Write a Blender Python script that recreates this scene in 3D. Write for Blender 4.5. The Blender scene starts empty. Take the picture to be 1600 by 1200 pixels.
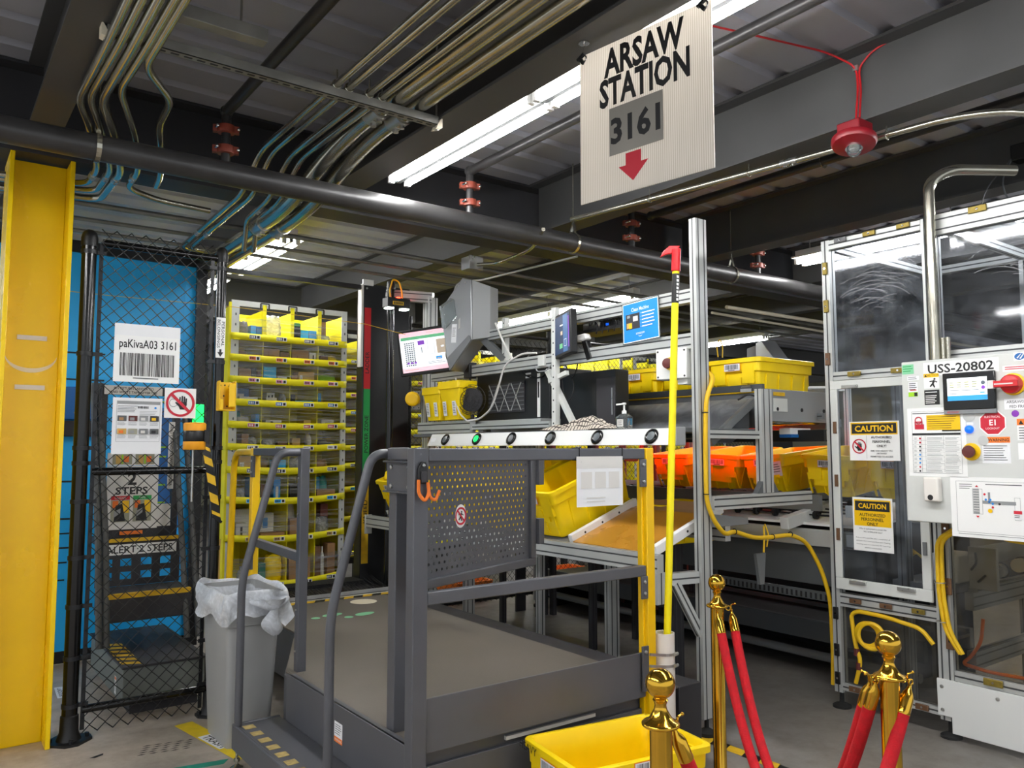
import bpy, math, random
from mathutils import Vector, Matrix, Euler
random.seed(7)
PI = math.pi
SC = bpy.context.scene
COL = SC.collection

# ---------------------------------------------------------------- camera, world, exposure
cam_d = bpy.data.cameras.new('camera')
cam_d.sensor_fit = 'HORIZONTAL'
cam_d.sensor_width = 36.0
cam_d.lens = 36.0 * 1250 / 1600
cam_d.clip_start = 0.02
cam_d.clip_end = 200
cam = bpy.data.objects.new('camera', cam_d)
COL.objects.link(cam)
cam.location = (0, 0, 1.5)
cam.rotation_euler = (math.radians(90) + math.atan(100 / 1250), 0, math.radians(53.5 - 90))
SC.camera = cam
SC.view_settings.view_transform = 'Standard'
SC.view_settings.look = 'None'
SC.view_settings.gamma = 1.0
SC.view_settings.exposure = 0.14
SC.view_settings.use_curve_mapping = False
world = bpy.data.worlds.new('hall_light')
SC.world = world
world.use_nodes = True
wb = world.node_tree.nodes['Background']
wb.inputs[0].default_value = (0.90, 0.95, 1.0, 1)
wb.inputs[1].default_value = 1.0
TUBE_GLOW = 60.0

# ---------------------------------------------------------------- materials
def hx(h):
    h = h.lstrip('#')
    o = []
    for i in (0, 2, 4):
        c = int(h[i:i + 2], 16) / 255
        o.append(c / 12.92 if c <= 0.04045 else ((c + 0.055) / 1.055) ** 2.4)
    return tuple(o) + (1,)

def mat(name, col, rough=0.5, metal=0.0, noise=0.0, nscale=8.0, emit=0.0, spec=0.5, bump=0.0, bscale=60.0, alpha=1.0, stretch=None):
    m = bpy.data.materials.new(name)
    m.use_nodes = True
    nt = m.node_tree
    b = nt.nodes['Principled BSDF']
    c = hx(col) if isinstance(col, str) else tuple(col) + (1,)
    b.inputs['Base Color'].default_value = c
    b.inputs['Roughness'].default_value = rough
    b.inputs['Metallic'].default_value = metal
    b.inputs['Specular IOR Level'].default_value = spec
    if alpha < 1:
        b.inputs['Alpha'].default_value = alpha
    if emit > 0:
        b.inputs['Emission Color'].default_value = c
        b.inputs['Emission Strength'].default_value = emit
    if noise > 0 or bump > 0:
        tc = nt.nodes.new('ShaderNodeTexCoord')
        mp = nt.nodes.new('ShaderNodeMapping')
        nt.links.new(tc.outputs['Object'], mp.inputs[0])
        if stretch:
            mp.inputs['Scale'].default_value = stretch
    if noise > 0:
        n = nt.nodes.new('ShaderNodeTexNoise')
        n.inputs['Scale'].default_value = nscale
        n.inputs['Detail'].default_value = 6
        nt.links.new(mp.outputs[0], n.inputs['Vector'])
        r = nt.nodes.new('ShaderNodeMapRange')
        r.inputs[1].default_value = 0.3
        r.inputs[2].default_value = 0.7
        r.inputs[3].default_value = 1 - noise
        r.inputs[4].default_value = 1 + noise
        nt.links.new(n.outputs[0], r.inputs[0])
        h = nt.nodes.new('ShaderNodeHueSaturation')
        h.inputs['Color'].default_value = c
        nt.links.new(r.outputs[0], h.inputs['Value'])
        nt.links.new(h.outputs[0], b.inputs['Base Color'])
        rr = nt.nodes.new('ShaderNodeMapRange')
        rr.inputs[3].default_value = max(0.03, rough - 0.12)
        rr.inputs[4].default_value = min(1, rough + 0.12)
        nt.links.new(n.outputs[0], rr.inputs[0])
        nt.links.new(rr.outputs[0], b.inputs['Roughness'])
    if bump > 0:
        n2 = nt.nodes.new('ShaderNodeTexNoise')
        n2.inputs['Scale'].default_value = bscale
        nt.links.new(mp.outputs[0], n2.inputs['Vector'])
        bp = nt.nodes.new('ShaderNodeBump')
        bp.inputs['Strength'].default_value = bump
        bp.inputs['Distance'].default_value = 0.004
        nt.links.new(n2.outputs[0], bp.inputs['Height'])
        nt.links.new(bp.outputs[0], b.inputs['Normal'])
    return m

K = {}
def mk(key, *a, **k):
    K[key] = mat(key, *a, **k)
mk('deck', '#b2b4be', 0.55, 0.15, noise=0.10, nscale=1.6)
mk('beam', '#474747', 0.55, noise=0.10, nscale=3)
mk('beam_dark', '#343437', 0.6, noise=0.10, nscale=3)
mk('pipe_black', '#3a3939', 0.38, 0.25, noise=0.22, nscale=5)
mk('galv', '#b9b6a8', 0.22, 0.92, noise=0.08, nscale=10)
mk('galv_dull', '#8d8c86', 0.5, 0.55, noise=0.2, nscale=9)
mk('steel', '#b9b9b6', 0.3, 0.85, noise=0.1, nscale=12)
mk('chrome', '#e6e6e6', 0.12, 1.0)
mk('rust_red', '#8a3d2c', 0.5, noise=0.15, nscale=14)
mk('alu', '#c4c6c4', 0.4, 0.45, noise=0.05, nscale=6)
mk('alu_slot', '#4b4d4e', 0.5, 0.5)
mk('alu_dark', '#85888a', 0.42, 0.5, noise=0.08, nscale=5)
mk('brass', '#d6a83c', 0.14, 1.0, noise=0.06, nscale=7)
mk('velvet', '#b90618', 0.85, noise=0.16, nscale=40, bump=0.5, bscale=200)
mk('white', '#f0f0ee', 0.5)
mk('paper', '#e9eaec', 0.6, noise=0.03, nscale=6)
mk('enamel', '#dfe0dd', 0.35)
mk('cream', '#e6dcc4', 0.5)
mk('offwhite', '#d8d6d2', 0.5, noise=0.04, nscale=5)
mk('black', '#0d0d0e', 0.45)
mk('ink', '#17171a', 0.6)
mk('gloss_black', '#09090a', 0.18, noise=0.1, nscale=9)
mk('black_metal', '#1b1c1f', 0.4, 0.2, noise=0.12, nscale=6)
mk('rubber', '#141414', 0.8)
mk('red', '#c3161f', 0.4)
mk('sign_red', '#c01830', 0.55)
mk('alarm_red', '#840f1c', 0.35, noise=0.06, nscale=30)
mk('orange', '#e8701d', 0.5)
mk('warn_orange', '#ee7a22', 0.55)
mk('yellow', '#f0c000', 0.35, noise=0.04, nscale=3)
mk('column_yellow', '#f4cc00', 0.26, noise=0.05, nscale=2.5, bump=0.15, bscale=30)
mk('bright_yellow', '#fbe908', 0.4)
mk('tote', '#ffdb00', 0.42, noise=0.07, nscale=4)
mk('tote_dirty', '#ecc208', 0.45, noise=0.12, nscale=5)
mk('pod_yellow', '#f2e606', 0.6, noise=0.08, nscale=6)
mk('cable_yellow', '#e0b410', 0.5)
mk('blue', '#1686d8', 0.5)
mk('panel_blue', '#20b4f8', 0.42, noise=0.05, nscale=1.2)
mk('panel_navy', '#1463ab', 0.45)
mk('green', '#1d9a4a', 0.5)
mk('tape_green', '#157a66', 0.6, noise=0.1, nscale=20)
mk('tape_yellow', '#e0c21a', 0.55, noise=0.12, nscale=14)
mk('hazard_yellow', '#d8ac18', 0.6, noise=0.15, nscale=20)
mk('worn_gold', '#a8935a', 0.7, noise=0.25, nscale=40)
mk('purple', '#7a2aa0', 0.5)
mk('pink', '#e48aa8', 0.6)
mk('lime', '#9ad01c', 0.5)
mk('mint', '#7fc89a', 0.6)
mk('teal', '#2fb7b4', 0.5)
mk('plat_grey', '#54555a', 0.42, 0.15, noise=0.08, nscale=5)
mk('deck_rubber', '#625c54', 0.62, noise=0.16, nscale=2.2, bump=0.2, bscale=120)
mk('amber', '#f2a51e', 0.4)
mk('ladder_side', '#6c726e', 0.55, noise=0.1, nscale=6)
mk('ladder_grey', '#4c4e4e', 0.55, noise=0.1, nscale=6)
mk('ladder_dark', '#2f2e32', 0.6, noise=0.1, nscale=6)
mk('can_grey', '#9a9b9a', 0.5, noise=0.04, nscale=3)
mk('pvc', '#e6e1da', 0.35)
mk('cardboard', '#a77f55', 0.75, noise=0.1, nscale=7)
mk('cardboard_dark', '#77583e', 0.8, noise=0.12, nscale=7)
mk('tan', '#c9a45a', 0.7, noise=0.08, nscale=8)
mk('plywood', '#b8812c', 0.28, noise=0.16, nscale=3)
mk('concrete_dark', '#4a4a4a', 0.6)
mk('grey', '#8f9192', 0.5)
mk('grey_dark', '#55585a', 0.55, noise=0.06, nscale=4)
mk('grey_mid', '#727476', 0.5)
mk('cab_grey', '#cfd1cd', 0.38)
mk('housing', '#a2a4a6', 0.36, 0.75, noise=0.06, nscale=4)
mk('hinge_brass', '#8d7a35', 0.4, 0.5, noise=0.2, nscale=30)
mk('hinge_brown', '#6d4f38', 0.5, 0.3)
mk('maroon', '#5a2320', 0.6, noise=0.1, nscale=8)
mk('dull_red_and_glow', '#8d4a3e', 0.5, noise=0.1, nscale=6)  # rear frame: red light painted into the colour; parcels and latch: own red
mk('bristle', '#101112', 0.9)
mk('sign_grey', '#8b8780', 0.5, noise=0.05, nscale=3)
mk('olive', '#9d9c88', 0.7, noise=0.08, nscale=1.5)
mk('carton_white', '#dcdad4', 0.6, noise=0.04, nscale=9)
mk('screen_white', '#eceff2', 0.3, emit=0.75)
mk('screen_mint', '#5fae7e', 0.3, emit=0.6)
mk('screen_pink', '#ecc4cf', 0.3, emit=0.7)
mk('screen_purple', '#7b3fb0', 0.3, emit=0.6)
mk('screen_tan', '#b8a894', 0.3, emit=0.6)
mk('screen_blue', '#4a6fa0', 0.2, emit=0.22)
mk('screen_navy', '#2c3f60', 0.2, emit=0.25)
mk('screen_cream', '#e6e6c4', 0.3, emit=0.75)
mk('screen_cyan', '#2f8fd6', 0.3, emit=0.7)
mk('screen_ink', '#5a6470', 0.4, emit=0.15)
mk('led_red', '#ff1a0a', 0.4, emit=55.0)
mk('led_green', '#14e060', 0.4, emit=2.2)
mk('led_blue', '#1668ff', 0.3, emit=0.7)
mk('tube_light', '#ffffff', 0.4, emit=TUBE_GLOW)
mk('scan_light', '#eafff4', 0.4, emit=6.0)
mk('lens_grey', '#5b6064', 0.35)

def floor_mat():
    m = mat('floor_concrete', '#8c8680', 0.42)
    nt = m.node_tree
    b = nt.nodes['Principled BSDF']
    tc = nt.nodes.new('ShaderNodeTexCoord')
    n1 = nt.nodes.new('ShaderNodeTexNoise'); n1.inputs['Scale'].default_value = 0.9; n1.inputs['Detail'].default_value = 8
    n2 = nt.nodes.new('ShaderNodeTexNoise'); n2.inputs['Scale'].default_value = 7; n2.inputs['Detail'].default_value = 10; n2.inputs['Roughness'].default_value = 0.7
    nt.links.new(tc.outputs['Object'], n1.inputs['Vector']); nt.links.new(tc.outputs['Object'], n2.inputs['Vector'])
    r1 = nt.nodes.new('ShaderNodeValToRGB')
    r1.color_ramp.elements[0].position = 0.3; r1.color_ramp.elements[0].color = hx('#696867')
    r1.color_ramp.elements[1].position = 0.7; r1.color_ramp.elements[1].color = hx('#8a847d')
    nt.links.new(n1.outputs[0], r1.inputs[0])
    r2 = nt.nodes.new('ShaderNodeValToRGB')
    r2.color_ramp.elements[0].position = 0.35; r2.color_ramp.elements[0].color = (0.72, 0.7, 0.68, 1)
    r2.color_ramp.elements[1].position = 0.6; r2.color_ramp.elements[1].color = (1, 1, 1, 1)
    nt.links.new(n2.outputs[0], r2.inputs[0])
    mx = nt.nodes.new('ShaderNodeMix'); mx.data_type = 'RGBA'; mx.blend_type = 'MULTIPLY'; mx.inputs[0].default_value = 1
    nt.links.new(r1.outputs[0], mx.inputs[6]); nt.links.new(r2.outputs[0], mx.inputs[7])
    # bare pale concrete on the gate side, grey coating on the station side
    ge = nt.nodes.new('ShaderNodeNewGeometry'); sx = nt.nodes.new('ShaderNodeSeparateXYZ'); nt.links.new(ge.outputs['Position'], sx.inputs[0])
    rx = nt.nodes.new('ShaderNodeMapRange'); rx.inputs[1].default_value = 1.6; rx.inputs[2].default_value = 2.4; nt.links.new(sx.outputs[0], rx.inputs[0])
    m2 = nt.nodes.new('ShaderNodeMix'); m2.data_type = 'RGBA'; m2.inputs[6].default_value = (2.1, 1.95, 1.75, 1); m2.inputs[7].default_value = (1, 1, 1, 1); nt.links.new(rx.outputs[0], m2.inputs[0])
    m3 = nt.nodes.new('ShaderNodeMix'); m3.data_type = 'RGBA'; m3.blend_type = 'MULTIPLY'; m3.inputs[0].default_value = 1; m3.clamp_result = False
    nt.links.new(mx.outputs[2], m3.inputs[6]); nt.links.new(m2.outputs[2], m3.inputs[7]); nt.links.new(m3.outputs[2], b.inputs['Base Color'])
    return m
K['floor'] = floor_mat()

def clear_mat(name, tint, body, rough=0.05, streak=0.0, scale=6.0, stretch=(1, 1, 1)):
    # see-through sheet: transparent with a thin glossy skin and (optional) cloudy wear
    m = bpy.data.materials.new(name); m.use_nodes = True
    nt = m.node_tree; nt.nodes.clear()
    out = nt.nodes.new('ShaderNodeOutputMaterial')
    tr = nt.nodes.new('ShaderNodeBsdfTransparent'); tr.inputs[0].default_value = hx(tint)
    gl = nt.nodes.new('ShaderNodeBsdfGlossy'); gl.inputs[1].default_value = rough
    df = nt.nodes.new('ShaderNodeBsdfDiffuse'); df.inputs[0].default_value = hx('#d8dce2')
    fr = nt.nodes.new('ShaderNodeFresnel'); fr.inputs[0].default_value = 1.4
    m1 = nt.nodes.new('ShaderNodeMixShader'); m2 = nt.nodes.new('ShaderNodeMixShader')
    nt.links.new(fr.outputs[0], m1.inputs[0]); nt.links.new(tr.outputs[0], m1.inputs[1]); nt.links.new(gl.outputs[0], m1.inputs[2])
    if streak > 0:
        tc = nt.nodes.new('ShaderNodeTexCoord'); n = nt.nodes.new('ShaderNodeTexNoise')
        n.inputs['Scale'].default_value = scale; n.inputs['Detail'].default_value = 8; n.inputs['Distortion'].default_value = 2.5
        mp = nt.nodes.new('ShaderNodeMapping'); mp.inputs['Scale'].default_value = stretch
        nt.links.new(tc.outputs['Object'], mp.inputs[0]); nt.links.new(mp.outputs[0], n.inputs['Vector'])
        r = nt.nodes.new('ShaderNodeMapRange'); r.inputs[1].default_value = 0.42; r.inputs[2].default_value = 0.75
        r.inputs[3].default_value = body; r.inputs[4].default_value = body + streak
        nt.links.new(n.outputs[0], r.inputs[0]); nt.links.new(r.outputs[0], m2.inputs[0])
    else:
        m2.inputs[0].default_value = body
    nt.links.new(m1.outputs[0], m2.inputs[1]); nt.links.new(df.outputs[0], m2.inputs[2])
    nt.links.new(m2.outputs[0], out.inputs[0])
    return m
K['polycarb'] = clear_mat('polycarb', '#eef1f5', 0.012, 0.05, 0.06, 2.6, (1, .6, 1.6))
K['scratch'] = clear_mat('scratch', '#ffffff', 0.22, 0.3)
K['polycarb_low'] = clear_mat('polycarb_low', '#e4dfd2', 0.02, 0.08, 0.05, 4.0)
K['film'] = clear_mat('film', '#fafaf6', 0.0, 0.25, 0.42, 1.0, (1.2, 1, 34))
K['clear'] = clear_mat('clear', '#f2f6f6', 0.06, 0.05)
K['smoke_sheet'] = clear_mat('smoke_sheet', '#6a6a68', 0.2, 0.12, 0.1, 4.0)
K['liner'] = clear_mat('liner', '#ffffff', 0.66, 0.25, 0.22, 20.0)
K['bubble'] = clear_mat('bubble', '#f2f2f0', 0.30, 0.12, 0.5, 14.0)

def ribbed_mat():
    m = bpy.data.materials.new('coroplast'); m.use_nodes = True
    nt = m.node_tree; nt.nodes.clear()
    out = nt.nodes.new('ShaderNodeOutputMaterial'); df = nt.nodes.new('ShaderNodeBsdfDiffuse'); tl = nt.nodes.new('ShaderNodeBsdfTranslucent'); mx = nt.nodes.new('ShaderNodeMixShader')
    tc = nt.nodes.new('ShaderNodeTexCoord'); w = nt.nodes.new('ShaderNodeTexWave'); w.inputs['Scale'].default_value = 36; w.bands_direction = 'Y'
    r = nt.nodes.new('ShaderNodeValToRGB'); r.color_ramp.elements[0].color = hx('#cfc8be'); r.color_ramp.elements[1].color = hx('#ece8e2')
    nt.links.new(tc.outputs['Object'], w.inputs['Vector']); nt.links.new(w.outputs[0], r.inputs[0])
    nt.links.new(r.outputs[0], df.inputs[0]); nt.links.new(r.outputs[0], tl.inputs[0]); mx.inputs[0].default_value = .45
    nt.links.new(df.outputs[0], mx.inputs[1]); nt.links.new(tl.outputs[0], mx.inputs[2]); nt.links.new(mx.outputs[0], out.inputs[0])
    return m
K['coroplast'] = ribbed_mat()

# ---------------------------------------------------------------- mesh builder
TXT = {}
def text_geo(s, bold=0.0):
    k = (s, bold)
    if k not in TXT:
        cu = bpy.data.curves.new('lettering', 'FONT'); cu.body = s; cu.size = 1; cu.offset = bold
        cu.resolution_u = 2; cu.align_x = 'LEFT'
        o = bpy.data.objects.new('lettering', cu); COL.objects.link(o)
        me = bpy.data.meshes.new_from_object(o)
        vs = [v.co.copy() for v in me.vertices]; fs = [tuple(p.vertices) for p in me.polygons]
        bpy.data.objects.remove(o); bpy.data.curves.remove(cu); bpy.data.meshes.remove(me)
        TXT[k] = (vs, fs)
    return TXT[k]

def frame_of(axis):
    a = Vector(axis).normalized()
    h = Vector((0, 0, 1)) if abs(a.z) < 0.9 else Vector((1, 0, 0))
    u = h.cross(a).normalized(); w = a.cross(u)
    return u, w, a

class M:
    def __init__(s, material='white'):
        s.v = []; s.f = []; s.mi = []; s.slots = []; s.T = None; s.m(material)
    def m(s, k):
        if k not in s.slots: s.slots.append(k)
        s.c = s.slots.index(k); return s
    def add(s, vs, fs):
        n = len(s.v)
        for p in vs:
            p = Vector(p)
            if s.T is not None: p = s.T @ p
            s.v.append(p)
        for f in fs:
            s.f.append(tuple(i + n for i in f)); s.mi.append(s.c)
        return s
    def box(s, x0, x1, y0, y1, z0, z1):
        vs = [(x, y, z) for z in (z0, z1) for y in (y0, y1) for x in (x0, x1)]
        return s.add(vs, [(0, 2, 3, 1), (4, 5, 7, 6), (0, 1, 5, 4), (2, 6, 7, 3), (0, 4, 6, 2), (1, 3, 7, 5)])
    def bar(s, p, q, w, h, up=(0, 0, 1)):
        # rectangular bar between two points: w sideways, h along "up"
        p = Vector(p); q = Vector(q); a = (q - p).normalized(); u = Vector(up)
        if abs(a.dot(u)) > 0.95: u = Vector((1, 0, 0))
        sd = a.cross(u).normalized(); u = sd.cross(a).normalized()
        vs = [e + sd * (i * w / 2) + u * (j * h / 2) for e in (p, q) for i, j in ((-1, -1), (1, -1), (1, 1), (-1, 1))]
        return s.add(vs, [(3, 2, 1, 0), (4, 5, 6, 7), (0, 1, 5, 4), (1, 2, 6, 5), (2, 3, 7, 6), (3, 0, 4, 7)])
    def tube(s, pts, r, n=8, closed=False, caps=True):
        P = [Vector(p) for p in pts]; N = len(P)
        R = r if isinstance(r, (list, tuple)) else [r] * N
        T = []
        for i in range(N):
            a = P[(i + 1) % N] if (closed or i < N - 1) else P[i]
            b = P[(i - 1) % N] if (closed or i > 0) else P[i]
            d = (a - b); T.append(d.normalized() if d.length > 1e-9 else Vector((0, 0, 1)))
        u, w, _ = frame_of(T[0])
        vs = []
        for i in range(N):
            t = T[i]
            u = (u - t * u.dot(t)); u = u.normalized() if u.length > 1e-6 else frame_of(t)[0]
            w = t.cross(u)
            for k in range(n):
                a = 2 * PI * k / n
                vs.append(P[i] + (u * math.cos(a) + w * math.sin(a)) * R[i])
        fs = []
        for i in range(N if closed else N - 1):
            j = (i + 1) % N
            for k in range(n):
                k2 = (k + 1) % n
                fs.append((i * n + k, i * n + k2, j * n + k2, j * n + k))
        if caps and not closed:
            fs.append(tuple(range(n - 1, -1, -1))); fs.append(tuple((N - 1) * n + k for k in range(n)))
        return s.add(vs, fs)
    def cyl(s, p, q, r, n=16, r2=None):
        return s.tube([p, q], [r, r if r2 is None else r2], n)
    def lathe(s, prof, o=(0, 0, 0), axis=(0, 0, 1), n=20):
        u, w, a = frame_of(axis); o = Vector(o); vs = []; fs = []
        for r, z in prof:
            for k in range(n):
                t = 2 * PI * k / n
                vs.append(o + a * z + (u * math.cos(t) + w * math.sin(t)) * r)
        for i in range(len(prof) - 1):
            for k in range(n):
                k2 = (k + 1) % n
                fs.append((i * n + k, i * n + k2, (i + 1) * n + k2, (i + 1) * n + k))
        if prof[0][0] > 1e-6: fs.append(tuple(range(n - 1, -1, -1)))
        if prof[-1][0] > 1e-6: fs.append(tuple((len(prof) - 1) * n + k for k in range(n)))
        return s.add(vs, fs)
    def ball(s, c, r, n=16, sz=1.0):
        pr = [(max(1e-7, r * math.sin(PI * i / n)), -r * sz * math.cos(PI * i / n)) for i in range(n + 1)]
        return s.lathe(pr, c, n=2 * n)
    def ring(s, c, R, r, axis=(0, 0, 1), n=20, k=6, a0=0, a1=2 * PI):
        u, w, a = frame_of(axis); c = Vector(c)
        full = abs(a1 - a0 - 2 * PI) < 1e-6
        pts = [c + (u * math.cos(a0 + (a1 - a0) * i / n) + w * math.sin(a0 + (a1 - a0) * i / n)) * R for i in range(n if full else n + 1)]
        return s.tube(pts, r, k, closed=full)
    def prism(s, poly, d):
        # closed polygon of 3-D points swept by vector d
        P = [Vector(p) for p in poly]; d = Vector(d); n = len(P)
        nrm = Vector((0, 0, 0))
        for i in range(n): nrm += P[i].cross(P[(i + 1) % n])
        if nrm.dot(d) > 0: P.reverse()
        fs = [tuple(range(n)), tuple(range(2 * n - 1, n - 1, -1))]
        for i in range(n):
            j = (i + 1) % n
            fs.append((i, i + n, j + n, j))
        return s.add(P + [p + d for p in P], fs)
    def quad(s, a, b, c, d):
        return s.add([a, b, c, d], [(0, 1, 2, 3)])
    def sheet(s, rows):
        # grid surface from rows of points
        n = len(rows[0]); vs = [p for r in rows for p in r]
        return s.add(vs, [(i * n + j, i * n + j + 1, (i + 1) * n + j + 1, (i + 1) * n + j) for i in range(len(rows) - 1) for j in range(n - 1)])
    def build(s, name, parent=None, bevel=0.0, smooth=True, ang=35, solid=0.0, sub=0, label=None, cat=None, group=None, kind=None, seg=2):
        off = Vector(ORG.get(parent.as_pointer(), (0, 0, 0))) if parent else None
        if parent is None:
            xs = [p.x for p in s.v]; ys = [p.y for p in s.v]; zs = [p.z for p in s.v]
            off = Vector(((min(xs) + max(xs)) / 2, (min(ys) + max(ys)) / 2, min(zs)))
        me = bpy.data.meshes.new(name)
        me.from_pydata([tuple(p - off) for p in s.v], [], s.f)
        for k in s.slots: me.materials.append(K[k])
        me.polygons.foreach_set('material_index', s.mi)
        if smooth:
            me.shade_smooth(); me.set_sharp_from_angle(angle=math.radians(ang))
        me.validate()
        o = bpy.data.objects.new(name, me); COL.objects.link(o)
        if parent is not None:
            o.parent = parent; ORG[o.as_pointer()] = tuple(off)
        else:
            o.location = off; ORG[o.as_pointer()] = tuple(off)
        if solid:
            md = o.modifiers.new('solid', 'SOLIDIFY'); md.thickness = solid; md.offset = 0
        if sub:
            md = o.modifiers.new('sub', 'SUBSURF'); md.levels = sub; md.render_levels = sub
        if bevel:
            md = o.modifiers.new('bevel', 'BEVEL'); md.width = bevel; md.segments = seg; md.limit_method = 'ANGLE'; md.angle_limit = math.radians(40)
        if label: o['label'] = label
        if cat: o['category'] = cat
        if group: o['group'] = group
        if kind: o['kind'] = kind
        KEEP.append(o)
        return o
    def each(s, name, parent=None, **kw):
        # every loose piece becomes an object of its own
        par = list(range(len(s.v)))
        def fd(i):
            while par[i] != i: par[i] = par[par[i]]; i = par[i]
            return i
        for f in s.f:
            for j in f[1:]: par[fd(j)] = fd(f[0])
        grp = {}
        for f, mi in zip(s.f, s.mi): grp.setdefault(fd(f[0]), []).append((f, mi))
        out = []
        for fl_ in grp.values():
            b = M(s.slots[0]); b.slots = list(s.slots); ids = sorted({i for f, _ in fl_ for i in f}); mp = {i: k for k, i in enumerate(ids)}
            b.v = [s.v[i] for i in ids]; b.f = [tuple(mp[i] for i in f) for f, _ in fl_]; b.mi = [mi for _, mi in fl_]
            used = sorted(set(b.mi)); b.slots = [s.slots[u] for u in used]; b.mi = [used.index(u) for u in b.mi]
            out.append(b.build(name, parent, **kw))
        return out
ORG = {}; KEEP = []

def thing(name, label, cat, loc=(0, 0, 0), group=None):
    o = bpy.data.objects.new(name, None); COL.objects.link(o)
    o.empty_display_size = 0.1; o.location = loc; o['label'] = label; o['category'] = cat
    if group: o['group'] = group
    ORG[o.as_pointer()] = tuple(loc); KEEP.append(o)
    return o

def dup(root, delta=(0, 0, 0), label=None, group=None, rotz=None, loc=None, swap=None):
    def rec(o, par):
        c = o.copy(); COL.objects.link(c); KEEP.append(c)
        if par is not None: c.parent = par
        if swap and c.type == 'MESH' and any(ms.material and ms.material.name in swap for ms in c.material_slots):
            c.data = c.data.copy()
            for i, ms in enumerate(c.data.materials):
                if ms.name in swap: c.data.materials[i] = K[swap[ms.name]]
        for ch in list(o.children): rec(ch, c)
        return c
    r = rec(root, None)
    r.location = loc if loc is not None else Vector(root.location) + Vector(delta)
    if rotz is not None: r.rotation_euler = (r.rotation_euler[0], r.rotation_euler[1], rotz)
    if label: r['label'] = label
    if group: r['group'] = group
    return r

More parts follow.
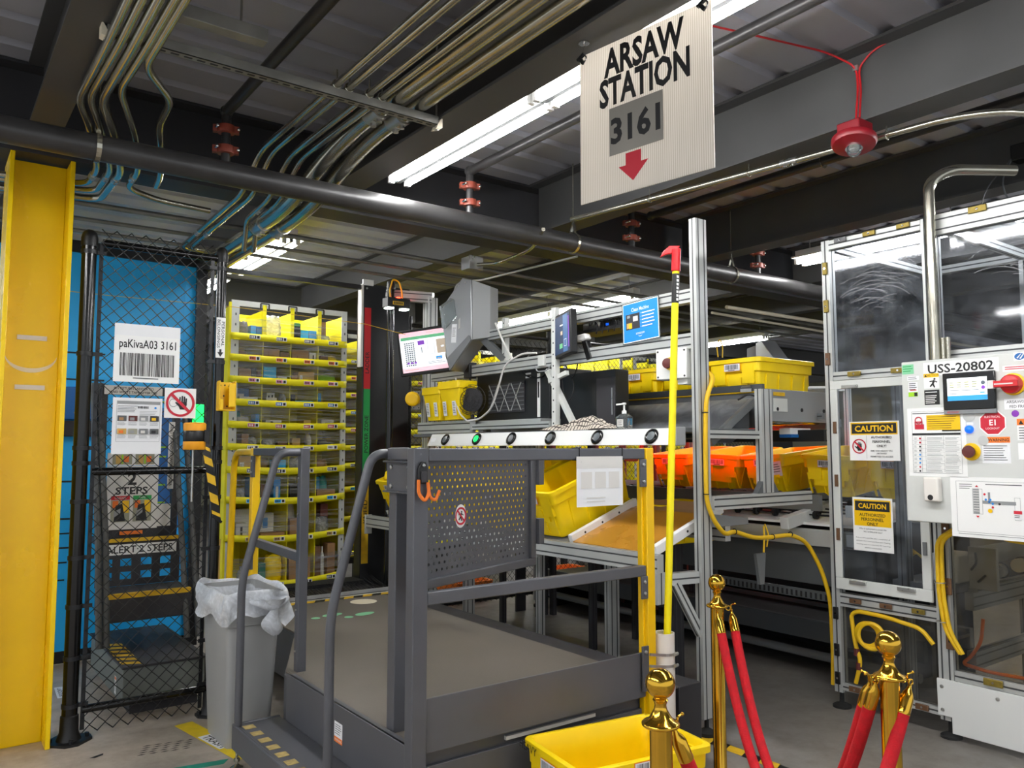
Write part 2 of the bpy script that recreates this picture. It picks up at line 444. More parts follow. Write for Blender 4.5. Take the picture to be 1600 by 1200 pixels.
# ---------------------------------------------------------------- printed sheets
class Sign:
    """flat printed thing: origin o (centre), u to the right, v up as read; layers stand a hair in front of each other"""
    def __init__(s, o, u, v, w, h, base='paper', thick=0.0015, back=None):
        s.o = Vector(o); s.u = Vector(u).normalized(); s.v = Vector(v).normalized(); s.n = s.u.cross(s.v)
        s.w = w; s.h = h; s.k = 0; s.M = M(base)
        if thick:
            c = [s.at(a * w / 2, b * h / 2, -thick) for a, b in ((-1, -1), (1, -1), (1, 1), (-1, 1))]
            s.M.prism(c, s.n * thick)
    def at(s, x, y, d=0): return s.o + s.u * x + s.v * y + s.n * d
    def lay(s): s.k += 1; return 0.0004 + 0.00025 * s.k
    def rect(s, m, x0, y0, x1, y1, d=None):
        d = s.lay() if d is None else d
        s.M.m(m).quad(s.at(x0, y0, d), s.at(x1, y0, d), s.at(x1, y1, d), s.at(x0, y1, d)); return s
    def frame(s, m, x0, y0, x1, y1, t):
        d = s.lay()
        s.rect(m, x0, y0, x1, y0 + t, d); s.rect(m, x0, y1 - t, x1, y1, d); s.rect(m, x0, y0, x0 + t, y1, d); s.rect(m, x1 - t, y0, x1, y1, d); return s
    def poly(s, m, pts):
        d = s.lay(); s.M.m(m).add([s.at(x, y, d) for x, y in pts], [tuple(range(len(pts)))]); return s
    def disc(s, m, x, y, r, n=24, ry=None):
        return s.poly(m, [(x + r * math.cos(2 * PI * i / n), y + (ry or r) * math.sin(2 * PI * i / n)) for i in range(n)])
    def annulus(s, m, x, y, r0, r1, n=32):
        d = s.lay(); vs = []
        for i in range(n):
            a = 2 * PI * i / n
            vs += [s.at(x + r0 * math.cos(a), y + r0 * math.sin(a), d), s.at(x + r1 * math.cos(a), y + r1 * math.sin(a), d)]
        s.M.m(m).add(vs, [(2 * i, 2 * i + 1, (2 * i + 3) % (2 * n), (2 * i + 2) % (2 * n)) for i in range(n)]); return s
    def text(s, m, t, x, y, h=None, w=None, align='c', bold=0.0, rot=0.0):
        # text centred on (x, y), cap height h and/or width w
        vs, fs = text_geo(t, bold)
        if not vs: return s
        x0 = min(p.x for p in vs); x1 = max(p.x for p in vs); y0 = min(p.y for p in vs); y1 = max(p.y for p in vs)
        sy = h / (y1 - y0) if h else w / (x1 - x0)
        sx = w / (x1 - x0) if w else sy
        ax = {'c': (x0 + x1) / 2, 'l': x0, 'r': x1}[align]; ay = (y0 + y1) / 2
        d = s.lay(); ca, sa = math.cos(rot), math.sin(rot); out = []
        for p in vs:
            a, b = (p.x - ax) * sx, (p.y - ay) * sy
            out.append(s.at(x + a * ca - b * sa, y + a * sa + b * ca, d))
        s.M.m(m).add(out, fs); return s
    def lines(s, m, x0, x1, y, n, dy, t, rag=0.25):
        d = s.lay()
        for i in range(n):
            e = x1 - (x1 - x0) * random.uniform(0, rag)
            s.rect(m, x0, y - i * dy - t / 2, e, y - i * dy + t / 2, d)
        return s
    def barcode(s, m, x0, y0, x1, y1, n=48):
        d = s.lay(); x = x0; st = (x1 - x0) / n
        while x < x1 - st:
            b = st * random.choice((0.4, 0.6, 1.0)); s.rect(m, x, y0, x + b, y1, d); x += b + st * random.choice((0.4, 0.6, 0.9))
        return s
    def hand(s, m, x, y, r):
        # open palm pictogram
        s.poly(m, [(x - .45 * r, y - .15 * r), (x - .25 * r, y - .65 * r), (x + .3 * r, y - .65 * r), (x + .42 * r, y - .1 * r), (x + .38 * r, y + .12 * r), (x - .36 * r, y + .12 * r)])
        for i, (dx, L) in enumerate(((-.28, .62), (-.06, .74), (.15, .68), (.33, .5))):
            s.poly(m, [(x + (dx - .075) * r, y + .05 * r), (x + (dx + .075) * r, y + .05 * r), (x + (dx + .085) * r, y + L * r), (x + (dx - .055) * r, y + L * r)])
        s.poly(m, [(x - .4 * r, y - .35 * r), (x - .74 * r, y + .02 * r), (x - .66 * r, y + .12 * r), (x - .32 * r, y - .1 * r)]); return s
    def no(s, m, x, y, r):
        s.annulus(m, x, y, r * .84, r)
        d = s.lay(); c = math.sqrt(.5); t = .075 * r
        q = [(-c * r * .9 - t, c * r * .9 - t), (-c * r * .9 + t, c * r * .9 + t), (c * r * .9 + t, -c * r * .9 + t), (c * r * .9 - t, -c * r * .9 - t)]
        s.M.m(m).add([s.at(x + a, y + b, d) for a, b in q], [(0, 1, 2, 3)]); return s
    def man(s, m, x, y, r):
        s.disc(m, x + .25 * r, y + .75 * r, .2 * r, 14)
        for a, b, t in (((.2, .5), (-.1, -.1), .2), ((-.1, -.1), (.25, -.9), .14), ((-.1, -.1), (-.6, -.7), .14), ((.2, .42), (.75, .1), .1), ((.15, .4), (-.7, .3), .1)):
            dx, dy = b[0] - a[0], b[1] - a[1]; L = math.hypot(dx, dy); px, py = -dy / L * t, dx / L * t
            s.poly(m, [(x + (a[0] + px) * r, y + (a[1] + py) * r), (x + (a[0] - px) * r, y + (a[1] - py) * r), (x + (b[0] - px) * r, y + (b[1] - py) * r), (x + (b[0] + px) * r, y + (b[1] + py) * r)])
        return s
    def build(s, name, label=None, cat=None, parent=None, group=None):
        return s.M.build(name, parent, smooth=False, label=label, cat=cat, group=group)

# facing helpers: u direction as seen by a reader
U_X = ((1, 0, 0), (0, 0, 1))        # sheet facing the camera side (-Y): u = +X
U_Y = ((0, -1, 0), (0, 0, 1))       # sheet facing -X: u = -Y

def profile(mb, p, q, w, h, up=(0, 0, 1), m='alu', slots=1):
    """extruded aluminium bar: the bar plus dark T-slots let into its faces"""
    p = Vector(p); q = Vector(q); a = (q - p).normalized(); u = Vector(up)
    if abs(a.dot(u)) > 0.95: u = Vector((1, 0, 0))
    sd = a.cross(u).normalized(); u = sd.cross(a).normalized()
    mb.m(m).bar(p, q, w, h, u)
    mb.m('alu_slot')
    e = 0.0006; t = 0.0042
    for fdir, half, other, wid in ((sd, w / 2, u, h), (-sd, w / 2, u, h), (u, h / 2, sd, w), (-u, h / 2, sd, w)):
        ns = max(1, round(wid / 0.045))
        for i in range(ns):
            o = (-wid / 2 + wid * (i + .5) / ns)
            c = fdir * (half + e) + other * o
            vs = [p + c - other * t, p + c + other * t, q + c + other * t, q + c - other * t]
            n = (vs[1] - vs[0]).cross(vs[2] - vs[1])
            if n.dot(fdir) < 0: vs.reverse()
            mb.add(vs, [(0, 1, 2, 3)])
    return mb

# ================================================================ SETTING
mb = M('floor'); mb.box(-6, 24, -5, 24, -0.1, 0.0); mb.build('floor', kind='structure', smooth=False)
mb = M('deck')
y = -5.0
while y < 24:
    for a, b, za, zb in ((0, .19, 3.50, 3.50), (.19, .205, 3.50, 3.53), (.205, .275, 3.53, 3.53), (.275, .29, 3.53, 3.50)):
        mb.quad((-6, y + a, za), (-6, y + b, zb), (24, y + b, zb), (24, y + a, za))
    y += .29
mb.build('ceiling', kind='structure', smooth=False)
mb = M('olive'); mb.box(-6, 24, 22, 22.1, 0, 3.6); mb.build('wall_back', kind='structure', smooth=False)
mb = M('olive'); mb.box(22, 22.1, -5, 22, 0, 3.6); mb.build('wall_right', kind='structure', smooth=False)

def ibeam(name, x, y0, y1, zb, zt, w, label, group=None, along='Y', m='beam', fl=0.016, web=0.012):
    mb = M(m)
    def bx(a0, a1, z0, z1):
        if along == 'Y': mb.box(x + a0, x + a1, y0, y1, z0, z1)
        else: mb.box(y0, y1, x + a0, x + a1, z0, z1)
    bx(-w / 2, w / 2, zb, zb + fl); bx(-w / 2, w / 2, zt - fl, zt); bx(-web / 2, web / 2, zb + fl, zt - fl)
    return mb.build(name, label=label, cat='beam', group=group, smooth=False)

near = {-1.25: 'grey steel ceiling beam left of the yellow column, cut off by the frame',
        0.44: 'wide grey steel ceiling beam running onto the top of the yellow column',
        2.06: 'grey steel ceiling beam carrying the twin-tube light behind the hanging sign',
        3.74: 'deep grey steel ceiling beam with the red fire alarm hung on it',
        5.36: 'dark grey steel ceiling beam running just above the clear-panelled enclosure'}
for x, lab in near.items():
    ibeam('ceiling_beam', x, -4.5, 4.70, 3.10, 3.497, .19 if x != 0.44 else .15, lab)
for x in (7.0, 8.65, 10.3):
    ibeam('ceiling_beam', x, -4.5, 4.70, 3.10, 3.497, .19, 'grey ceiling beam seen through or past the enclosure panels', 'ceiling beams past the enclosure')
for x in (-1.25, .44, 2.06, 3.74, 5.36, 7.0, 8.65, 10.3):
    for k, y0 in enumerate((4.95, 9.7)):
        ibeam('ceiling_beam', x, y0, y0 + 4.5, 3.16, 3.497, .16, 'grey ceiling beam beyond the cross girder, running away over the shelving', 'ceiling beams of the far bays')
ibeam('girder', 4.82, -5, 14, 3.02, 3.497, .22, 'dark steel girder across the ceiling just behind the black main pipe', along='X', m='beam_dark')
ibeam('girder', 9.57, -5, 18, 3.02, 3.497, .22, 'far steel girder across the ceiling behind the shelving pod', along='X', m='beam')
ibeam('girder', 14.3, -5, 20, 3.02, 3.497, .22, 'farthest steel girder across the ceiling at the back of the hall', along='X', m='beam')

# yellow column: open channel towards the camera
t = thing('steel_column', 'yellow painted steel column at the left edge of the photo', 'column', (0.45, 4.85, 0))
mb = M('column_yellow')
mb.box(.305, .327, 4.69, 5.01, 0, 3.01); mb.box(.577, .600, 4.69, 5.01, 0, 3.01); mb.box(.327, .577, 4.84, 4.856, 0, 3.01)
mb.build('shaft', t, bevel=.003)
mb = M('cream')   # curved weld scar worn down to the primer
n = 16; vs = []; fs = []
for i in range(n + 1):
    a = PI * (0.04 + 0.92 * i / n); th = .017 * math.sin(a) + .006
    cx, cz = .452 - .118 * math.cos(a), 1.99 - .075 * math.sin(a)
    vs += [(cx, 4.8385, cz), (cx, 4.8385, cz - th)]
for i in range(n): fs.append((2 * i, 2 * i + 1, 2 * i + 3, 2 * i + 2))
mb.add(vs, fs)
mb.build('worn_paint_patch', t, smooth=False)
for z in (2.075, 1.815):
    mb = M('offwhite'); mb.box(.385, .52, 4.834, 4.84, z - .012, z + .012); mb.build('label_strip', t)

# ---------------------------------------------------------------- fluorescent fixtures
def fixture(x, y1, label, group=None, L=1.41, z=3.10, along='Y'):
    t = thing('ceiling_light', label, 'light', (x, y1 - L / 2, z), group)
    def P(a, b, c): return (x + a, y1 - L / 2 + b, z + c) if along == 'Y' else (x + b, y1 - L / 2 - a, z + c)
    def bx(mb, a0, a1, b0, b1, c0, c1):
        p = P(a0, b0, c0); q = P(a1, b1, c1)
        mb.box(min(p[0], q[0]), max(p[0], q[0]), min(p[1], q[1]), max(p[1], q[1]), c0 + z, c1 + z)
    h = L / 2
    mb = M('white')
    bx(mb, -.115, .115, -h, h, .045, .06); bx(mb, -.05, .05, -h, h, .06, .12)
    mb.build('housing', t)
    mb = M('grey_dark'); bx(mb, -.014, .014, -h, h, .012, .045); mb.build('spine', t)
    for s in (-1, 1):
        mb = M('tube_light'); mb.cyl(P(s * .055, -h + .03, .018), P(s * .055, h - .03, .018), .019, 8); mb.build('tube', t)
        mb = M('white')
        for e in (-1, 1):
            bx(mb, s * .055 - .017, s * .055 + .017, e * (h - .016) - .012, e * (h - .016) + .012, -.002, .045)
        mb.each('lamp_holder', t)
    mb = M('steel')
    for e in (-.42, .42): mb.cyl(P(0, e * L, .12), P(0, e * L, .395), .004, 6)
    mb.each('hanger', t)
    return t
ROWN = ['twin-tube ceiling light left of the hanging sign, first from the far end of its row',
        'twin-tube ceiling light passing behind the hanging sign, second from the far end',
        'twin-tube ceiling light at the top edge right of the hanging sign', 'twin-tube ceiling light overhead at the near end of the row']
for i in range(4):
    fixture(2.28, 4.25 - 1.42 * i, ROWN[i], 'lights of the row behind the hanging sign')
ENC = ['twin-tube ceiling light seen past the left post of the clear enclosure', 'twin-tube ceiling light seen through the second clear pane of the enclosure', 'twin-tube ceiling light seen through the enclosure near the right edge']
for i in range(3):
    fixture(6.15, 4.07 - 1.42 * i, ENC[i], 'lights over the enclosure')
for i in range(3):
    fixture(-1.6, 4.2 - 1.42 * i, 'twin-tube ceiling light left of the yellow column outside the view', 'lights left of the column')
FARL = 'twin-tube ceiling light in the bay beyond the main pipe'
fixture(2.28, 7.40, 'bright ceiling light behind the right fence post beside the thick conduits')
for x, ys in ((-1.6, (7.4, 9.3)), (2.28, (9.3, 12.8)), (6.15, (7.46, 8.88, 12.5)), (10.0, (8.6, 13)), (13.5, (8, 12.8))):
    for yy in ys: fixture(x, yy, FARL, 'ceiling lights of the far bays')

# ---------------------------------------------------------------- main sprinkler pipe
t = thing('sprinkler_main', 'thick black main pipe crossing the whole ceiling from left to right', 'pipe', (3, 4.17, 2.93))
MZ, MY = 2.93, 4.17
mb = M('pipe_black'); mb.cyl((-5, MY, MZ), (13, MY, MZ), .063, 24); mb.build('pipe', t)
for x in (1.22, 2.75, 4.19, 5.70):
    mb = M('pipe_black'); mb.cyl((x, MY, MZ + .05), (x, MY, 3.262), .024, 14); rz = mb.build('riser', t)
    for z in (3.055, 3.165):
        mb = M('rust_red'); mb.lathe([(.026, -.022), (.043, -.02), (.046, 0), (.043, .02), (.026, .022)], (x, MY, z), n=18)
        for s in (-1, 1): mb.bar((x + s * .03, MY - .01 * s, z), (x + s * .062, MY - .02 * s, z), .03, .036)
        mb.m('chrome')
        for s in (-1, 1): mb.cyl((x + s * .053, MY - .034, z), (x + s * .053, MY + .03, z), .0075, 8); mb.ball((x + s * .053, MY - .036, z), .009, 6)
        mb.build('coupling', rz, ang=50)
for x in (.62, 3.62, 5.35):
    mb = M('galv')
    pts = [(x, MY, MZ + .15)] + [(x, MY + .069 * math.sin(a), MZ + .069 * math.cos(a) + (.02 if abs(a) < .5 else 0)) for a in [2 * PI * i / 20 for i in range(1, 20)]] + [(x, MY, MZ + .15)]
    for i in range(len(pts) - 1): mb.bar(pts[i], pts[i + 1], .022, .004, up=(0, (pts[i][1] - MY) or .001, pts[i][2] - MZ))
    mb.cyl((x, MY, MZ + .14), (x, MY, 3.5), .005, 8)
    mb.build('pipe_hanger', t)

def branch(x, z, label):
    t = thing('sprinkler_branch', label, 'pipe', (x, 1.5, z))
    mb = M('pipe_black'); mb.tube([(x, -4, z), (x, 4.17, z)], .029, 14)
    mb.ball((x, 4.17, z), .034, 8); mb.build('pipe', t)
    for y in (2.72, 1.0):
        mb = M('galv')
        pts = [(x, y, z + .085)] + [(x + .034 * math.sin(a), y, z + .034 * math.cos(a)) for a in [.5 + (2 * PI - 1) * i / 14 for i in range(15)]] + [(x, y, z + .085)]
        for i in range(len(pts) - 1): mb.bar(pts[i], pts[i + 1], .02, .003, up=(0, 1, 0))
        mb.m('pipe_black').cyl((x, y, z + .08), (x, y, 3.5), .006, 8)
        mb.m('galv').cyl((x, y, z + .095), (x, y, z + .115), .013, 6)
        mb.build('pipe_hanger', t)
    return t
branch(1.22, 3.262, 'black sprinkler branch pipe at the upper left above the slotted strut')
branch(2.75, 3.262, 'black sprinkler branch pipe passing right behind the hanging sign')
branch(4.40, 3.262, 'black sprinkler branch pipe just right of the fire alarm beam')
branch(5.70, 3.262, 'black sprinkler branch pipe above the clear enclosure')

# ---------------------------------------------------------------- slotted strut and conduits
t = thing('strut_channel', 'slotted steel strut hung under the ceiling carrying the conduits', 'strut', (1.23, 3.27, 3.07))
mb = M('galv_dull')
mb.box(.50, 1.96, 3.249, 3.291, 3.066, 3.069); mb.box(.50, 1.96, 3.249, 3.252, 3.066, 3.108); mb.box(.50, 1.96, 3.288, 3.291, 3.066, 3.108)
x = .545
mb.m('ink')
while x < 1.94:
    mb.prism([(x + a, 3.27 + b, 3.0655) for a, b in ((-.014, -.007), (.014, -.007), (.017, 0), (.014, .007), (-.014, .007), (-.017, 0))], (0, 0, .0004)); x += .0508
mb.build('channel', t)
for x in (.49, 1.97):
    mb = M('cream'); s = -1 if x < 1 else 1
    mb.prism([(x + .01 * s, 3.245, 3.11), (x + .01 * s, 3.245, 3.055), (x - .025 * s, 3.245, 3.045), (x - .012 * s, 3.245, 3.075)], (0, .05, 0)); mb.build('end_cap', t)
for x in (.47, 1.93):
    mb = M('galv_dull'); mb.cyl((x + .03, 3.27, 3.05), (x + .03, 3.27, 3.5), .005, 8); mb.m('steel').cyl((x + .03, 3.27, 3.045), (x + .03, 3.27, 3.064), .010, 6); mb.build('threaded_rod', t)
t2 = thing('strut_channel', 'plain wider steel strut close above the slotted strut at the upper left', 'strut', (.8, 3.1, 3.12))
mb = M('galv_dull'); mb.box(.50, 1.05, 3.06, 3.12, 3.12, 3.175); mb.build('channel', t2, bevel=.003)
mb = M('galv_dull')
for x in (.6, .95): mb.cyl((x, 3.09, 3.17), (x, 3.09, 3.5), .005, 8)
mb.each('threaded_rod', t2)

def smooth_path(pts, r=.12, n=5):
    P = [Vector(p) for p in pts]; out = [P[0]]
    for i in range(1, len(P) - 1):
        a, b, c = P[i - 1], P[i], P[i + 1]
        d = min(r, (a - b).length * .45, (c - b).length * .45)
        p, q = b + (a - b).normalized() * d, b + (c - b).normalized() * d
        for k in range(n + 1):
            s = k / n; out.append(p * (1 - s) ** 2 + b * 2 * s * (1 - s) + q * s * s)
    return out + [P[-1]]
def conduit(pts, r, label, group=None, coup=(), rb=.12, m='galv', cat='conduit', clips=()):
    t = thing('conduit', label, cat, pts[0], group)
    mb = M(m); mb.tube(smooth_path(pts, rb), r, 10); mb.build('tube', t, ang=60)
    for p, q in coup:
        p = Vector(p); q = Vector(q); d = (q - p).normalized()
        mb = M('steel'); mb.cyl(p, q, r * 1.16, 12)
        for e in (.25, .75):
            c = p + (q - p) * e + Vector((0, 0, -r * 1.2)); mb.cyl(c + Vector((0, 0, r * .2)), c - Vector((0, 0, r * .25)), r * .3 + .002, 8)
        mb.build('coupling', t)
    for c in clips:
        mb = M('galv'); c = Vector(c); mb.ring(c, r * 1.2, .0035, (0, 1, 0), 14, 6); mb.cyl(c + Vector((0, 0, r)), c + Vector((0, 0, r + .05)), .004, 6); mb.build('clip', t)
    return t
g = 'conduits running beside the beam over the strut'
z = 3.125
for x, lab in ((1.43, 'thin steel conduit, leftmost of the six crossing over the slotted strut'), (1.49, 'thin steel conduit, second from left of the six over the slotted strut'),
               (1.59, 'thin steel conduit, third from left of the six over the slotted strut'), (1.655, 'thin steel conduit, fourth from left of the six over the slotted strut')):
    far = 5.75 if x < 1.55 else 5.0
    p = [(x, -4, z), (x, 4.25, z), (x + .01, 4.57, 2.97), (x + .04, far, 2.97)]
    p += [(x + .05, far + .35, 2.97), (x + .5, far + .4, 2.97)] if x < 1.55 else [(x + .05, far + .1, 2.97), (x + .1, far + .3, 2.82)]
    conduit(p, .0165, lab, coup=[((x + .035, far - .2, 2.97), (x + .04, far - .12, 2.97))], clips=[(x, 3.25, z)])
for x, lab in ((1.74, 'thick steel conduit, left one of the thick pair beside the beam'), (1.865, 'thick steel conduit, right one of the thick pair beside the beam')):
    conduit([(x, -4, 3.156), (x, 3.86, 3.156), (x - .02, 4.58, 2.94), (x + .02, 9.2, 2.94)], .046, lab, rb=.35,
            coup=[((x, 3.42, 3.156), (x, 3.54, 3.156)), ((x - .018, 5.0, 2.94), (x - .017, 5.14, 2.94))])
LG = [([(.51, -4, 3.05), (.51, 3.35, 3.05), (.50, 3.92, 3.05), (.585, 4.17, 3.02), (.68, 4.53, 2.95), (.68, 4.86, 2.95), (.3, 4.95, 2.95), (-2, 4.95, 2.95)], 'first'),
      ([(.55, -4, 3.05), (.55, 3.30, 3.05), (.535, 3.87, 3.05), (.635, 4.17, 3.02), (.74, 4.52, 2.95), (.74, 4.97, 2.95), (.3, 5.03, 2.95), (-2, 5.03, 2.95)], 'second'),
      ([(.60, -4, 3.05), (.595, 3.30, 3.05), (.585, 3.87, 3.05), (.69, 4.17, 3.02), (.79, 4.52, 2.95), (.785, 5.12, 2.95), (.3, 5.2, 2.95), (-2, 5.2, 2.95)], 'third'),
      ([(.65, -4, 3.05), (.64, 3.27, 3.05), (.63, 3.71, 3.05), (.785, 4.16, 3.02), (.86, 4.45, 2.95), (.87, 4.80, 2.95), (1.06, 4.9, 2.94), (1.36, 4.93, 2.94)], 'fourth'),
      ([(.69, -4, 3.05), (.67, 3.19, 3.05), (.67, 3.42, 3.05), (.84, 3.70, 3.05), (.86, 4.02, 3.05), (.90, 4.17, 3.02), (.98, 4.5, 2.96), (1.0, 4.7, 2.96)], 'last')]
for pts, o in LG:
    conduit(pts, .017 if o != 'third' else .021, 'bent steel conduit under the left end of the strut, %s from the yellow column' % o, rb=.09,
            coup=[] if o == 'last' else [((pts[4][0], pts[4][1] + .12, 2.95), (pts[4][0], pts[4][1] + .18, 2.95))])
conduit([(3.50, 4.05, 3.05), (3.66, 3.05, 3.05), (3.76, 2.31, 3.05), (3.83, 1.70, 3.05), (3.92, 1.45, 3.02), (4.6, .9, 2.75)], .017, 'silver conduit along the lower edge of the beam behind the fire alarm', rb=.2,
        coup=[((3.725, 2.56, 3.05), (3.74, 2.47, 3.05))], clips=[(3.70, 2.75, 3.05), (3.80, 2.0, 3.05), (3.6, 3.42, 3.05)])
for i, (y, z, lab) in enumerate(((5.42, 3.0, 'thin conduit crossing behind the main pipe, nearest of the cross runs'), (5.80, 3.0, 'thin conduit crossing behind the main pipe, second of the cross runs'), (6.05, 2.98, 'thin conduit crossing behind the main pipe, third of the cross runs'))):
    conduit([(-4, y + .1, z), (2, y, z), (5.2, y + .12, z), (14, y + .25, z)], .014 if i else .018, lab, m='galv_dull')
conduit([(6.5, 5.14, 2.92), (14, 5.1, 2.92)], .02, 'pale conduit run beyond the tall aluminium post, lower of two', m='cream')
conduit([(6.65, 5.45, 2.92), (14, 5.75, 2.92)], .014, 'pale conduit run beyond the tall aluminium post, upper of two', m='cream')
conduit([(3.23, 4.02, 2.93), (3.5, 4.5, 2.93), (3.55, 4.98, 2.93), (3.45, 5.12, 2.93)], .014, 'bent conduit leaving the main pipe above the grey scanner housing', rb=.15)
conduit([(3.9, 4.45, 2.93), (3.8, 5.6, 2.93), (3.66, 5.75, 2.93), (3.60, 5.72, 2.74)], .009, 'thin pale conduit dropping to the grey scanner housing', rb=.12, m='alu')
t = thing('junction_box', 'small grey junction box on the ceiling conduits above the scanner housing', 'box', (3.45, 5.2, 2.9))
mb = M('grey'); mb.box(3.39, 3.51, 5.14, 5.26, 2.9, 3.0); mb.m('steel').box(3.385, 3.515, 5.132, 5.14, 2.895, 3.005); mb.build('case', t, bevel=.004)

# cable bundle hanging at the upper left corner
for k in range(6):
    mb = M('grey_dark'); a = k * .018
    mb.tube([(.05 + a * .3, 4.30, 3.40), (.06 + a * .3, 4.30, 3.28), (.02 + a * 1.3, 4.28, 3.12), (-.02 + a * 1.9, 4.26, 2.93)], .004, 6)
    mb.build('hanging_cable', label='thin grey cable in the bundle hanging behind the main pipe at the upper left', cat='cable', group='hanging cable bundle')

# ---------------------------------------------------------------- hanging sign
su = Vector((.084, -.585, 0)).normalized()
so = Vector((2.078, 2.006, 2.745))
t = thing('hanging_sign', 'ribbed plastic sign reading ARSAW STATION 3161 with red arrow, hung from the ceiling', 'sign', tuple(so))
S = Sign(so, su, (0, 0, 1), .591, .597, 'coroplast', .005)
S.text('ink', 'ARSAW', .005, .224, h=.115, w=.36, bold=.034)
S.text('ink', 'STATION', .005, .108, h=.115, w=.405, bold=.034)
S.build('panel', parent=t)
S2 = Sign(so + su.cross(Vector((0, 0, 1))) * .003, su, (0, 0, 1), .591, .597, 'coroplast', 0)
S2.rect('sign_grey', -.150, -.145, .095, .04); S2.text('ink', '3161', -.03, -.052, h=.105, w=.225, bold=.034)
S2.build('number_plate', parent=t)
S3 = Sign(so + su.cross(Vector((0, 0, 1))) * .0015, su, (0, 0, 1), .591, .597, 'coroplast', 0)
S3.poly('sign_red', [(-.075, -.152), (-.005, -.152), (-.005, -.197), (.027, -.197), (-.042, -.262), (-.108, -.197), (-.075, -.197)])
S3.build('arrow', parent=t)
for e, sgn in ((-.275, -1), (.27, 1)):
    c = so + su * e + Vector((0, 0, .285))
    mb = M('chrome'); mb.ring(c, .012, .0035, su.cross(Vector((0, 0, 1))), 16, 6)
    mb.tube([c + Vector((0, 0, .008)), c + Vector((0, .006, .03)), c + Vector((0, -.004, .05)), Vector((c.x, c.y, 3.094))], .0028, 6)
    mb.lathe([(.022, 3.092 - c.z), (.022, 3.0985 - c.z)], c, n=18)
    mb.build('magnet_hook', t, ang=50)
    mb = M('black_metal'); mb.bar(c + Vector((-.015, .02, -.005)), c + Vector((-.012, -.015, .012)), .012, .01); mb.bar(c + Vector((-.012, -.01, -.025)), c + Vector((-.012, .01, .0)), .008, .014); mb.build('clip', t)

# ---------------------------------------------------------------- fire alarm on the beam
t = thing('fire_alarm', 'round red fire alarm with clear strobe hung on the ceiling beam', 'alarm', (3.6, 2.07, 3.0))
ax = Vector((-.22, -.10, -.97)).normalized(); c = Vector((3.60, 2.06, 2.995))
mb = M('alarm_red'); mb.box(3.575, 3.70, 2.015, 2.135, 3.02, 3.095); mb.build('back_box', t, bevel=.006)
mb = M('alarm_red'); mb.lathe([(.085, .0), (.104, .012), (.106, .03), (.098, .046), (.06, .055), (.001, .057)], c - ax * .02, ax, 28); mb.build('horn_cover', t, ang=50)
S = Sign(c + ax * .0345 + Vector((0, .02, .0)), Vector((.5, -.86, 0)), (0, 0, 1), .1, .05, 'alarm_red', 0); S.n = ax; S.v = S.n.cross(S.u).normalized()
S.text('offwhite', 'FIRE', 0, .035, h=.012)
S.build('lettering', parent=t)
mb = M('chrome'); mb.lathe([(.04, 0), (.04, .012)], c + ax * .034, ax, 20); mb.m('clear'); mb.ball(c + ax * .052, .034, 10); mb.build('strobe', t)
t = thing('alarm_cable', 'red cable running over the deck and down the beam to the fire alarm', 'cable', (3.6, 2.1, 3.4))
mb = M('red')
mb.tube(smooth_path([(2.35, 2.9, 3.485), (2.75, 2.4, 3.485), (3.1, 2.28, 3.47), (3.55, 2.16, 3.47), (3.715, 2.10, 3.42), (3.70, 2.085, 3.3), (3.655, 2.08, 3.09)], .08), .005, 6)
mb.tube(smooth_path([(3.73, 1.95, 3.485), (3.725, 2.02, 3.47), (3.718, 2.09, 3.41), (3.71, 2.075, 3.3), (3.67, 2.07, 3.09)], .06), .005, 6)
mb.m('steel').box(3.70, 3.725, 2.085, 2.11, 3.395, 3.42)
mb.build('wire', t)
t = thing('horn_speaker', 'small black device with looped wires on the dark beam above the enclosure', 'device', (5.2, 1.45, 3.2))
mb = M('black'); mb.box(5.235, 5.345, 1.86, 2.0, 3.23, 3.33); mb.build('case', t, bevel=.006)
mb = M('grey_dark'); mb.tube(smooth_path([(5.24, 1.99, 3.25), (5.235, 2.06, 3.12), (5.235, 2.02, 2.98), (5.235, 1.88, 3.0), (5.235, 1.84, 3.18), (5.24, 1.9, 3.24)], .08), .005, 6)
mb.tube(smooth_path([(5.24, 1.99, 3.25), (5.235, 2.15, 3.1), (5.235, 2.2, 2.9), (5.235, 2.16, 2.8)], .08), .004, 6); mb.build('wire', t)

# ================================================================ LEFT: chain-link gate panel, ladder, blue wall, bin
def chainlink(mb, u0, u1, z0, z1, cell, r, at, n=4):
    """woven wire: zig-zag wires, each hooked round the next; at(u, d, z) maps to the world"""
    h = cell / 2
    k = 0; u = u0
    while u < u1 - h * .5:
        pts = []; z = z0; i = 0
        while z <= z1 + 1e-6:
            s = (i + k) % 2
            uu = u + (h * 1.04 if s else -h * .04)
            pts.append(at(min(max(uu, u0), u1), (r if s else -r) * .9, z)); z += h; i += 1
        mb.tube(pts, r, n, caps=False); u += h; k += 1
    return mb

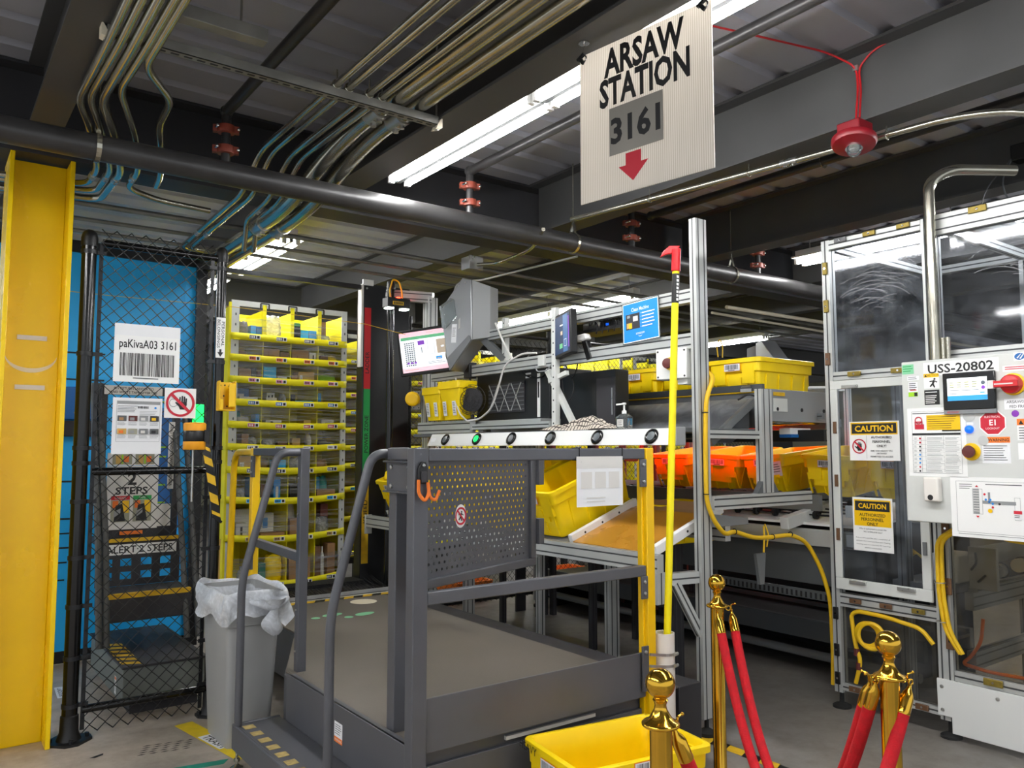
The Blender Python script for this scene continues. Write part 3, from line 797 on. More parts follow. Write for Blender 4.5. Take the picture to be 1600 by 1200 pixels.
FY = 4.755
t = thing('chain_link_fence', 'black chain-link fence section between two black posts beside the yellow column', 'fence', (1.04, FY, 0))
def fence_post(x, r, zt, fl):
    mb = M('gloss_black'); mb.cyl((x, FY, .012), (x, FY, zt - .05), r, 24)
    mb.build('post', t, ang=50)
    mb = M('black'); mb.lathe([(r + .004, zt - .09), (r + .005, zt - .045), (r * .95, zt - .015), (r * .5, zt), (.0005, zt + .003)], (x, FY, 0), n=24); mb.build('post_cap', t, ang=50)
    mb = M('black'); a = fl
    pl = [(x - a, FY - .03), (x - .03, FY - a), (x + .03, FY - a), (x + a, FY - .03), (x + a, FY + .03), (x + .03, FY + a), (x - .03, FY + a), (x - a, FY + .03)]
    mb.prism([(p, q, 0) for p, q in pl], (0, 0, .012)); mb.lathe([(r + .022, .012), (r + .008, .05), (r + .006, .13), (r, .135)], (x, FY, 0), n=24); mb.build('base_plate', t)
    for sx, sy in ((-1, 0), (1, 0), (0, -1), (0, 1)):
        mb = M('black_metal'); mb.cyl((x + sx * a * .8, FY + sy * a * .8, .012), (x + sx * a * .8, FY + sy * a * .8, .03), .011, 6); mb.build('anchor_bolt', t)
fence_post(.69, .037, 2.67, .105); fence_post(1.39, .029, 2.68, .07)
mb = M('gloss_black'); mb.cyl((.755, FY, 2.61), (1.36, FY, 2.61), .021, 14); mb.build('rail', t)
mb = M('gloss_black'); mb.cyl((.745, FY, 1.375), (1.36, FY, 1.375), .021, 14); mb.build('rail', t)
mb = M('gloss_black'); mb.cyl((.745, FY, .15), (1.36, FY, .15), .021, 14); mb.build('rail', t)
for x in (.748, 1.335):
    mb = M('black_metal'); mb.box(x - .01, x + .01, FY - .012, FY - .006, .05, 2.60); mb.build('tension_bar', t)
for z in (.18, .42, .68, .93, 1.22, 1.42, 1.50, 2.0, 2.55):
    for x, r, e in ((.69, .037, 1), (1.39, .029, -1)):
        mb = M('black_metal'); mb.lathe([(r + .0005, z - .011), (r + .004, z - .011), (r + .004, z + .011), (r + .0005, z + .011)], (x, FY, 0), n=18)
        mb.bar((x + e * (r + .001), FY - .012, z), (x + e * (r + .045), FY - .012, z), .012, .02); mb.build('brace_band', t)
mb = M('black')
chainlink(mb, .745, 1.345, .035, 2.70, .0735, .0034, lambda u, d, z: (u, FY + d - .018, z), 5)
mb.build('wire_mesh', t, ang=80)

def fsign(xc, zc, w, h, base='paper', y=4.728, thick=.002): return Sign((xc, y, zc), (1, 0, 0), (0, 0, 1), w, h, base, thick)
S = fsign(.994, 2.018, .338, .318, 'white')
S.rect('paper', -.169, .095, .169, .159); S.text('ink', 'paKivaA03 3161', .002, .045, h=.062, w=.292, bold=.01)
S.barcode('ink', -.138, -.125, .140, .0, 54); S.lines('grey_dark', -.07, .07, -.137, 1, .01, .005)
S.build('barcode_sign', 'large white barcode sign with printed station code, upper sign on the chain-link fence', 'sign')
S = fsign(.955, 1.62, .25, .305, 'paper')
S.frame('grey_dark', -.105, -.085, .115, .135, .0012)
S.rect('grey', -.103, .118, .113, .133); S.barcode('ink', .0, .095, .055, .108, 18); S.disc('blue', .09, .1, .006)
S.lines('grey_dark', -.1, .0, .108, 5, .008, .0022); S.lines('grey', .01, .11, .08, 4, .008, .002)
for r, z in enumerate((.025, -.045)):
    for c in range(4):
        x = -.1 + .0545 * c
        S.rect(('grey_dark', 'maroon', 'grey', 'ladder_dark', 'tan', 'olive', 'grey_mid', 'grey_dark')[r * 4 + c], x, z, x + .045, z + .03)
        S.rect(('cardboard', 'grey', 'offwhite', 'yellow', 'orange', 'grey', 'carton_white', 'ink')[r * 4 + c], x + .008, z + .005, x + .03, z + .02)
        S.lines('grey', x, x + .045, z - .008, 3, .006, .0018)
S.build('instruction_sheet', 'white instruction sheet with eight small photos on the chain-link fence', 'sign')
S = fsign(1.175, 1.752, .168, .168, 'white')
S.annulus('sign_red', 0, 0, .064, .077); S.disc('white', -.035, -.005, .028); S.annulus('grey_dark', -.037, .0, .020, .0225, 20)
S.hand('ink', .012, .0, .055); S.no('sign_red', 0, 0, .077)
S.build('prohibition_sign', 'white square no-entry sign with a black hand in a red ring on the fence', 'sign')
S = Sign((1.385, 4.722, 2.14), (0, 0, -1), (1, 0, 0), .235, .052, 'white', .0015)
S.text('ink', 'PERSONAL', -.022, .012, h=.017, w=.145, bold=.01); S.text('ink', 'BELONGINGS', -.022, -.012, h=.017, w=.165, bold=.01)
S.poly('ink', [(.068, -.006), (.085, -.006), (.085, -.017), (.112, .0), (.085, .017), (.085, .006), (.068, .006)])
S.build('post_label', 'white PERSONAL BELONGINGS label with arrow down the right fence post', 'label')
t = thing('phone_holder', 'yellow plastic holder clipped to the right fence post', 'holder', (1.415, 4.69, 1.71))
mb = M('yellow'); mb.box(1.365, 1.462, 4.700, 4.708, 1.715, 1.88); mb.box(1.365, 1.462, 4.655, 4.70, 1.712, 1.72)
for x in (1.365, 1.454): mb.box(x, x + .008, 4.652, 4.70, 1.715, 1.885)
mb.box(1.420, 1.455, 4.648, 4.656, 1.735, 1.87)
mb.box(1.37, 1.39, 4.648, 4.656, 1.715, 1.78); mb.build('cradle', t, bevel=.003)
mb = M('ink')
for x, z in ((1.385, 1.86), (1.41, 1.862), (1.435, 1.858), (1.405, 1.80), (1.425, 1.74)): mb.cyl((x, 4.6985, z), (x, 4.7, z), .005, 8)
mb.build('screw', t)
t = thing('belt_barrier', 'orange and black retractable belt cassette on the fence with striped belt hanging down', 'barrier', (1.245, 4.69, 1.49))
mb = M('amber'); mb.lathe([(.056, 0), (.06, .004), (.06, .046), (.052, .05)], (1.245, 4.68, 1.49), n=24); mb.lathe([(.052, .103), (.06, .107), (.06, .146), (.052, .152), (.02, .153)], (1.245, 4.68, 1.49), n=24)
mb.build('housing', t, ang=50)
mb = M('black'); mb.lathe([(.058, .046), (.0605, .05), (.0605, .102), (.058, .106)], (1.245, 4.68, 1.49), n=24); mb.box(1.285, 1.31, 4.63, 4.67, 1.535, 1.60); mb.build('belt_cassette', t)
mb = M('black')
P = [Vector(p) for p in ((1.295, 4.66, 1.545), (1.305, 4.655, 1.50), (1.325, 4.65, 1.40), (1.345, 4.65, 1.28), (1.365, 4.65, 1.16), (1.372, 4.65, 1.115))]
N = 22; L = []
for i in range(N + 1):
    f = i / N * (len(P) - 1); j = min(int(f), len(P) - 2); L.append(P[j].lerp(P[j + 1], f - j))
for i in range(N):
    a, b = L[i], L[i + 1]; w = Vector((.024, 0, .003)); sl = Vector((0, 0, -.03))
    k = i
    mb.m('hazard_yellow' if (i // 2) % 2 else 'black')
    mb.quad(a - w, a + w + sl, b + w + sl, b - w)
mb.m('black').bar(L[-1] - Vector((.026, 0, -.004)), L[-1] + Vector((.026, 0, -.034)), .012, .014)
mb.build('belt', t, smooth=False)
mb = M('steel'); mb.cyl((1.245, 4.70, 1.2), (1.245, 4.70, 1.49), .006, 8); mb.build('rod', t)

# ---------------------------------------------------------------- blue wall panel behind
BY = 6.40
t = thing('blue_panel', 'tall bright blue wall panel behind the chain-link fence', 'panel', (1.0, BY, 0))
mb = M('panel_blue'); mb.box(.0, 1.70, BY, BY + .05, .10, 2.90); mb.build('sheet', t)
mb = M('black'); mb.box(.0, 1.74, BY - .02, BY + .06, 2.90, 2.985); mb.build('top_rail', t)
mb = M('black'); mb.box(.0, 1.74, BY - .01, BY + .06, .02, .10); mb.build('kick_rail', t)
mb = M('black'); mb.box(1.70, 1.76, BY - .02, BY + .06, .02, 2.90); mb.build('side_rail', t)
mb = M('panel_blue'); mb.box(1.60, 1.62, BY - .006, BY, .3, 2.75); mb.build('edge_bead', t)
for z, x1, th in ((2.17, 1.06, .012), (1.98, 1.06, .012), (1.26, .92, .012), (1.0, .9, .012), (.90, .89, .01), (.80, .88, .012), (.70, .87, .01), (.58, .86, .010)):
    mb = M('ink'); mb.box(.70, x1, BY - .004, BY, z, z + th); mb.build('slot', t)
mb = M('panel_navy'); mb.box(.60, 1.02, BY - .05, BY - .001, 1.70, 1.93); mb.build('blue_box', t, bevel=.004)
mb = M('ladder_dark'); mb.box(.60, 1.02, BY - .09, BY - .002, 1.58, 1.69); mb.build('dark_box', t, bevel=.006)
S = Sign((.885, BY - .0505, 1.76), (1, 0, 0), (0, 0, 1), .05, .05, 'grey_dark', 0); S.poly('hazard_yellow', [(-.018, -.015), (.018, -.015), (0, .018)]); S.build('warning_sticker', parent=t)
mb = M('panel_navy'); mb.box(1.42, 1.595, BY - .004, BY, .9, 1.80); mb.build('dark_insert', t)
for z in (1.84, 1.5, 1.43, 1.22, 1.09, .96):
    mb = M('lime'); mb.box(1.44 if z < 1.8 else 1.36, 1.50, BY - .007, BY - .004, z, z + .012); mb.build('reflective_mark', t)
mb = M('cable_yellow'); mb.tube([(.2, 5.9, 2.53), (1.0, 5.9, 2.525), (1.75, 5.7, 2.50)], .0022, 5); mb.tube([(1.75, 5.7, 2.50), (2.72, 5.57, 2.45), (3.15, 5.55, 2.38)], .0022, 5)
mb.build('pull_cord', label='thin yellow pull cord stretched across the fence and shelving tops', cat='cord')
t = thing('indicator_light', 'green indicator light glowing behind the right side of the fence', 'light', (1.69, 6.3, 1.65))
mb = M('led_green'); mb.box(1.655, 1.735, 6.28, 6.30, 1.60, 1.83); mb.build('lens', t, bevel=.006)
mb = M('black'); mb.box(1.645, 1.745, 6.30, 6.395, 1.59, 1.84); mb.build('case', t)

# ---------------------------------------------------------------- two-step ladder
t = thing('step_ladder', 'grey rolling step ladder behind the fence with ALERT 2 STEPS sign', 'ladder', (1.2, 5.5, 0))
mb = M('ladder_side'); mb.box(.985, 1.43, 4.99, 6.03, .06, .262); mb.build('base_box', t, bevel=.008)
mb = M('ladder_dark'); mb.box(.975, 1.44, 4.98, 6.03, .262, .275); mb.build('lower_tread', t, bevel=.003)
mb = M('ladder_dark'); mb.box(1.03, 1.40, 5.03, 5.98, .0, .06); mb.build('plinth', t)
for i in range(6):
    mb = M('hazard_yellow'); y = 5.06 + i * .105
    mb.prism([(.985, y, .2752), (1.085, y - .05, .2752), (1.085, y + .005, .2752), (.985, y + .055, .2752)], (0, 0, .0012)); mb.build('hazard_mark', t)
mb = M('ladder_dark'); mb.box(.955, 1.47, 5.46, 5.80, .43, .60); mb.build('upper_tread', t, bevel=.01)
mb = M('hazard_yellow'); mb.box(.965, 1.46, 5.452, 5.50, .600, .603); mb.box(.965, 1.46, 5.456, 5.46, .575, .603); mb.build('edge_stripe', t)
mb = M('ladder_dark'); mb.box(.955, 1.47, 5.80, 6.1, .87, .905); mb.build('top_tread', t, bevel=.004)
mb = M('hazard_yellow'); mb.box(.97, 1.455, 5.788, 5.80, .885, .908); mb.build('edge_stripe', t)
mb = M('ladder_dark')
def plate_with_holes(mb, x0, x1, z0, z1, y0, y1, holes):
    xs = sorted({x0, x1} | {h[0] for h in holes} | {h[1] for h in holes}); zs = sorted({z0, z1} | {h[2] for h in holes} | {h[3] for h in holes})
    for i in range(len(xs) - 1):
        for j in range(len(zs) - 1):
            cx, cz = (xs[i] + xs[i + 1]) / 2, (zs[j] + zs[j + 1]) / 2
            if not any(h[0] < cx < h[1] and h[2] < cz < h[3] for h in holes): mb.box(xs[i], xs[i + 1], y0, y1, zs[j], zs[j + 1])
plate_with_holes(mb, .955, 1.47, .60, .87, 5.80, 5.82, [(x, x + .07, z, z + .05) for x in (.985, 1.10, 1.225, 1.345) for z in (.64, .725)])
mb.build('perforated_riser', t, smooth=False)
S = Sign((1.215, 5.797, .835), (1, 0, 0), (0, 0, 1), .46, .068, 'white', .003); S.text('ink', 'ALERT·2 STEPS', 0, 0, h=.046, w=.41, bold=.012); S.build('alert_sign', parent=t)
S = Sign((1.17, 5.86, 1.17), (1, 0, 0), (0, 0, 1), .32, .42, 'offwhite', .004)
S.rect('offwhite', .16, -.2, .245, -.05); S.text('ink', '2', -.005, .125, h=.085, bold=.03); S.text('ink', 'STEPS', -.005, .045, h=.05, w=.2, bold=.02)
S.rect('red', -.13, -.015, -.015, .012); S.rect('green', .005, -.015, .12, .012); S.text('offwhite', 'UNSAFE', -.072, -.002, h=.014); S.text('offwhite', 'SAFE', .062, -.002, h=.014)
for x in (-.13, .005):
    S.rect('olive', x, -.16, x + .115, -.017); S.rect('yellow', x + .07, -.10, x + .11, -.02); S.rect('orange', x + .01, -.07, x + .045, -.02); S.poly('black', [(x + .03, -.05), (x + .07, -.04), (x + .09, -.155), (x + .02, -.155)]); S.poly('grey', [(x + .02, -.09), (x + .06, -.07), (x + .06, -.10), (x + .02, -.13)])
S.build('steps_sign', parent=t)
S = Sign((1.17, 5.86, 1.425), (1, 0, 0), (0, 0, 1), .32, .085, 'paper', .003)
for x in (-.13, .01): S.rect('olive', x, -.035, x + .12, .035); S.rect('tan', x + .02, -.03, x + .05, .025); S.rect('orange', x + .07, -.02, x + .1, .02); S.rect('lime', x + .055, -.03, x + .065, .03)
S.build('photo_sheet', parent=t)
S = Sign((1.15, 5.83, 1.885), (1, 0, 0), (0, 0, 1), .36, .06, 'offwhite', .003); S.text('ink', 'PLS RETURN LADDER TO', 0, .013, h=.016, bold=.012); S.text('ink', 'AND WHITE TAPE AFTER USE', 0, -.013, h=.016, bold=.012); S.build('return_strip', parent=t)
S = Sign((1.405, 5.85, 1.45), (0, 0, -1), (1, 0, 0), .46, .04, 'offwhite', .003); S.text('ink', 'READY HAND TO WORK LADDER', 0, 0, h=.02, w=.42, bold=.01); S.build('side_strip', parent=t)
mb = M('ladder_dark'); mb.box(.97, 1.46, 5.87, 5.885, .905, .97); mb.build('sign_board', t)
mb = M('warn_orange'); mb.box(1.10, 1.24, 5.855, 5.8675, .925, .948); mb.build('orange_sticker', t)
for x in (.925, .965):
    mb = M('ladder_grey'); mb.tube(smooth_path([(x, 5.4 if x < .97 else 5.7, .30), (x, 5.55 if x < .97 else 5.75, .9), (x, 5.84, 1.55), (x, 5.95, 1.93)], .1), .02, 10); mb.build('handrail', t, ang=60)
for x in (1.43, 1.50):
    mb = M('ladder_grey'); mb.tube(smooth_path([(x, 5.4, .30), (x, 5.6, .9), (x, 5.84, 1.55), (x, 5.95, 1.86)], .1), .018, 10); mb.build('handrail', t, ang=60)
mb = M('ladder_dark'); mb.box(.955, .995, 5.84, 5.90, .9, 1.92); mb.build('upright', t, bevel=.004)
mb = M('ladder_dark'); mb.box(1.42, 1.46, 5.86, 5.92, .9, 1.80); mb.build('upright', t, bevel=.004)
mb = M('ladder_dark'); mb.box(.955, 1.46, 5.845, 5.875, 1.855, 1.915); mb.build('top_bar', t, bevel=.004)
S = Sign((.9845, 5.2, .13), (0, -1, 0), (0, 0, 1), .05, .10, 'paper', 0); S.rect('warn_orange', -.02, .03, .02, .045); S.lines('grey_dark', -.02, .02, .02, 6, .01, .003); S.rect('paper', -.025, -.05, .025, .05, .0003); S.build('sticker', parent=t)
mb = M('tan'); mb.box(1.47, 1.49, 4.96, 4.985, .0, .95); mb.build('wooden_batten', label='thin tan strip standing beside the step ladder behind the right fence post', cat='strip')

# ---------------------------------------------------------------- waste bin and liner
t = thing('waste_bin', 'tall grey plastic bin standing beside the right fence post', 'bin', (1.415, 4.33, 0))
def ringpts(x0, x1, y0, y1, z, r=.03, n=4):
    out = []
    for cx, cy, a0 in ((x1 - r, y1 - r, 0), (x0 + r, y1 - r, PI / 2), (x0 + r, y0 + r, PI), (x1 - r, y0 + r, 1.5 * PI)):
        for i in range(n + 1):
            a = a0 + PI / 2 * i / n; out.append((cx + r * math.cos(a), cy + r * math.sin(a), z))
    return out
def loft(mb, rings, close_bottom=True):
    n = len(rings[0]); vs = [p for r in rings for p in r]; fs = []
    for i in range(len(rings) - 1):
        for j in range(n): fs.append((i * n + j, i * n + (j + 1) % n, (i + 1) * n + (j + 1) % n, (i + 1) * n + j))
    if close_bottom: fs.append(tuple(range(n - 1, -1, -1)))
    return mb.add(vs, fs)
mb = M('can_grey')
loft(mb, [ringpts(1.305, 1.525, 4.155, 4.495, 0), ringpts(1.303, 1.527, 4.152, 4.50, .02), ringpts(1.282, 1.552, 4.118, 4.545, .60), ringpts(1.272, 1.562, 4.108, 4.555, .605), ringpts(1.268, 1.566, 4.10, 4.56, .765),
          ringpts(1.276, 1.558, 4.108, 4.552, .765), ringpts(1.29, 1.545, 4.125, 4.54, .55), ringpts(1.315, 1.515, 4.165, 4.485, .02)])
mb.build('body', t, ang=40)
rnd = random.Random(3)
mb = M('liner'); rows = []
prof = [(-.055, .45), (-.045, .60), (-.02, .70), (.004, .775), (.020, .785), (.026, .76), (.030, .73), (.034, .70), (.026, .665), (.034, .645)]
base = [tuple(Vector(q0).lerp(Vector(q1), f_ / 5)) for q0, q1 in (lambda R_: list(zip(R_, R_[1:] + R_[:1])))(ringpts(1.27, 1.564, 4.105, 4.556, 0, .03, 4)) for f_ in range(5)]; n = len(base)
ph = [rnd.uniform(0, 6.28) for _ in range(6)]
for k, (o, z) in enumerate(prof):
    row = []
    for i, (x, y, _) in enumerate(base + [base[0]]):
        cx, cy = x - 1.417, y - 4.33; d = math.hypot(cx, cy); a = math.atan2(cy, cx)
        wob = .016 * math.sin(9 * a + ph[0] + k) + .013 * math.sin(17 * a + ph[1] - .7 * k) + .008 * math.sin(27 * a + ph[2] + 1.3 * k)
        dz = (.026 * math.sin(5 * a + ph[3]) + .02 * math.sin(11 * a + ph[4]) + .012 * math.sin(19 * a)) * (k / 9) ** 1.5
        f = 1 + (o + (wob + .012) * (.25 + k / 9) if k > 3 else o) / d
        row.append((1.417 + cx * f, 4.33 + cy * f, z + dz))
    rows.append(row)
mb.sheet(rows)
o = mb.build('bin_liner', label='translucent white bag folded over the rim of the grey bin and knotted', cat='bag', sub=1, ang=180)
mb = M('liner')     # knotted tail of the bag
rows = []
for k in range(9):
    z = .745 - k * .023; w = (.085, .06, .028, .026, .045, .062, .066, .055, .02)[k]
    rows.append([(1.478 + .012 * math.sin(k) + w * math.cos(a) * (1 + .18 * math.sin(5 * a + k)) * .8, 4.02 + w * .55 * math.sin(a) * (1 + .2 * math.sin(4 * a - k)), z + .006 * math.sin(6 * a)) for a in [2 * PI * i / 16 for i in range(17)]])
mb.sheet(rows); mb.tube([(1.36, 4.06, .735), (1.42, 4.035, .72), (1.478, 4.015, .70), (1.53, 4.03, .715), (1.585, 4.08, .735)], [.012, .02, .03, .02, .012], 10)
mb.build('bag_knot', o, sub=1, ang=180)
# ---------------------------------------------------------------- floor tapes and marks
S = Sign((1.295, 4.33, .0006), (.17, -.985, 0), (.985, .17, 0), .68, .10, 'tape_yellow', 0); S.rect('tape_yellow', -.36, -.05, .34, .05, .0003)
S.rect('paper', -.10, -.040, .14, .030); S.text('ink', 'TRASH', .02, -.005, h=.045, w=.21, bold=.012)
S.build('floor_tape', 'yellow TRASH tape on the floor along the grey bin', 'tape')
mb = M('tape_green'); mb.prism([(.90, 4.045, .0003), (1.24, 3.985, .0003), (1.28, 4.035, .0003), (.90, 4.10, .0003)], (0, 0, .0006)); mb.build('floor_tape', label='dark green tape on the floor at the foot of the platform step', cat='tape')
S = Sign((.775, 5.72, .0006), (-.05, -1, 0), (1, -.05, 0), .26, .05, 'paper', 0); S.rect('paper', -.13, -.025, .13, .025, .0003); S.text('ink', 'LADDER', 0, 0, h=.024, w=.2, bold=.01)
S.build('floor_label', 'white label on the floor just right of the yellow column', 'label')
mb = M('ink'); rnd = random.Random(5)
for i in range(5):
    for j in range(5):
        x, y = .95 + i * .05 + j * .012 + rnd.uniform(-.006, .006), 4.34 + j * .028 - i * .01
        mb.prism([(x - .02, y, .0004), (x, y - .006, .0004), (x + .02, y, .0004), (x, y + .006, .0004)], (0, 0, .0002))
mb.build('tyre_mark', label='small dark diamond-pattern scuff on the floor in front of the fence', cat='mark', kind='stuff')
mb = M('ink'); mb.prism([(.74, 4.445, .0004), (.76, 4.43, .0004), (.80, 4.45, .0004), (.805, 4.475, .0004), (.77, 4.46, .0004)], (0, 0, .0003)); mb.build('paint_mark', label='small dark smear on the floor near the left fence post', cat='mark')

# ================================================================ WORK PLATFORM
PY = 2.585
t = thing('work_platform', 'dark grey steel work platform with handrails, step and rubber deck', 'platform', (2.2, 4.0, 0))
mb = M('plat_grey'); mb.prism([(1.50, 2.62, .10), (2.88, 2.62, .10), (2.88, 5.60, .10), (1.863, 5.60, .10), (1.863, 4.69, .10), (1.50, 3.91, .10)], (0, 0, .292)); mb.build('base_frame', t, bevel=.004)
mb = M('deck_rubber')
mb.prism([(1.512, 2.60, .392), (2.88, 2.60, .392), (2.88, 5.60, .392), (1.863, 5.60, .392), (1.863, 4.70, .392), (1.512, 3.92, .392)], (0, 0, .010)); mb.build('deck', t)
mb = M('ladder_dark'); mb.box(2.885, 3.04, 2.60, 5.60, .10, .395); mb.build('side_apron', t, bevel=.004)
mb = M('plat_grey'); mb.box(1.519, 2.645, PY - .008, PY + .004, .402, .594); mb.build('toe_board', t, bevel=.0015)
mb = M('plat_grey'); mb.box(1.50, 2.70, 2.60, 2.618, .02, .345); mb.build('skirt', t, bevel=.002)
mb = M('offwhite'); mb.box(1.90, 2.37, 2.605, 2.619, .362, .376); mb.build('edge_strip', t)
mb = M('plat_grey'); mb.box(1.485, 1.499, 2.62, 3.84, .06, .412); mb.box(1.488, 1.52, 2.64, 3.82, .400, .412); mb.build('riser_plate', t, bevel=.002)
S = Sign((1.4845, 3.24, .30), (0, -1, 0), (0, 0, 1), .085, .085, 'paper', 0); S.rect('paper', -.04, -.042, .04, .042, .0003); S.rect('warn_orange', -.04, -.042, .04, -.02); S.lines('grey_dark', -.032, .032, .03, 5, .009, .003); S.text('white', 'WARNING', 0, -.031, h=.010); S.build('warning_label', parent=t)
# hazard edge at the shelving side
mb = M('offwhite'); mb.box(1.87, 3.0, 5.575, 5.60, .4022, .4032); mb.build('edge_line', t)
k = 0; x = 1.87
while x < 3.0:
    mb = M('hazard_yellow' if k % 2 else 'black')
    mb.prism([(x, 5.50, .4024), (x + .075, 5.50, .4024), (x + .115, 5.572, .4024), (x + .04, 5.572, .4024)], (0, 0, .0008)); mb.build('hazard_stripe', t); x += .075; k += 1
# footprints and spot on the deck
def footprint(x, y, rot, m):
    mb = M(m); c, s_ = math.cos(rot), math.sin(rot)
    def P(a, b): return (x + a * c - b * s_, y + a * s_ + b * c, .4026)
    mb.prism([P(.03 + .075 * math.cos(a) * (1 + .15 * math.cos(a)), .042 * math.sin(a)) for a in [2 * PI * i / 18 for i in range(18)]], (0, 0, .0006))
    mb.prism([P(-.095 + .03 * math.cos(a), .03 * math.sin(a)) for a in [2 * PI * i / 14 for i in range(14)]], (0, 0, .0006))
    return mb.build('footprint_decal', t)
footprint(2.21, 5.02, .25, 'mint'); footprint(2.40, 4.93, .25, 'mint')
mb = M('cream'); mb.prism([(2.62 + .095 * math.cos(2 * PI * i / 24), 5.33 + .095 * math.sin(2 * PI * i / 24), .4026) for i in range(24)], (0, 0, .0006)); mb.build('round_decal', t)

# step
st = None
mb = M('plat_grey'); mb.box(1.262, 1.484, 2.66, 3.915, .178, .196); mb.box(1.255, 1.272, 2.66, 3.925, .085, .2); mb.box(1.262, 1.484, 3.905, 3.925, .085, .2); mb.box(1.262, 1.484, 2.655, 2.67, .085, .2)
st = mb.build('step', t, bevel=.004)
for i in range(11):
    y = 3.84 - i * .105
    mb = M('worn_gold'); mb.box(1.285, 1.335, y - .028, y + .028, .1962, .1972); mb.build('grip_square', st)
for y in (3.90, 2.70):
    for x in (1.275,):
        mb = M('galv'); mb.lathe([(.030, 0), (.030, .006), (.012, .016), (.007, .02), (.007, .085)], (x, y, 0), n=16); mb.cyl((x, y, .03), (x, y, .045), .014, 6); mb.build('levelling_foot', st)
# handrails of the step
def bolt(p, d, par, r=.009):
    mb = M('steel'); p = Vector(p); d = Vector(d).normalized()
    mb.lathe([(r, 0), (r, .002), (r * .8, .006), (.0005, .007)], p, d, 10); return mb.build('bolt', par, ang=50)
for y in (3.885, 2.865):
    mb = M('plat_grey'); mb.tube(smooth_path([(1.272, y, .2), (1.272, y, .875), (1.435, y, 1.478), (1.56, y, 1.478)], .09, 7), .0185, 14); mb.build('stair_handrail', t, ang=60)
mb = M('plat_grey'); mb.box(1.545, 1.592, 3.862, 3.908, .0, 1.50); fp = mb.build('gate_post', t, bevel=.004)
for z in (1.35, 1.17, .70, .5): bolt((1.5448, 3.885, z), (-1, 0, 0), fp, .005)
mb = M('plat_grey'); mb.box(1.528, 1.588, 2.835, 2.895, .0, 1.502); hp = mb.build('gate_post', t, bevel=.004)
mb = M('plat_grey'); mb.box(1.455, 1.517, PY - .02, PY + .035, .0, 1.50); cp = mb.build('corner_post', t, bevel=.004)
mb = M('plat_grey')     # clamp plate between the two posts
mb.box(1.520, 1.527, 2.62, 2.90, 1.325, 1.45); mb.box(1.50, 1.527, 2.62, 2.90, 1.443, 1.45); mb.box(1.50, 1.527, 2.62, 2.90, 1.325, 1.332)
cl = mb.build('clamp_plate', t, bevel=.002)
for y in (2.86, 2.72):
    for z in (1.425, 1.35): bolt((1.52, y, z), (-1, 0, 0), cl, .010)
mb = M('plat_grey'); mb.box(1.49, 1.53, 2.64, 2.84, 1.455, 1.50); mb.build('top_cap', t, bevel=.003)
mb = M('galv'); mb.cyl((1.522, 2.70, .5), (1.522, 2.70, 1.325), .006, 8); mb.build('pivot_rod', t)
# side railing beyond the step with yellow post and loop
mb = M('plat_grey'); mb.bar((1.568, 3.90, 1.478), (1.607, 4.72, 1.478), .04, .042); mb.build('side_rail', t, bevel=.003)
mb = M('plat_grey'); mb.bar((1.568, 3.90, .955), (1.607, 4.72, .955), .034, .045); mb.build('side_rail', t, bevel=.003)
mb = M('yellow'); mb.box(1.585, 1.63, 4.70, 4.75, 0, 1.50); yp = mb.build('end_post', t, bevel=.004)
for z0, z1 in ((1.33, 1.455), (.80, .935)):
    mb = M('plat_grey'); mb.box(1.570, 1.585, 4.655, 4.70, z0, z1); q = mb.build('bracket', t, bevel=.002)
    for z in (z0 + .03, z1 - .03): bolt((1.5698, 4.678, z), (-1, 0, 0), q, .008)
mb = M('yellow'); mb.tube(smooth_path([(1.61, 4.74, 1.475), (1.628, 5.18, 1.475), (1.632, 5.24, .6), (1.632, 5.24, .02)], .13, 7), .02, 14); mb.build('loop_handrail', t, ang=60)
# near side railing
mb = M('plat_grey'); mb.box(1.517, 2.648, PY - .018, PY + .024, 1.450, 1.4985); mb.build('top_rail', t, bevel=.004)
mb = M('plat_grey'); mb.box(1.517, 2.648, PY - .018, PY + .016, .928, .975); mb.build('mid_rail', t, bevel=.004)
mb = M('yellow'); mb.box(2.652, 2.70, PY - .022, PY + .03, .0, 1.50); mb.box(2.642, 2.654, PY + .0, PY + .03, .0, 1.44); yp2 = mb.build('end_post', t, bevel=.003)
for z0, z1 in ((1.325, 1.45), (.83, .93), (.43, .625)):
    mb = M('plat_grey'); mb.box(2.612, 2.651, PY - .026, PY - .016, z0, z1); q = mb.build('bracket', t, bevel=.002)
    for z in (z0 + .025, z1 - .025): bolt((2.63, PY - .026, z), (0, -1, 0), q, .0085)
# swing gate, folded inward
ga = math.radians(19.5); gu = Vector((math.cos(ga), math.sin(ga), 0)); gn = Vector((math.sin(ga), -math.cos(ga), 0)); go = Vector((1.512, 2.652, 0))
def G(u, d, z): return go + gu * u + gn * d + Vector((0, 0, z))
def gbar(mb, u0, u1, z0, z1, d0, d1):
    c = [G(u, d, z) for z in (z0, z1) for d in (d1, d0) for u in (u0, u1)]
    return mb.add(c, [(0, 2, 3, 1), (4, 5, 7, 6), (0, 1, 5, 4), (2, 6, 7, 3), (0, 4, 6, 2), (1, 3, 7, 5)])
mb = M('plat_grey'); gbar(mb, 0, .84, 1.455, 1.495, -.035, .005); gbar(mb, 0, .84, .965, 1.0, -.035, .005); gbar(mb, .80, .84, 1.0, 1.455, -.035, .005); gbar(mb, 0, .03, 1.0, 1.455, -.035, .005)
gf = mb.build('gate_frame', t, bevel=.003)
mb = M('plat_grey')
NU, NV, pu, pv = 23, 16, .0325, .0265
u0, z0 = .035, 1.014
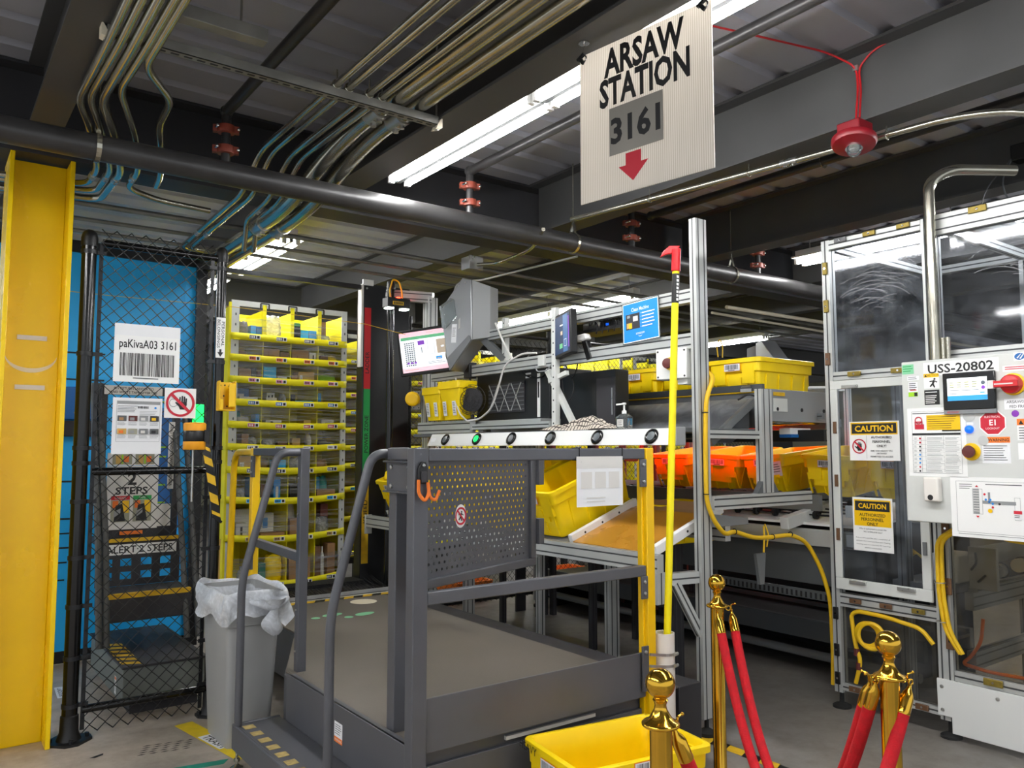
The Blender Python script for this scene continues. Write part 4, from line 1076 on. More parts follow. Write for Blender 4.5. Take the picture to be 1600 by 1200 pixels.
for j in range(NV):
    for i in range(NU):
        ua, ub = u0 + i * pu, u0 + (i + 1) * pu; za, zb = z0 + j * pv, z0 + (j + 1) * pv
        cu, cz = (ua + ub) / 2, (za + zb) / 2
        sq = [(ua, za), (cu, za), (ub, za), (ub, cz), (ub, zb), (cu, zb), (ua, zb), (ua, cz)]
        sh = (.25 if j % 2 else -.25) * pu
        ci = [(cu + sh + .0064 * math.cos(a), cz + .0064 * math.sin(a)) for a in [PI * 1.25 + PI / 4 * q for q in range(8)]]
        mb.add([G(a, -.012, b) for a, b in sq + ci], [(q, (q + 1) % 8, 8 + (q + 1) % 8, 8 + q) for q in range(8)])
for a, b, c, d in ((.03, u0, 1.0, 1.46), (u0 + NU * pu, .80, 1.0, 1.46), (u0, u0 + NU * pu, 1.0, z0), (u0, u0 + NU * pu, z0 + NV * pv, 1.46)):
    mb.quad(G(a, -.012, c), G(b, -.012, c), G(b, -.012, d), G(a, -.012, d))
gp = mb.build('perforated_panel', gf, solid=.002, smooth=False)
S = Sign(G(.29, -.0105, 1.225), gu, (0, 0, 1), .07, .095, 'white', 0)
S.disc('white', 0, 0, .037, 28, .047); S.annulus('sign_red', 0, 0, .028, .036); S.man('ink', 0, 0, .022); S.no('sign_red', 0, 0, .036)
S.build('no_climbing_sticker', parent=gf)
for z in (1.33, 1.06):
    mb = M('plat_grey'); gbar(mb, .842, .885, z, z + .115, -.004, .02); gbar(mb, .88, .886, z, z + .115, -.03, .02)
    mb.build('latch_plate', gf, bevel=.002)
mb = M('black'); gbar(mb, .887, .905, 1.36, 1.41, -.02, .005); mb.build('rubber_stop', gf, bevel=.003)

# things on the railing
t2 = thing('carabiner_hook', 'black and orange double hook strapped to the platform corner post', 'hook', (1.51, PY - .03, 1.33))
mb = M('black'); mb.prism([(1.466, PY - .022, 1.37), (1.506, PY - .022, 1.37), (1.506, PY - .022, 1.425), (1.497, PY - .022, 1.45), (1.478, PY - .022, 1.45), (1.466, PY - .022, 1.425)], (0, -.012, 0)); mb.build('body', t2, bevel=.003)
mb = M('ladder_dark'); mb.box(1.475, 1.499, PY - .04, PY - .034, 1.375, 1.415); mb.build('slot', t2, bevel=.002)
mb = M('warn_orange'); y = PY - .034
mb.tube(smooth_path([(1.466, y, 1.385), (1.466, y, 1.335), (1.487, y - .01, 1.305), (1.508, y - .005, 1.335), (1.505, y, 1.375)], .03, 5), .0065, 10)
mb.build('hook', t2, ang=60)
mb = M('warn_orange'); mb.tube(smooth_path([(1.506, y + .0, 1.36), (1.512, y - .005, 1.318), (1.535, y - .005, 1.308), (1.552, y - .005, 1.345)], .025, 5), .006, 10); mb.build('hook', t2, ang=60)
bolt((1.486, PY - .034, 1.437), (0, -1, 0), t2, .007)
S = Sign((2.364, PY - .028, 1.358), (1, 0, 0), (0, 0, 1), .268, .212, 'paper', .001)
S.rect('offwhite', -.134, .055, .134, .106)
for x in (-.11, -.03, .05): S.rect('offwhite', x, -.03, x + .062, .04)
S.lines('offwhite', -.08, .05, -.07, 2, .015, .005)
S.build('hanging_paper', 'blank-looking white paper sheet hanging from the platform rail', 'paper')
for x, lab in ((2.254, 'left one of two black cable ties round the platform top rail'), (2.505, 'right one of two black cable ties round the platform top rail')):
    mb = M('black')
    for a in (0, 1): pass
    P = [(x, PY - .0195, 1.4487), (x, PY - .0195, 1.50), (x, PY + .0255, 1.50), (x, PY + .0255, 1.4487)]
    for i in range(4): mb.bar(P[i], P[(i + 1) % 4], .004, .0025, up=(1, 0, 0))
    mb.box(x - .004, x + .004, PY - .026, PY - .02, 1.448, 1.456); mb.tube([(x, PY - .024, 1.45), (x + .002, PY - .028, 1.44)], .0015, 5)
    mb.build('cable_tie', label=lab, cat='cable tie')
t2 = thing('pole_holder', 'white plastic pipe strapped upright to the yellow railing post as a pole holder', 'pipe', (2.765, 2.575, .2))
mb = M('pvc'); mb.lathe([(.041, .18), (.047, .18), (.047, .665), (.041, .665), (.041, .18)], (2.765, 2.575, 0), n=28); mb.build('tube', t2, ang=40)
for z in (.575, .525):
    mb = M('steel'); P = []
    for i in range(15):
        a = -2.2 + 4.4 * i / 14; P.append((2.765 + .0485 * math.cos(a - .05), 2.575 + .0485 * math.sin(a - .05), z))
    P += [(2.66, 2.62, z + .01), (2.648, 2.59, z + .012), (2.66, 2.555, z + .01)]
    for i in range(len(P)):
        p, q = Vector(P[i]), Vector(P[(i + 1) % len(P)]); mb.bar(p, q, .002, .012)
    mb.cyl((2.80, 2.528, z), (2.775, 2.522, z), .008, 8); mb.build('hose_clamp', t2)
t2 = thing('reach_pole', 'long bright yellow pole with red beak leaning in the white pipe', 'pole', (2.76, 2.57, .2))
pa, pb = Vector((2.755, 2.57, .19)), Vector((2.836, 2.531, 2.36)); d = (pb - pa).normalized()
mb = M('bright_yellow'); mb.cyl(pa, pb, .0165, 18); mb.build('shaft', t2, ang=60)
mb = M('black'); mb.cyl(pa + d * 1.99, pa + d * 2.13, .0172, 18); mb.m('white')
for i in range(7):
    zc = pa + d * (2.0 + .018 * i); mb.box(zc.x - .010, zc.x + .002, zc.y - .0185, zc.y - .0165, zc.z, zc.z + .012)
mb.build('label_band', t2)
mb = M('red'); mb.cyl(pb - d * .03, pb + d * .08, .021, 18); q = pb + d * .075
w = Vector((.804, -.595, 0))
mb.prism([q - w * -.02 + Vector((0, 0, .02)), q - w * .03 + Vector((0, 0, .02)), q - w * .06 + Vector((0, 0, -.005)), q - w * .075 + Vector((0, 0, -.035)), q - w * .04 + Vector((0, 0, -.02)), q - w * .01 + Vector((0, 0, -.02))], Vector((.6, .8, 0)) * .026)
mb.build('beak', t2, bevel=.004)

# ---------------------------------------------------------------- totes
def tote(name, label, L=.60, W=.41, H=.385, taper=.045, m='tote', group=None, code=True):
    """open plastic tote, long side along local X, base centre at the origin"""
    t = thing(name, label, 'tote', (0, 0, 0), group)
    mb = M(m)
    a, b = L / 2, W / 2; ta = taper
    def R(ix, z, rr=.03): return ringpts(-a + ix, a - ix, -b + ix, b - ix, z, rr, 3)
    loft(mb, [R(ta, 0), R(ta * .9, .01), R(.026, H - .09), R(.014, H - .085), R(.012, H - .03), R(0, H - .028), R(0, H - .004), R(.004, H), R(.018, H), R(.022, H - .006), R(.03, H - .10), R(ta + .004, .012)])
    # inner floor comes from the last ring
    n = len(R(0, 0)); mb.add(R(ta + .004, .012), [tuple(range(n))])
    for sx in (-1, 1):       # end walls: wide skirt bosses left and right of the label, like a hung yoke
        for y0, y1 in ((-b + .05, -b + .14), (b - .14, b - .05)):
            x = sx * (a - .012)
            mb.box(min(x, x - sx * .02), max(x, x - sx * .02), y0, y1, H - .16, H - .03)
        mb.box(min(sx * (a - .022), sx * (a - .04)), max(sx * (a - .022), sx * (a - .04)), -.10, .10, H - .20, H - .10)
        for y in (-.14, -.05, .05, .14): mb.prism([(sx * (a - ta), y - .006, .01), (sx * (a - ta), y + .006, .01), (sx * (a - .022), y + .006, H - .12), (sx * (a - .022), y - .006, H - .12)], (sx * .008, 0, 0))
    for sy in (-1, 1):
        for x in (-.2, -.07, .07, .2):
            mb.prism([(x - .006, sy * (b - ta), .01), (x + .006, sy * (b - ta), .01), (x + .006, sy * (b - .024), H - .1), (x - .006, sy * (b - .024), H - .1)], (0, sy * .008, 0))
    mb.build('body', t, ang=40)
    if code:
        for sx in (-1, 1):
            S = Sign((sx * (a + .0008), 0, H - .055), (0, sx, 0), (0, 0, 1), .12, .04, 'paper', 0); S.rect('warn_orange', -.062, -.024, .062, .024, .0002); S.rect('paper', -.06, -.022, .06, .022, .0004); S.barcode('ink', -.052, -.012, .052, .017, 26); S.lines('ink', -.03, .03, -.017, 1, .01, .004)
            S.build('barcode_label', parent=t)
    return t
ft = tote('tote', 'empty yellow tote on the floor in front of the platform, behind the front brass post')
ft.location = (2.20, 2.30, 0.002); ft.rotation_euler = (0, 0, math.radians(-8.7))
S = Sign((0, 0, 0), (-1, 0, 0), (0, 0, 1), .2, .05, 'tote', 0); S.text('ink', 'HEAVY', 0, 0, h=.03)
o = S.build('lettering'); o.parent = ft; o.location = (-.305, .15, .345); o.rotation_euler = (0, 0, PI / 2)
S = Sign((0, -.2062, .36), (1, 0, 0), (0, 0, 1), .12, .05, 'paper', 0); S.rect('warn_orange', -.07, -.025, .07, .02, .0002); S.rect('paper', -.066, -.022, .066, .017, .0004); S.barcode('ink', -.055, -.01, .055, .013, 26); o = S.build('barcode_label', parent=ft)

# ---------------------------------------------------------------- brass posts and velvet ropes
def stanchion(x, y, label, hooks):
    t = thing('stanchion', label, 'stanchion', (x, y, 0))
    mb = M('brass'); mb.lathe([(.16, 0), (.16, .012), (.15, .02), (.06, .05), (.035, .075), (.0285, .09), (.0285, .80)], (x, y, 0), n=32); mb.build('post', t, ang=45)
    mb = M('brass'); mb.lathe([(.0285, .798), (.044, .800), (.048, .8035), (.048, .808), (.044, .812), (.034, .816), (.026, .826), (.017, .842), (.0145, .852), (.017, .86), (.020, .865), (.016, .870)] + [(.038 * math.cos(a), .905 + .038 * math.sin(a)) for a in [-1.15 + (PI / 2 + 1.15) * i / 16 for i in range(17)]], (x, y, 0), n=32); mb.build('ball_finial', t, ang=60)
    for a in hooks:
        d = Vector((math.cos(a), math.sin(a), 0)); c = Vector((x, y, .80)) + d * .047
        mb = M('brass'); mb.ring(c + Vector((0, 0, -.003)), .010, .0028, d.cross(Vector((0, 0, 1))), 14, 6)
        mb.tube(smooth_path([c + Vector((0, 0, -.012)) + d * .012, c + Vector((0, 0, .012)) + d * .012, c + Vector((0, 0, .016)) + d * .03], .01, 4), .0032, 6); mb.ball(c + Vector((0, 0, .016)) + d * .03, .005, 6); mb.build('rope_hook', t, ang=60)
    return t
sN, sR, sM = (1.54, 1.45), (2.411, 1.326), (2.87, 2.355)
stanchion(*sN, 'front brass post with ball top, nearest the camera beside the yellow tote', [math.atan2(sR[1] - sN[1], sR[0] - sN[0]) + .1])
stanchion(*sR, 'right brass post with ball top holding three red velvet ropes', [2.62, 2.2, -.5])
stanchion(*sM, 'farthest brass post with ball top, against the tall aluminium post', [-2.6, -.75])
def rope(p, q, sag, label):
    t = thing('velvet_rope', label, 'rope', tuple((Vector(p) + Vector(q)) / 2 - Vector((0, 0, sag))))
    p = Vector(p); q = Vector(q); P = []
    for i in range(41):
        s = i / 40; e = 2 * s - 1
        c = p.lerp(q, s); c.z -= sag * (1 - abs(e) ** 2.0); P.append(c)
    mb = M('velvet'); mb.tube(P[1:-1], .0195, 16); mb.build('rope', t, ang=80)
    for A, B in ((P[0], P[2]), (P[-1], P[-3])):
        d = (B - A).normalized()
        mb = M('brass'); mb.lathe([(.004, -.02), (.006, -.012), (.009, -.004), (.015, .006), (.0195, .02), (.0205, .06), (.021, .066), (.0205, .07)], A, d, 18); mb.ring(A - d * .026, .009, .003, d.cross(Vector((0, 0, 1))), 12, 6); mb.build('ferrule', t, ang=45)
    return t
rope((2.835, 2.322, .765), (2.372, 1.352, .775), .64, 'red velvet rope hanging from the left hook of the farthest brass post')
rope((2.915, 2.31, .765), (2.395, 1.385, .765), .60, 'red velvet rope hanging from the right hook of the farthest brass post')
rope((1.600, 1.452, .765), (2.452, 1.29, .765), .50, 'red velvet rope from the front brass post to the right brass post')
# hazard tape on the floor
t = thing('hazard_tape', 'black and yellow striped tape on the floor behind the farthest brass post', 'tape', (3.33, 2.6, 0))
for i in range(14):
    y = 2.98 - i * .10; x = 3.352 - i * .004
    mb = M('black' if i % 2 == 0 else 'hazard_yellow'); mb.prism([(x - .035, y, .0004), (x + .035, y + .025, .0004), (x + .035, y - .075, .0004), (x - .035, y - .10, .0004)], (0, 0, .0006)); mb.build('stripe', t)

# ================================================================ SHELVING POD
PF = 6.50
LIPS = [2.405, 2.232, 2.055, 1.872, 1.692, 1.513, 1.330, 1.090, .790, .430]
BAYS = [2.055, 2.255, 2.493, 2.737, 2.945]
def make_pod(label):
    t = thing('storage_pod', label, 'shelving', (2.487, PF + .45, 0))
    mb = M('pod_yellow'); mb.box(2.0, 2.985, PF + .46, PF + .465, .40, 2.66); mb.build('back_panel', t)
    for x in (2.0, 2.98):
        mb = M('pod_yellow'); mb.box(x, x + .005, PF + .01, PF + .46, .40, 2.66); mb.build('side_panel', t)
    for x0, x1 in ((1.985, 2.05), (2.945, 2.995)):
        mb = M('cab_grey'); mb.box(x0, x1, PF - .004, PF + .004, .38, 2.70); mb.m('grey_dark'); z = .45
        while z < 2.65:
            cx = (x0 + x1) / 2 + .004; mb.prism([(cx - .005, PF - .0046, z), (cx + .005, PF - .0046, z), (cx + .006, PF - .0046, z + .015), (cx, PF - .0046, z + .024), (cx - .006, PF - .0046, z + .015)], (0, .0004, 0)); z += .085
        mb.build('post_strip', t)
    mb = M('pod_yellow'); mb.box(1.968, 1.986, PF - .006, PF + .02, .36, 2.68); mb.build('edge_binding', t)
    mb = M('cab_grey'); mb.box(1.985, 2.995, PF + .0, PF + .006, 2.655, 2.70); mb.build('header', t)
    mb = M('black_metal'); mb.box(2.0, 2.985, PF + .05, PF + .9, .30, .36); mb.build('base_frame', t)
    for x in (2.04, 2.945):
        for y in (PF + .06, PF + .84): mb = M('black_metal'); mb.box(x - .03, x + .03, y - .03, y + .03, .0, .30); mb.build('foot', t)
    for x in BAYS[1:4]:
        mb = M('pod_yellow'); mb.box(x - .004, x + .004, PF + .01, PF + .46, .40, 2.64); mb.build('divider', t)
        mb = M('black_metal')
        P = [(x - .035, PF - .012, 2.645), (x - .035, PF - .012, 2.69), (x + .035, PF - .012, 2.69), (x + .035, PF - .012, 2.645)]
        for i in range(3): mb.bar(P[i], P[i + 1], .008, .010, up=(0, 1, 0))
        mb.build('strap_buckle', t)
        mb = M('pod_yellow'); mb.box(x - .016, x + .016, PF - .010, PF - .006, 2.40, 2.68); mb.build('strap', t)
    cols = ['grey_dark', 'orange', 'pink', 'panel_navy', 'red', 'white', 'ink', 'panel_blue', 'tan', 'ladder_dark']
    for k, z in enumerate(LIPS):
        mb = M('pod_yellow'); rows = []; bow = .04 + .006 * k; sag = .006 + .0022 * k
        N = 24
        for h in (-.0275, .0275):
            rows.append([(1.98 + 1.012 * i / N, PF - .012 - bow * math.sin(PI * i / N) ** .8 - .006 * abs(math.sin(4 * PI * i / N)), z + h - sag * math.sin(PI * i / N)) for i in range(N + 1)])
        mb.sheet(rows); lip = mb.build('shelf_lip', t, solid=.004)
        mb = M('pod_yellow'); mb.box(2.0, 2.985, PF - .03, PF + .46, z - .03, z - .024); mb.build('shelf', t)
        for j in range(4):
            mb = M('paper')
            xc = (BAYS[j] + BAYS[j + 1]) / 2 + .01; s = (xc - 1.98) / 1.012
            y = PF - .020 - bow * math.sin(PI * s) ** .8 - .006
            zc = z - sag * math.sin(PI * s)
            mb.m('paper').box(xc - .045, xc + .045, y - .001, y, zc - .016, zc + .016)
            mb.m(cols[k]).box(xc - .042, xc + .010, y - .0016, y - .001, zc - .013, zc + .013)
            mb.m('ink').box(xc + .018, xc + .038, y - .0016, y - .001, zc - .011, zc + .011)
            mb.m('ink' if cols[k] in ('white', 'orange', 'pink', 'tan', 'panel_blue') else 'white')
            for q in range(3): mb.box(xc - .036 + q * .013, xc - .028 + q * .013, y - .002, y - .0016, zc - .008, zc + .008)
            mb.build('bin_label', lip, smooth=False)
        if k < 10:
            top = LIPS[k - 1] - .03 if k else 2.60
            h = min(.16, (top - z) * .8) if k else .12
            mb = M('film'); rows = []
            for q in (0, 1):
                rows.append([(2.05 + .9 * i / 16, PF - .008 - .045 * math.sin(PI * i / 16), z + .03 + q * h) for i in range(17)])
            mb.sheet(rows); mb.build('stretch_film', t)
    return t
pod = make_pod('yellow fabric storage pod with four bays and ten shelves, packed with parcels')
ORD = ['top', 'second', 'third', 'fourth', 'fifth', 'sixth', 'seventh', 'eighth', 'ninth', 'bottom']
BAYN = ['leftmost', 'second', 'third', 'rightmost']
rnd = random.Random(21)
def parcel(mat_, x0, x1, z0, h, d, label, rot=0.0, tilt=0.0, kind='parcel', extra=None, y=None):
    w = x1 - x0; mb = M(mat_)
    mb.T = Matrix.Translation(((x0 + x1) / 2, (PF + .06 + d / 2) if y is None else y, z0)) @ Matrix.Rotation(rot, 4, 'Z') @ Matrix.Rotation(tilt, 4, 'Y')
    if kind in ('bag', 'pouch'):
        rows = []
        for k in range(9):
            f = k / 8; s = max(.02, math.sin(PI * min(.98, f * .9 + .1)) ** .5); rows.append([(w / 2 * math.cos(a) * (1 + .08 * math.sin(5 * a + 3 * k)) * (.75 + .25 * s), d / 2 * math.sin(a) * s * (1 + .1 * math.sin(7 * a + k)), f * h * (1 + .05 * math.sin(3 * a))) for a in [2 * PI * i / 18 for i in range(19)]])
        mb.sheet(rows); mb.add(rows[0][:-1], [tuple(range(17, -1, -1))]); mb.add(rows[-1][:-1], [tuple(range(18))])
    elif kind == 'bottle':
        mb.lathe([(w * .42, 0), (w * .5, .01), (w * .5, h * .62), (w * .3, h * .78), (w * .16, h * .82), (w * .16, h), (.001, h)], n=18)
    else:
        mb.box(-w / 2, w / 2, -d / 2, d / 2, 0, h)
    if extra:
        for m2, a0, a1, b0, b1 in extra: mb.m(m2).box(-w / 2 + w * a0, -w / 2 + w * a1, -d / 2 - .001, -d / 2, h * b0, h * b1)
    return mb.build({'bag': 'plastic_bag', 'pouch': 'pouch', 'bottle': 'bottle'}.get(kind, 'parcel'), bevel=.003 if kind == 'parcel' else 0, ang=60, label=label, cat={'bag': 'bag', 'pouch': 'pouch', 'bottle': 'bottle'}.get(kind, 'parcel'))
fl = lambda k: LIPS[k] - .022
# (row, bay, list of (material, word, from, to, height fraction, kind, extra))
ROWS = {
 (0, 0): [('ladder_dark', 'dark grey', .03, .45, .62, 'pouch', None), ('blue', 'blue boxed', .48, .72, .5, 'parcel', [('offwhite', .1, .9, .1, .45)]), ('panel_navy', 'navy boxed', .74, .97, .48, 'parcel', [('offwhite', .1, .9, .1, .45)])],
 (0, 1): [('bubble', 'clear plastic wrapped', .1, .72, .9, 'bag', None)],
 (0, 2): [('black', 'slim black', .08, .34, .72, 'parcel', [('green', 0, 1, .85, 1)]), ('panel_blue', 'blue', .36, .66, .5, 'parcel', [('panel_navy', 0, 1, .0, .3)]), ('panel_navy', 'dark blue', .68, .96, .5, 'parcel', [('blue', 0, 1, .3, 1)])],
 (0, 3): [('cardboard_dark', 'tall brown carton', .05, .68, .95, 'parcel', None), ('bubble', 'clear film wrapped', .06, .66, .38, 'bag', None)],
 (1, 0): [('cardboard', 'brown', .02, .6, .6, 'parcel', None), ('tan', 'tan', .4, .9, .36, 'parcel', None)],
 (1, 1): [('cardboard', 'brown', .03, .62, .72, 'parcel', [('dull_red_and_glow', .3, .34, 0, 1)]), ('cardboard_dark', 'dark brown', .65, .97, .6, 'parcel', None)],
 (1, 2): [('cardboard', 'brown', .03, .66, .75, 'parcel', [('dull_red_and_glow', .3, .34, 0, .6)]), ('carton_white', 'white labelled', .7, .95, .68, 'parcel', [('ink', .5, .7, .3, .8)])],
 (1, 3): [('cardboard_dark', 'dark brown', .1, .45, .55, 'parcel', None), ('tote', 'yellow crinkled', .45, .95, .6, 'bag', None)],
 (2, 0): [('cardboard', 'brown', .02, .55, .7, 'parcel', None), ('black', 'black', .58, .8, .75, 'parcel', None), ('cardboard_dark', 'dark brown', .82, .98, .6, 'parcel', None)],
 (2, 1): [('panel_blue', 'bright blue', .03, .5, .85, 'parcel', None), ('offwhite', 'off-white', .54, .9, .4, 'parcel', None)],
 (2, 2): [('cardboard', 'brown', .02, .26, .5, 'parcel', None), ('tan', 'amber printed', .28, .9, .7, 'parcel', [('paper', .1, .25, .1, .75), ('ink', .14, .19, .2, .6)])],
 (2, 3): [('lime', 'pale green crinkled', .05, .95, .6, 'bag', None)],
 (3, 0): [('panel_navy', 'navy', .03, .75, .85, 'parcel', [('offwhite', .25, .7, .55, .7)]), ('carton_white', 'long white', .05, .85, .4, 'parcel', None)],
 (3, 1): [('offwhite', 'grey-white', .15, .55, .4, 'parcel', None), ('white', 'white dotted', .42, .72, .7, 'parcel', [('ink', .15, .35, .6, .8), ('ink', .6, .8, .65, .85), ('ink', .15, .35, .2, .4), ('ink', .6, .8, .25, .45)]), ('bubble', 'clear', .73, .95, .6, 'bag', None)],
 (3, 2): [('panel_blue', 'flat bright blue', .2, .9, .3, 'parcel', [('offwhite', 0, 1, 0, .3)]), ('black', 'black', .03, .18, .6, 'parcel', None), ('teal', 'teal', .5, .95, .3, 'pouch', None)],
 (3, 3): [('tan', 'tan and blue', .03, .5, .78, 'parcel', [('panel_blue', .55, 1, .3, 1)]), ('cardboard', 'low brown', .03, .6, .3, 'parcel', None)],
 (4, 0): [('teal', 'pale teal', .08, .5, .8, 'pouch', None), ('offwhite', 'white wrinkled', .05, .6, .5, 'bag', None), ('blue', 'small blue', .78, .96, .65, 'parcel', None)],
 (4, 1): [('carton_white', 'white printed', .15, .75, .38, 'parcel', [('ink', .3, .45, .4, .8)])],
 (4, 2): [('tan', 'small amber', .55, .82, .4, 'parcel', None)],
 (4, 3): [('carton_white', 'tilted white', .2, .78, .45, 'parcel', [('ink', .3, .7, .4, .65)]), ('bubble', 'clear crinkled', .2, .95, .5, 'bag', None)],
 (5, 0): [('cardboard', 'brown', .2, .5, .75, 'parcel', None), ('bubble', 'clear', .55, .95, .6, 'bag', None)],
 (5, 1): [('bubble', 'clear glossy', .1, .6, .5, 'bag', None), ('cardboard_dark', 'dark brown', .62, .95, .4, 'parcel', None)],
 (5, 2): [('tan', 'tan', .1, .4, .55, 'parcel', None), ('offwhite', 'pale upright', .7, .9, .8, 'pouch', None)],
 (5, 3): [('grey_dark', 'dark grey', .1, .8, .35, 'parcel', None), ('olive', 'olive', .5, .95, .5, 'pouch', None)],
 (6, 0): [('tan', 'golden brown', .12, .85, .75, 'parcel', [('paper', .05, .3, .1, .6), ('ink', .1, .16, .2, .5)])],
 (6, 1): [('panel_blue', 'bright blue', .5, .95, .55, 'parcel', None), ('tan', 'tan', .15, .6, .6, 'pouch', None)],
 (6, 2): [('bubble', 'clear', .1, .8, .65, 'bag', None)],
 (6, 3): [('cardboard', 'brown', .05, .5, .5, 'pouch', None), ('tan', 'tan', .45, .95, .55, 'pouch', None)],
 (7, 0): [('bubble', 'clear', .05, .5, .45, 'bag', None), ('blue', 'upright blue', .6, .82, .85, 'parcel', [('offwhite', .3, .7, .1, .6)])],
 (7, 1): [('blue', 'upright blue', .5, .75, .85, 'parcel', [('offwhite', .3, .7, .1, .6)]), ('cardboard_dark', 'dark brown', .05, .4, .6, 'parcel', None)],
 (7, 2): [('black', 'black', .05, .35, .6, 'parcel', None), ('grey_dark', 'grey', .4, .8, .5, 'pouch', None)],
 (7, 3): [('cardboard', 'brown', .05, .9, .35, 'parcel', None), ('panel_blue', 'bright blue', .1, .5, .8, 'parcel', None), ('teal', 'teal patterned', .55, .95, .8, 'pouch', None)],
 (8, 0): [('carton_white', 'small white printed', .08, .55, .45, 'parcel', [('ink', .4, .6, .2, .8)]), ('offwhite', 'long off-white', .1, .95, .8, 'parcel', None)],
 (8, 1): [('carton_white', 'white printed', .05, .8, .65, 'parcel', [('blue', .45, .7, .35, .8)]), ('cardboard', 'flat brown', .05, .95, .14, 'parcel', None)],
 (8, 2): [('cardboard', 'brown', .1, .8, .5, 'parcel', None), ('offwhite', 'white', .15, .6, .9, 'bag', None)],
 (8, 3): [('bubble', 'clear', .05, .7, .5, 'bag', None), ('dull_red_and_glow', 'reddish', .6, .95, .85, 'parcel', None)],
 (9, 0): [('bubble', 'clear glass-like', .25, .6, .4, 'bottle', None), ('green', 'dark green', .7, .95, .4, 'parcel', None)],
 (9, 1): [('tote', 'yellow crinkled', .3, .95, .6, 'bag', None), ('tape_green', 'green', .03, .28, .45, 'parcel', None)],
 (9, 2): [('cardboard', 'brown', .1, .9, .5, 'parcel', None)],
 (9, 3): [('cardboard_dark', 'dark brown', .03, .3, .75, 'parcel', None), ('white', 'tall white', .36, .56, .72, 'bottle', None), ('cardboard', 'brown', .6, .95, .8, 'parcel', None)],
}
KW = {'parcel': 'parcel', 'bag': 'bag', 'pouch': 'pouch', 'bottle': 'bottle'}
for (k, j), its in ROWS.items():
    top = (LIPS[k - 1] - .035) if k else 2.63
    z0 = LIPS[k] - .0235; H = top - z0
    a, b = BAYS[j] + .006, BAYS[j + 1] - .006
    order = sorted(range(len(its)), key=lambda i: its[i][4])
    for n, (m_, word, f0, f1, hf, kd, ex) in enumerate(its):
        # taller things stand further back where their spans overlap
        over = sum(1 for q in its if q is not its[n] and q[2] < f1 and q[3] > f0 and (q[4] < hf))
        d = rnd.uniform(.10, .13)
        parcel(m_, a + (b - a) * f0, a + (b - a) * f1, z0, H * hf, d, '%s %s on the %s shelf, %s bay of the yellow storage pod' % (word, KW[kd], ORD[k], BAYN[j]), rot=rnd.uniform(-.05, .05), kind=kd, extra=ex, y=PF + .075 + over * .16)
# brush seal and dock plate in front of the pod
t = thing('brush_seal', 'black bristle brush strip along the floor gap below the shelving pod', 'brush', (2.55, 6.0, .3))
mb = M('alu'); mb.box(2.0, 3.05, 5.72, 5.74, .385, .41); mb.build('holder', t)
mb = M('bristle'); rb = random.Random(2)
for i in range(260):
    x = 2.0 + 1.05 * i / 260
    p = Vector((x, 5.735, .40)); q = Vector((x + rb.uniform(-.02, .02), 6.05 + rb.uniform(-.06, .05), .40 + rb.uniform(-.06, .08)))
    mb.add([p, p + Vector((.007, 0, 0)), q], [(0, 1, 2)])
o = mb.build('bristles', t); o['kind'] = 'stuff'
mb = M('black_metal'); mb.box(2.0, 3.05, 5.60, 6.2, .28, .375); mb.build('dock_box', t)
mb = M('bristle'); mb.box(2.0, 3.05, 6.2, 6.42, .25, .40); mb.build('back_bristles', t)
# black guide column with the coloured reach bands
t = thing('guide_column', 'black column beside the pod with red LADDER, green POWER ZONE and yellow bands', 'column', (3.28, 6.35, 0)); t['kind'] = 'thing'
CY = 6.30
mb = M('black_metal'); mb.box(3.055, 3.51, CY, CY + .12, .0, 2.93); mb.build('body', t, bevel=.004)
mb = M('offwhite'); mb.box(3.034, 3.054, CY - .004, CY + .06, 2.2, 2.92); mb.build('white_edge', t)
mb = M('white'); mb.box(3.04, 3.14, CY - .02, CY - .004, 2.915, 2.965); mb.build('tag', t)
for c, z0, z1, tx, h, zc in (('red', 2.01, 2.72, 'LADDER', .19, 2.24), ('green', 1.27, 2.01, 'POWER ZONE', .32, 1.62), ('hazard_yellow', .52, 1.27, 'KNEEL/', .20, .96)):
    zt = z1
    dx = .02 * (1.27 - .52) if c == 'hazard_yellow' else 0
    S = Sign((3.098, CY - .001, (z0 + z1) / 2), (0, 0, 1), (-1, 0, 0), z1 - z0, .062, c, .001)
    S.text('ink', tx, zc - (z0 + z1) / 2, 0, h=.036, w=h, bold=.015)
    S.build('colour_band', parent=t)
mb = M('black_metal'); mb.box(1.70, 3.06, CY + .0, CY + .035, 2.875, 2.915); mb.box(1.66, 1.70, CY, CY + .035, 0, 2.915); mb.build('top_bar', t)
mb = M('steel'); mb.cyl((3.085, CY - .006, 2.89), (3.085, CY, 2.89), .009, 10); mb.build('bolt', t)
# neighbouring pods further back
for dx, dy, lab in ((.80, 1.25, 'next storage pod waiting behind, dim strip between the pod and the black column'), (1.9, 1.4, 'storage pod behind the black column and chain-link mesh, third in the queue'), (3.0, 1.6, 'storage pod behind the chain-link mesh at the back, last of the queue')):
    dup(pod, (dx, dy, 0), lab)

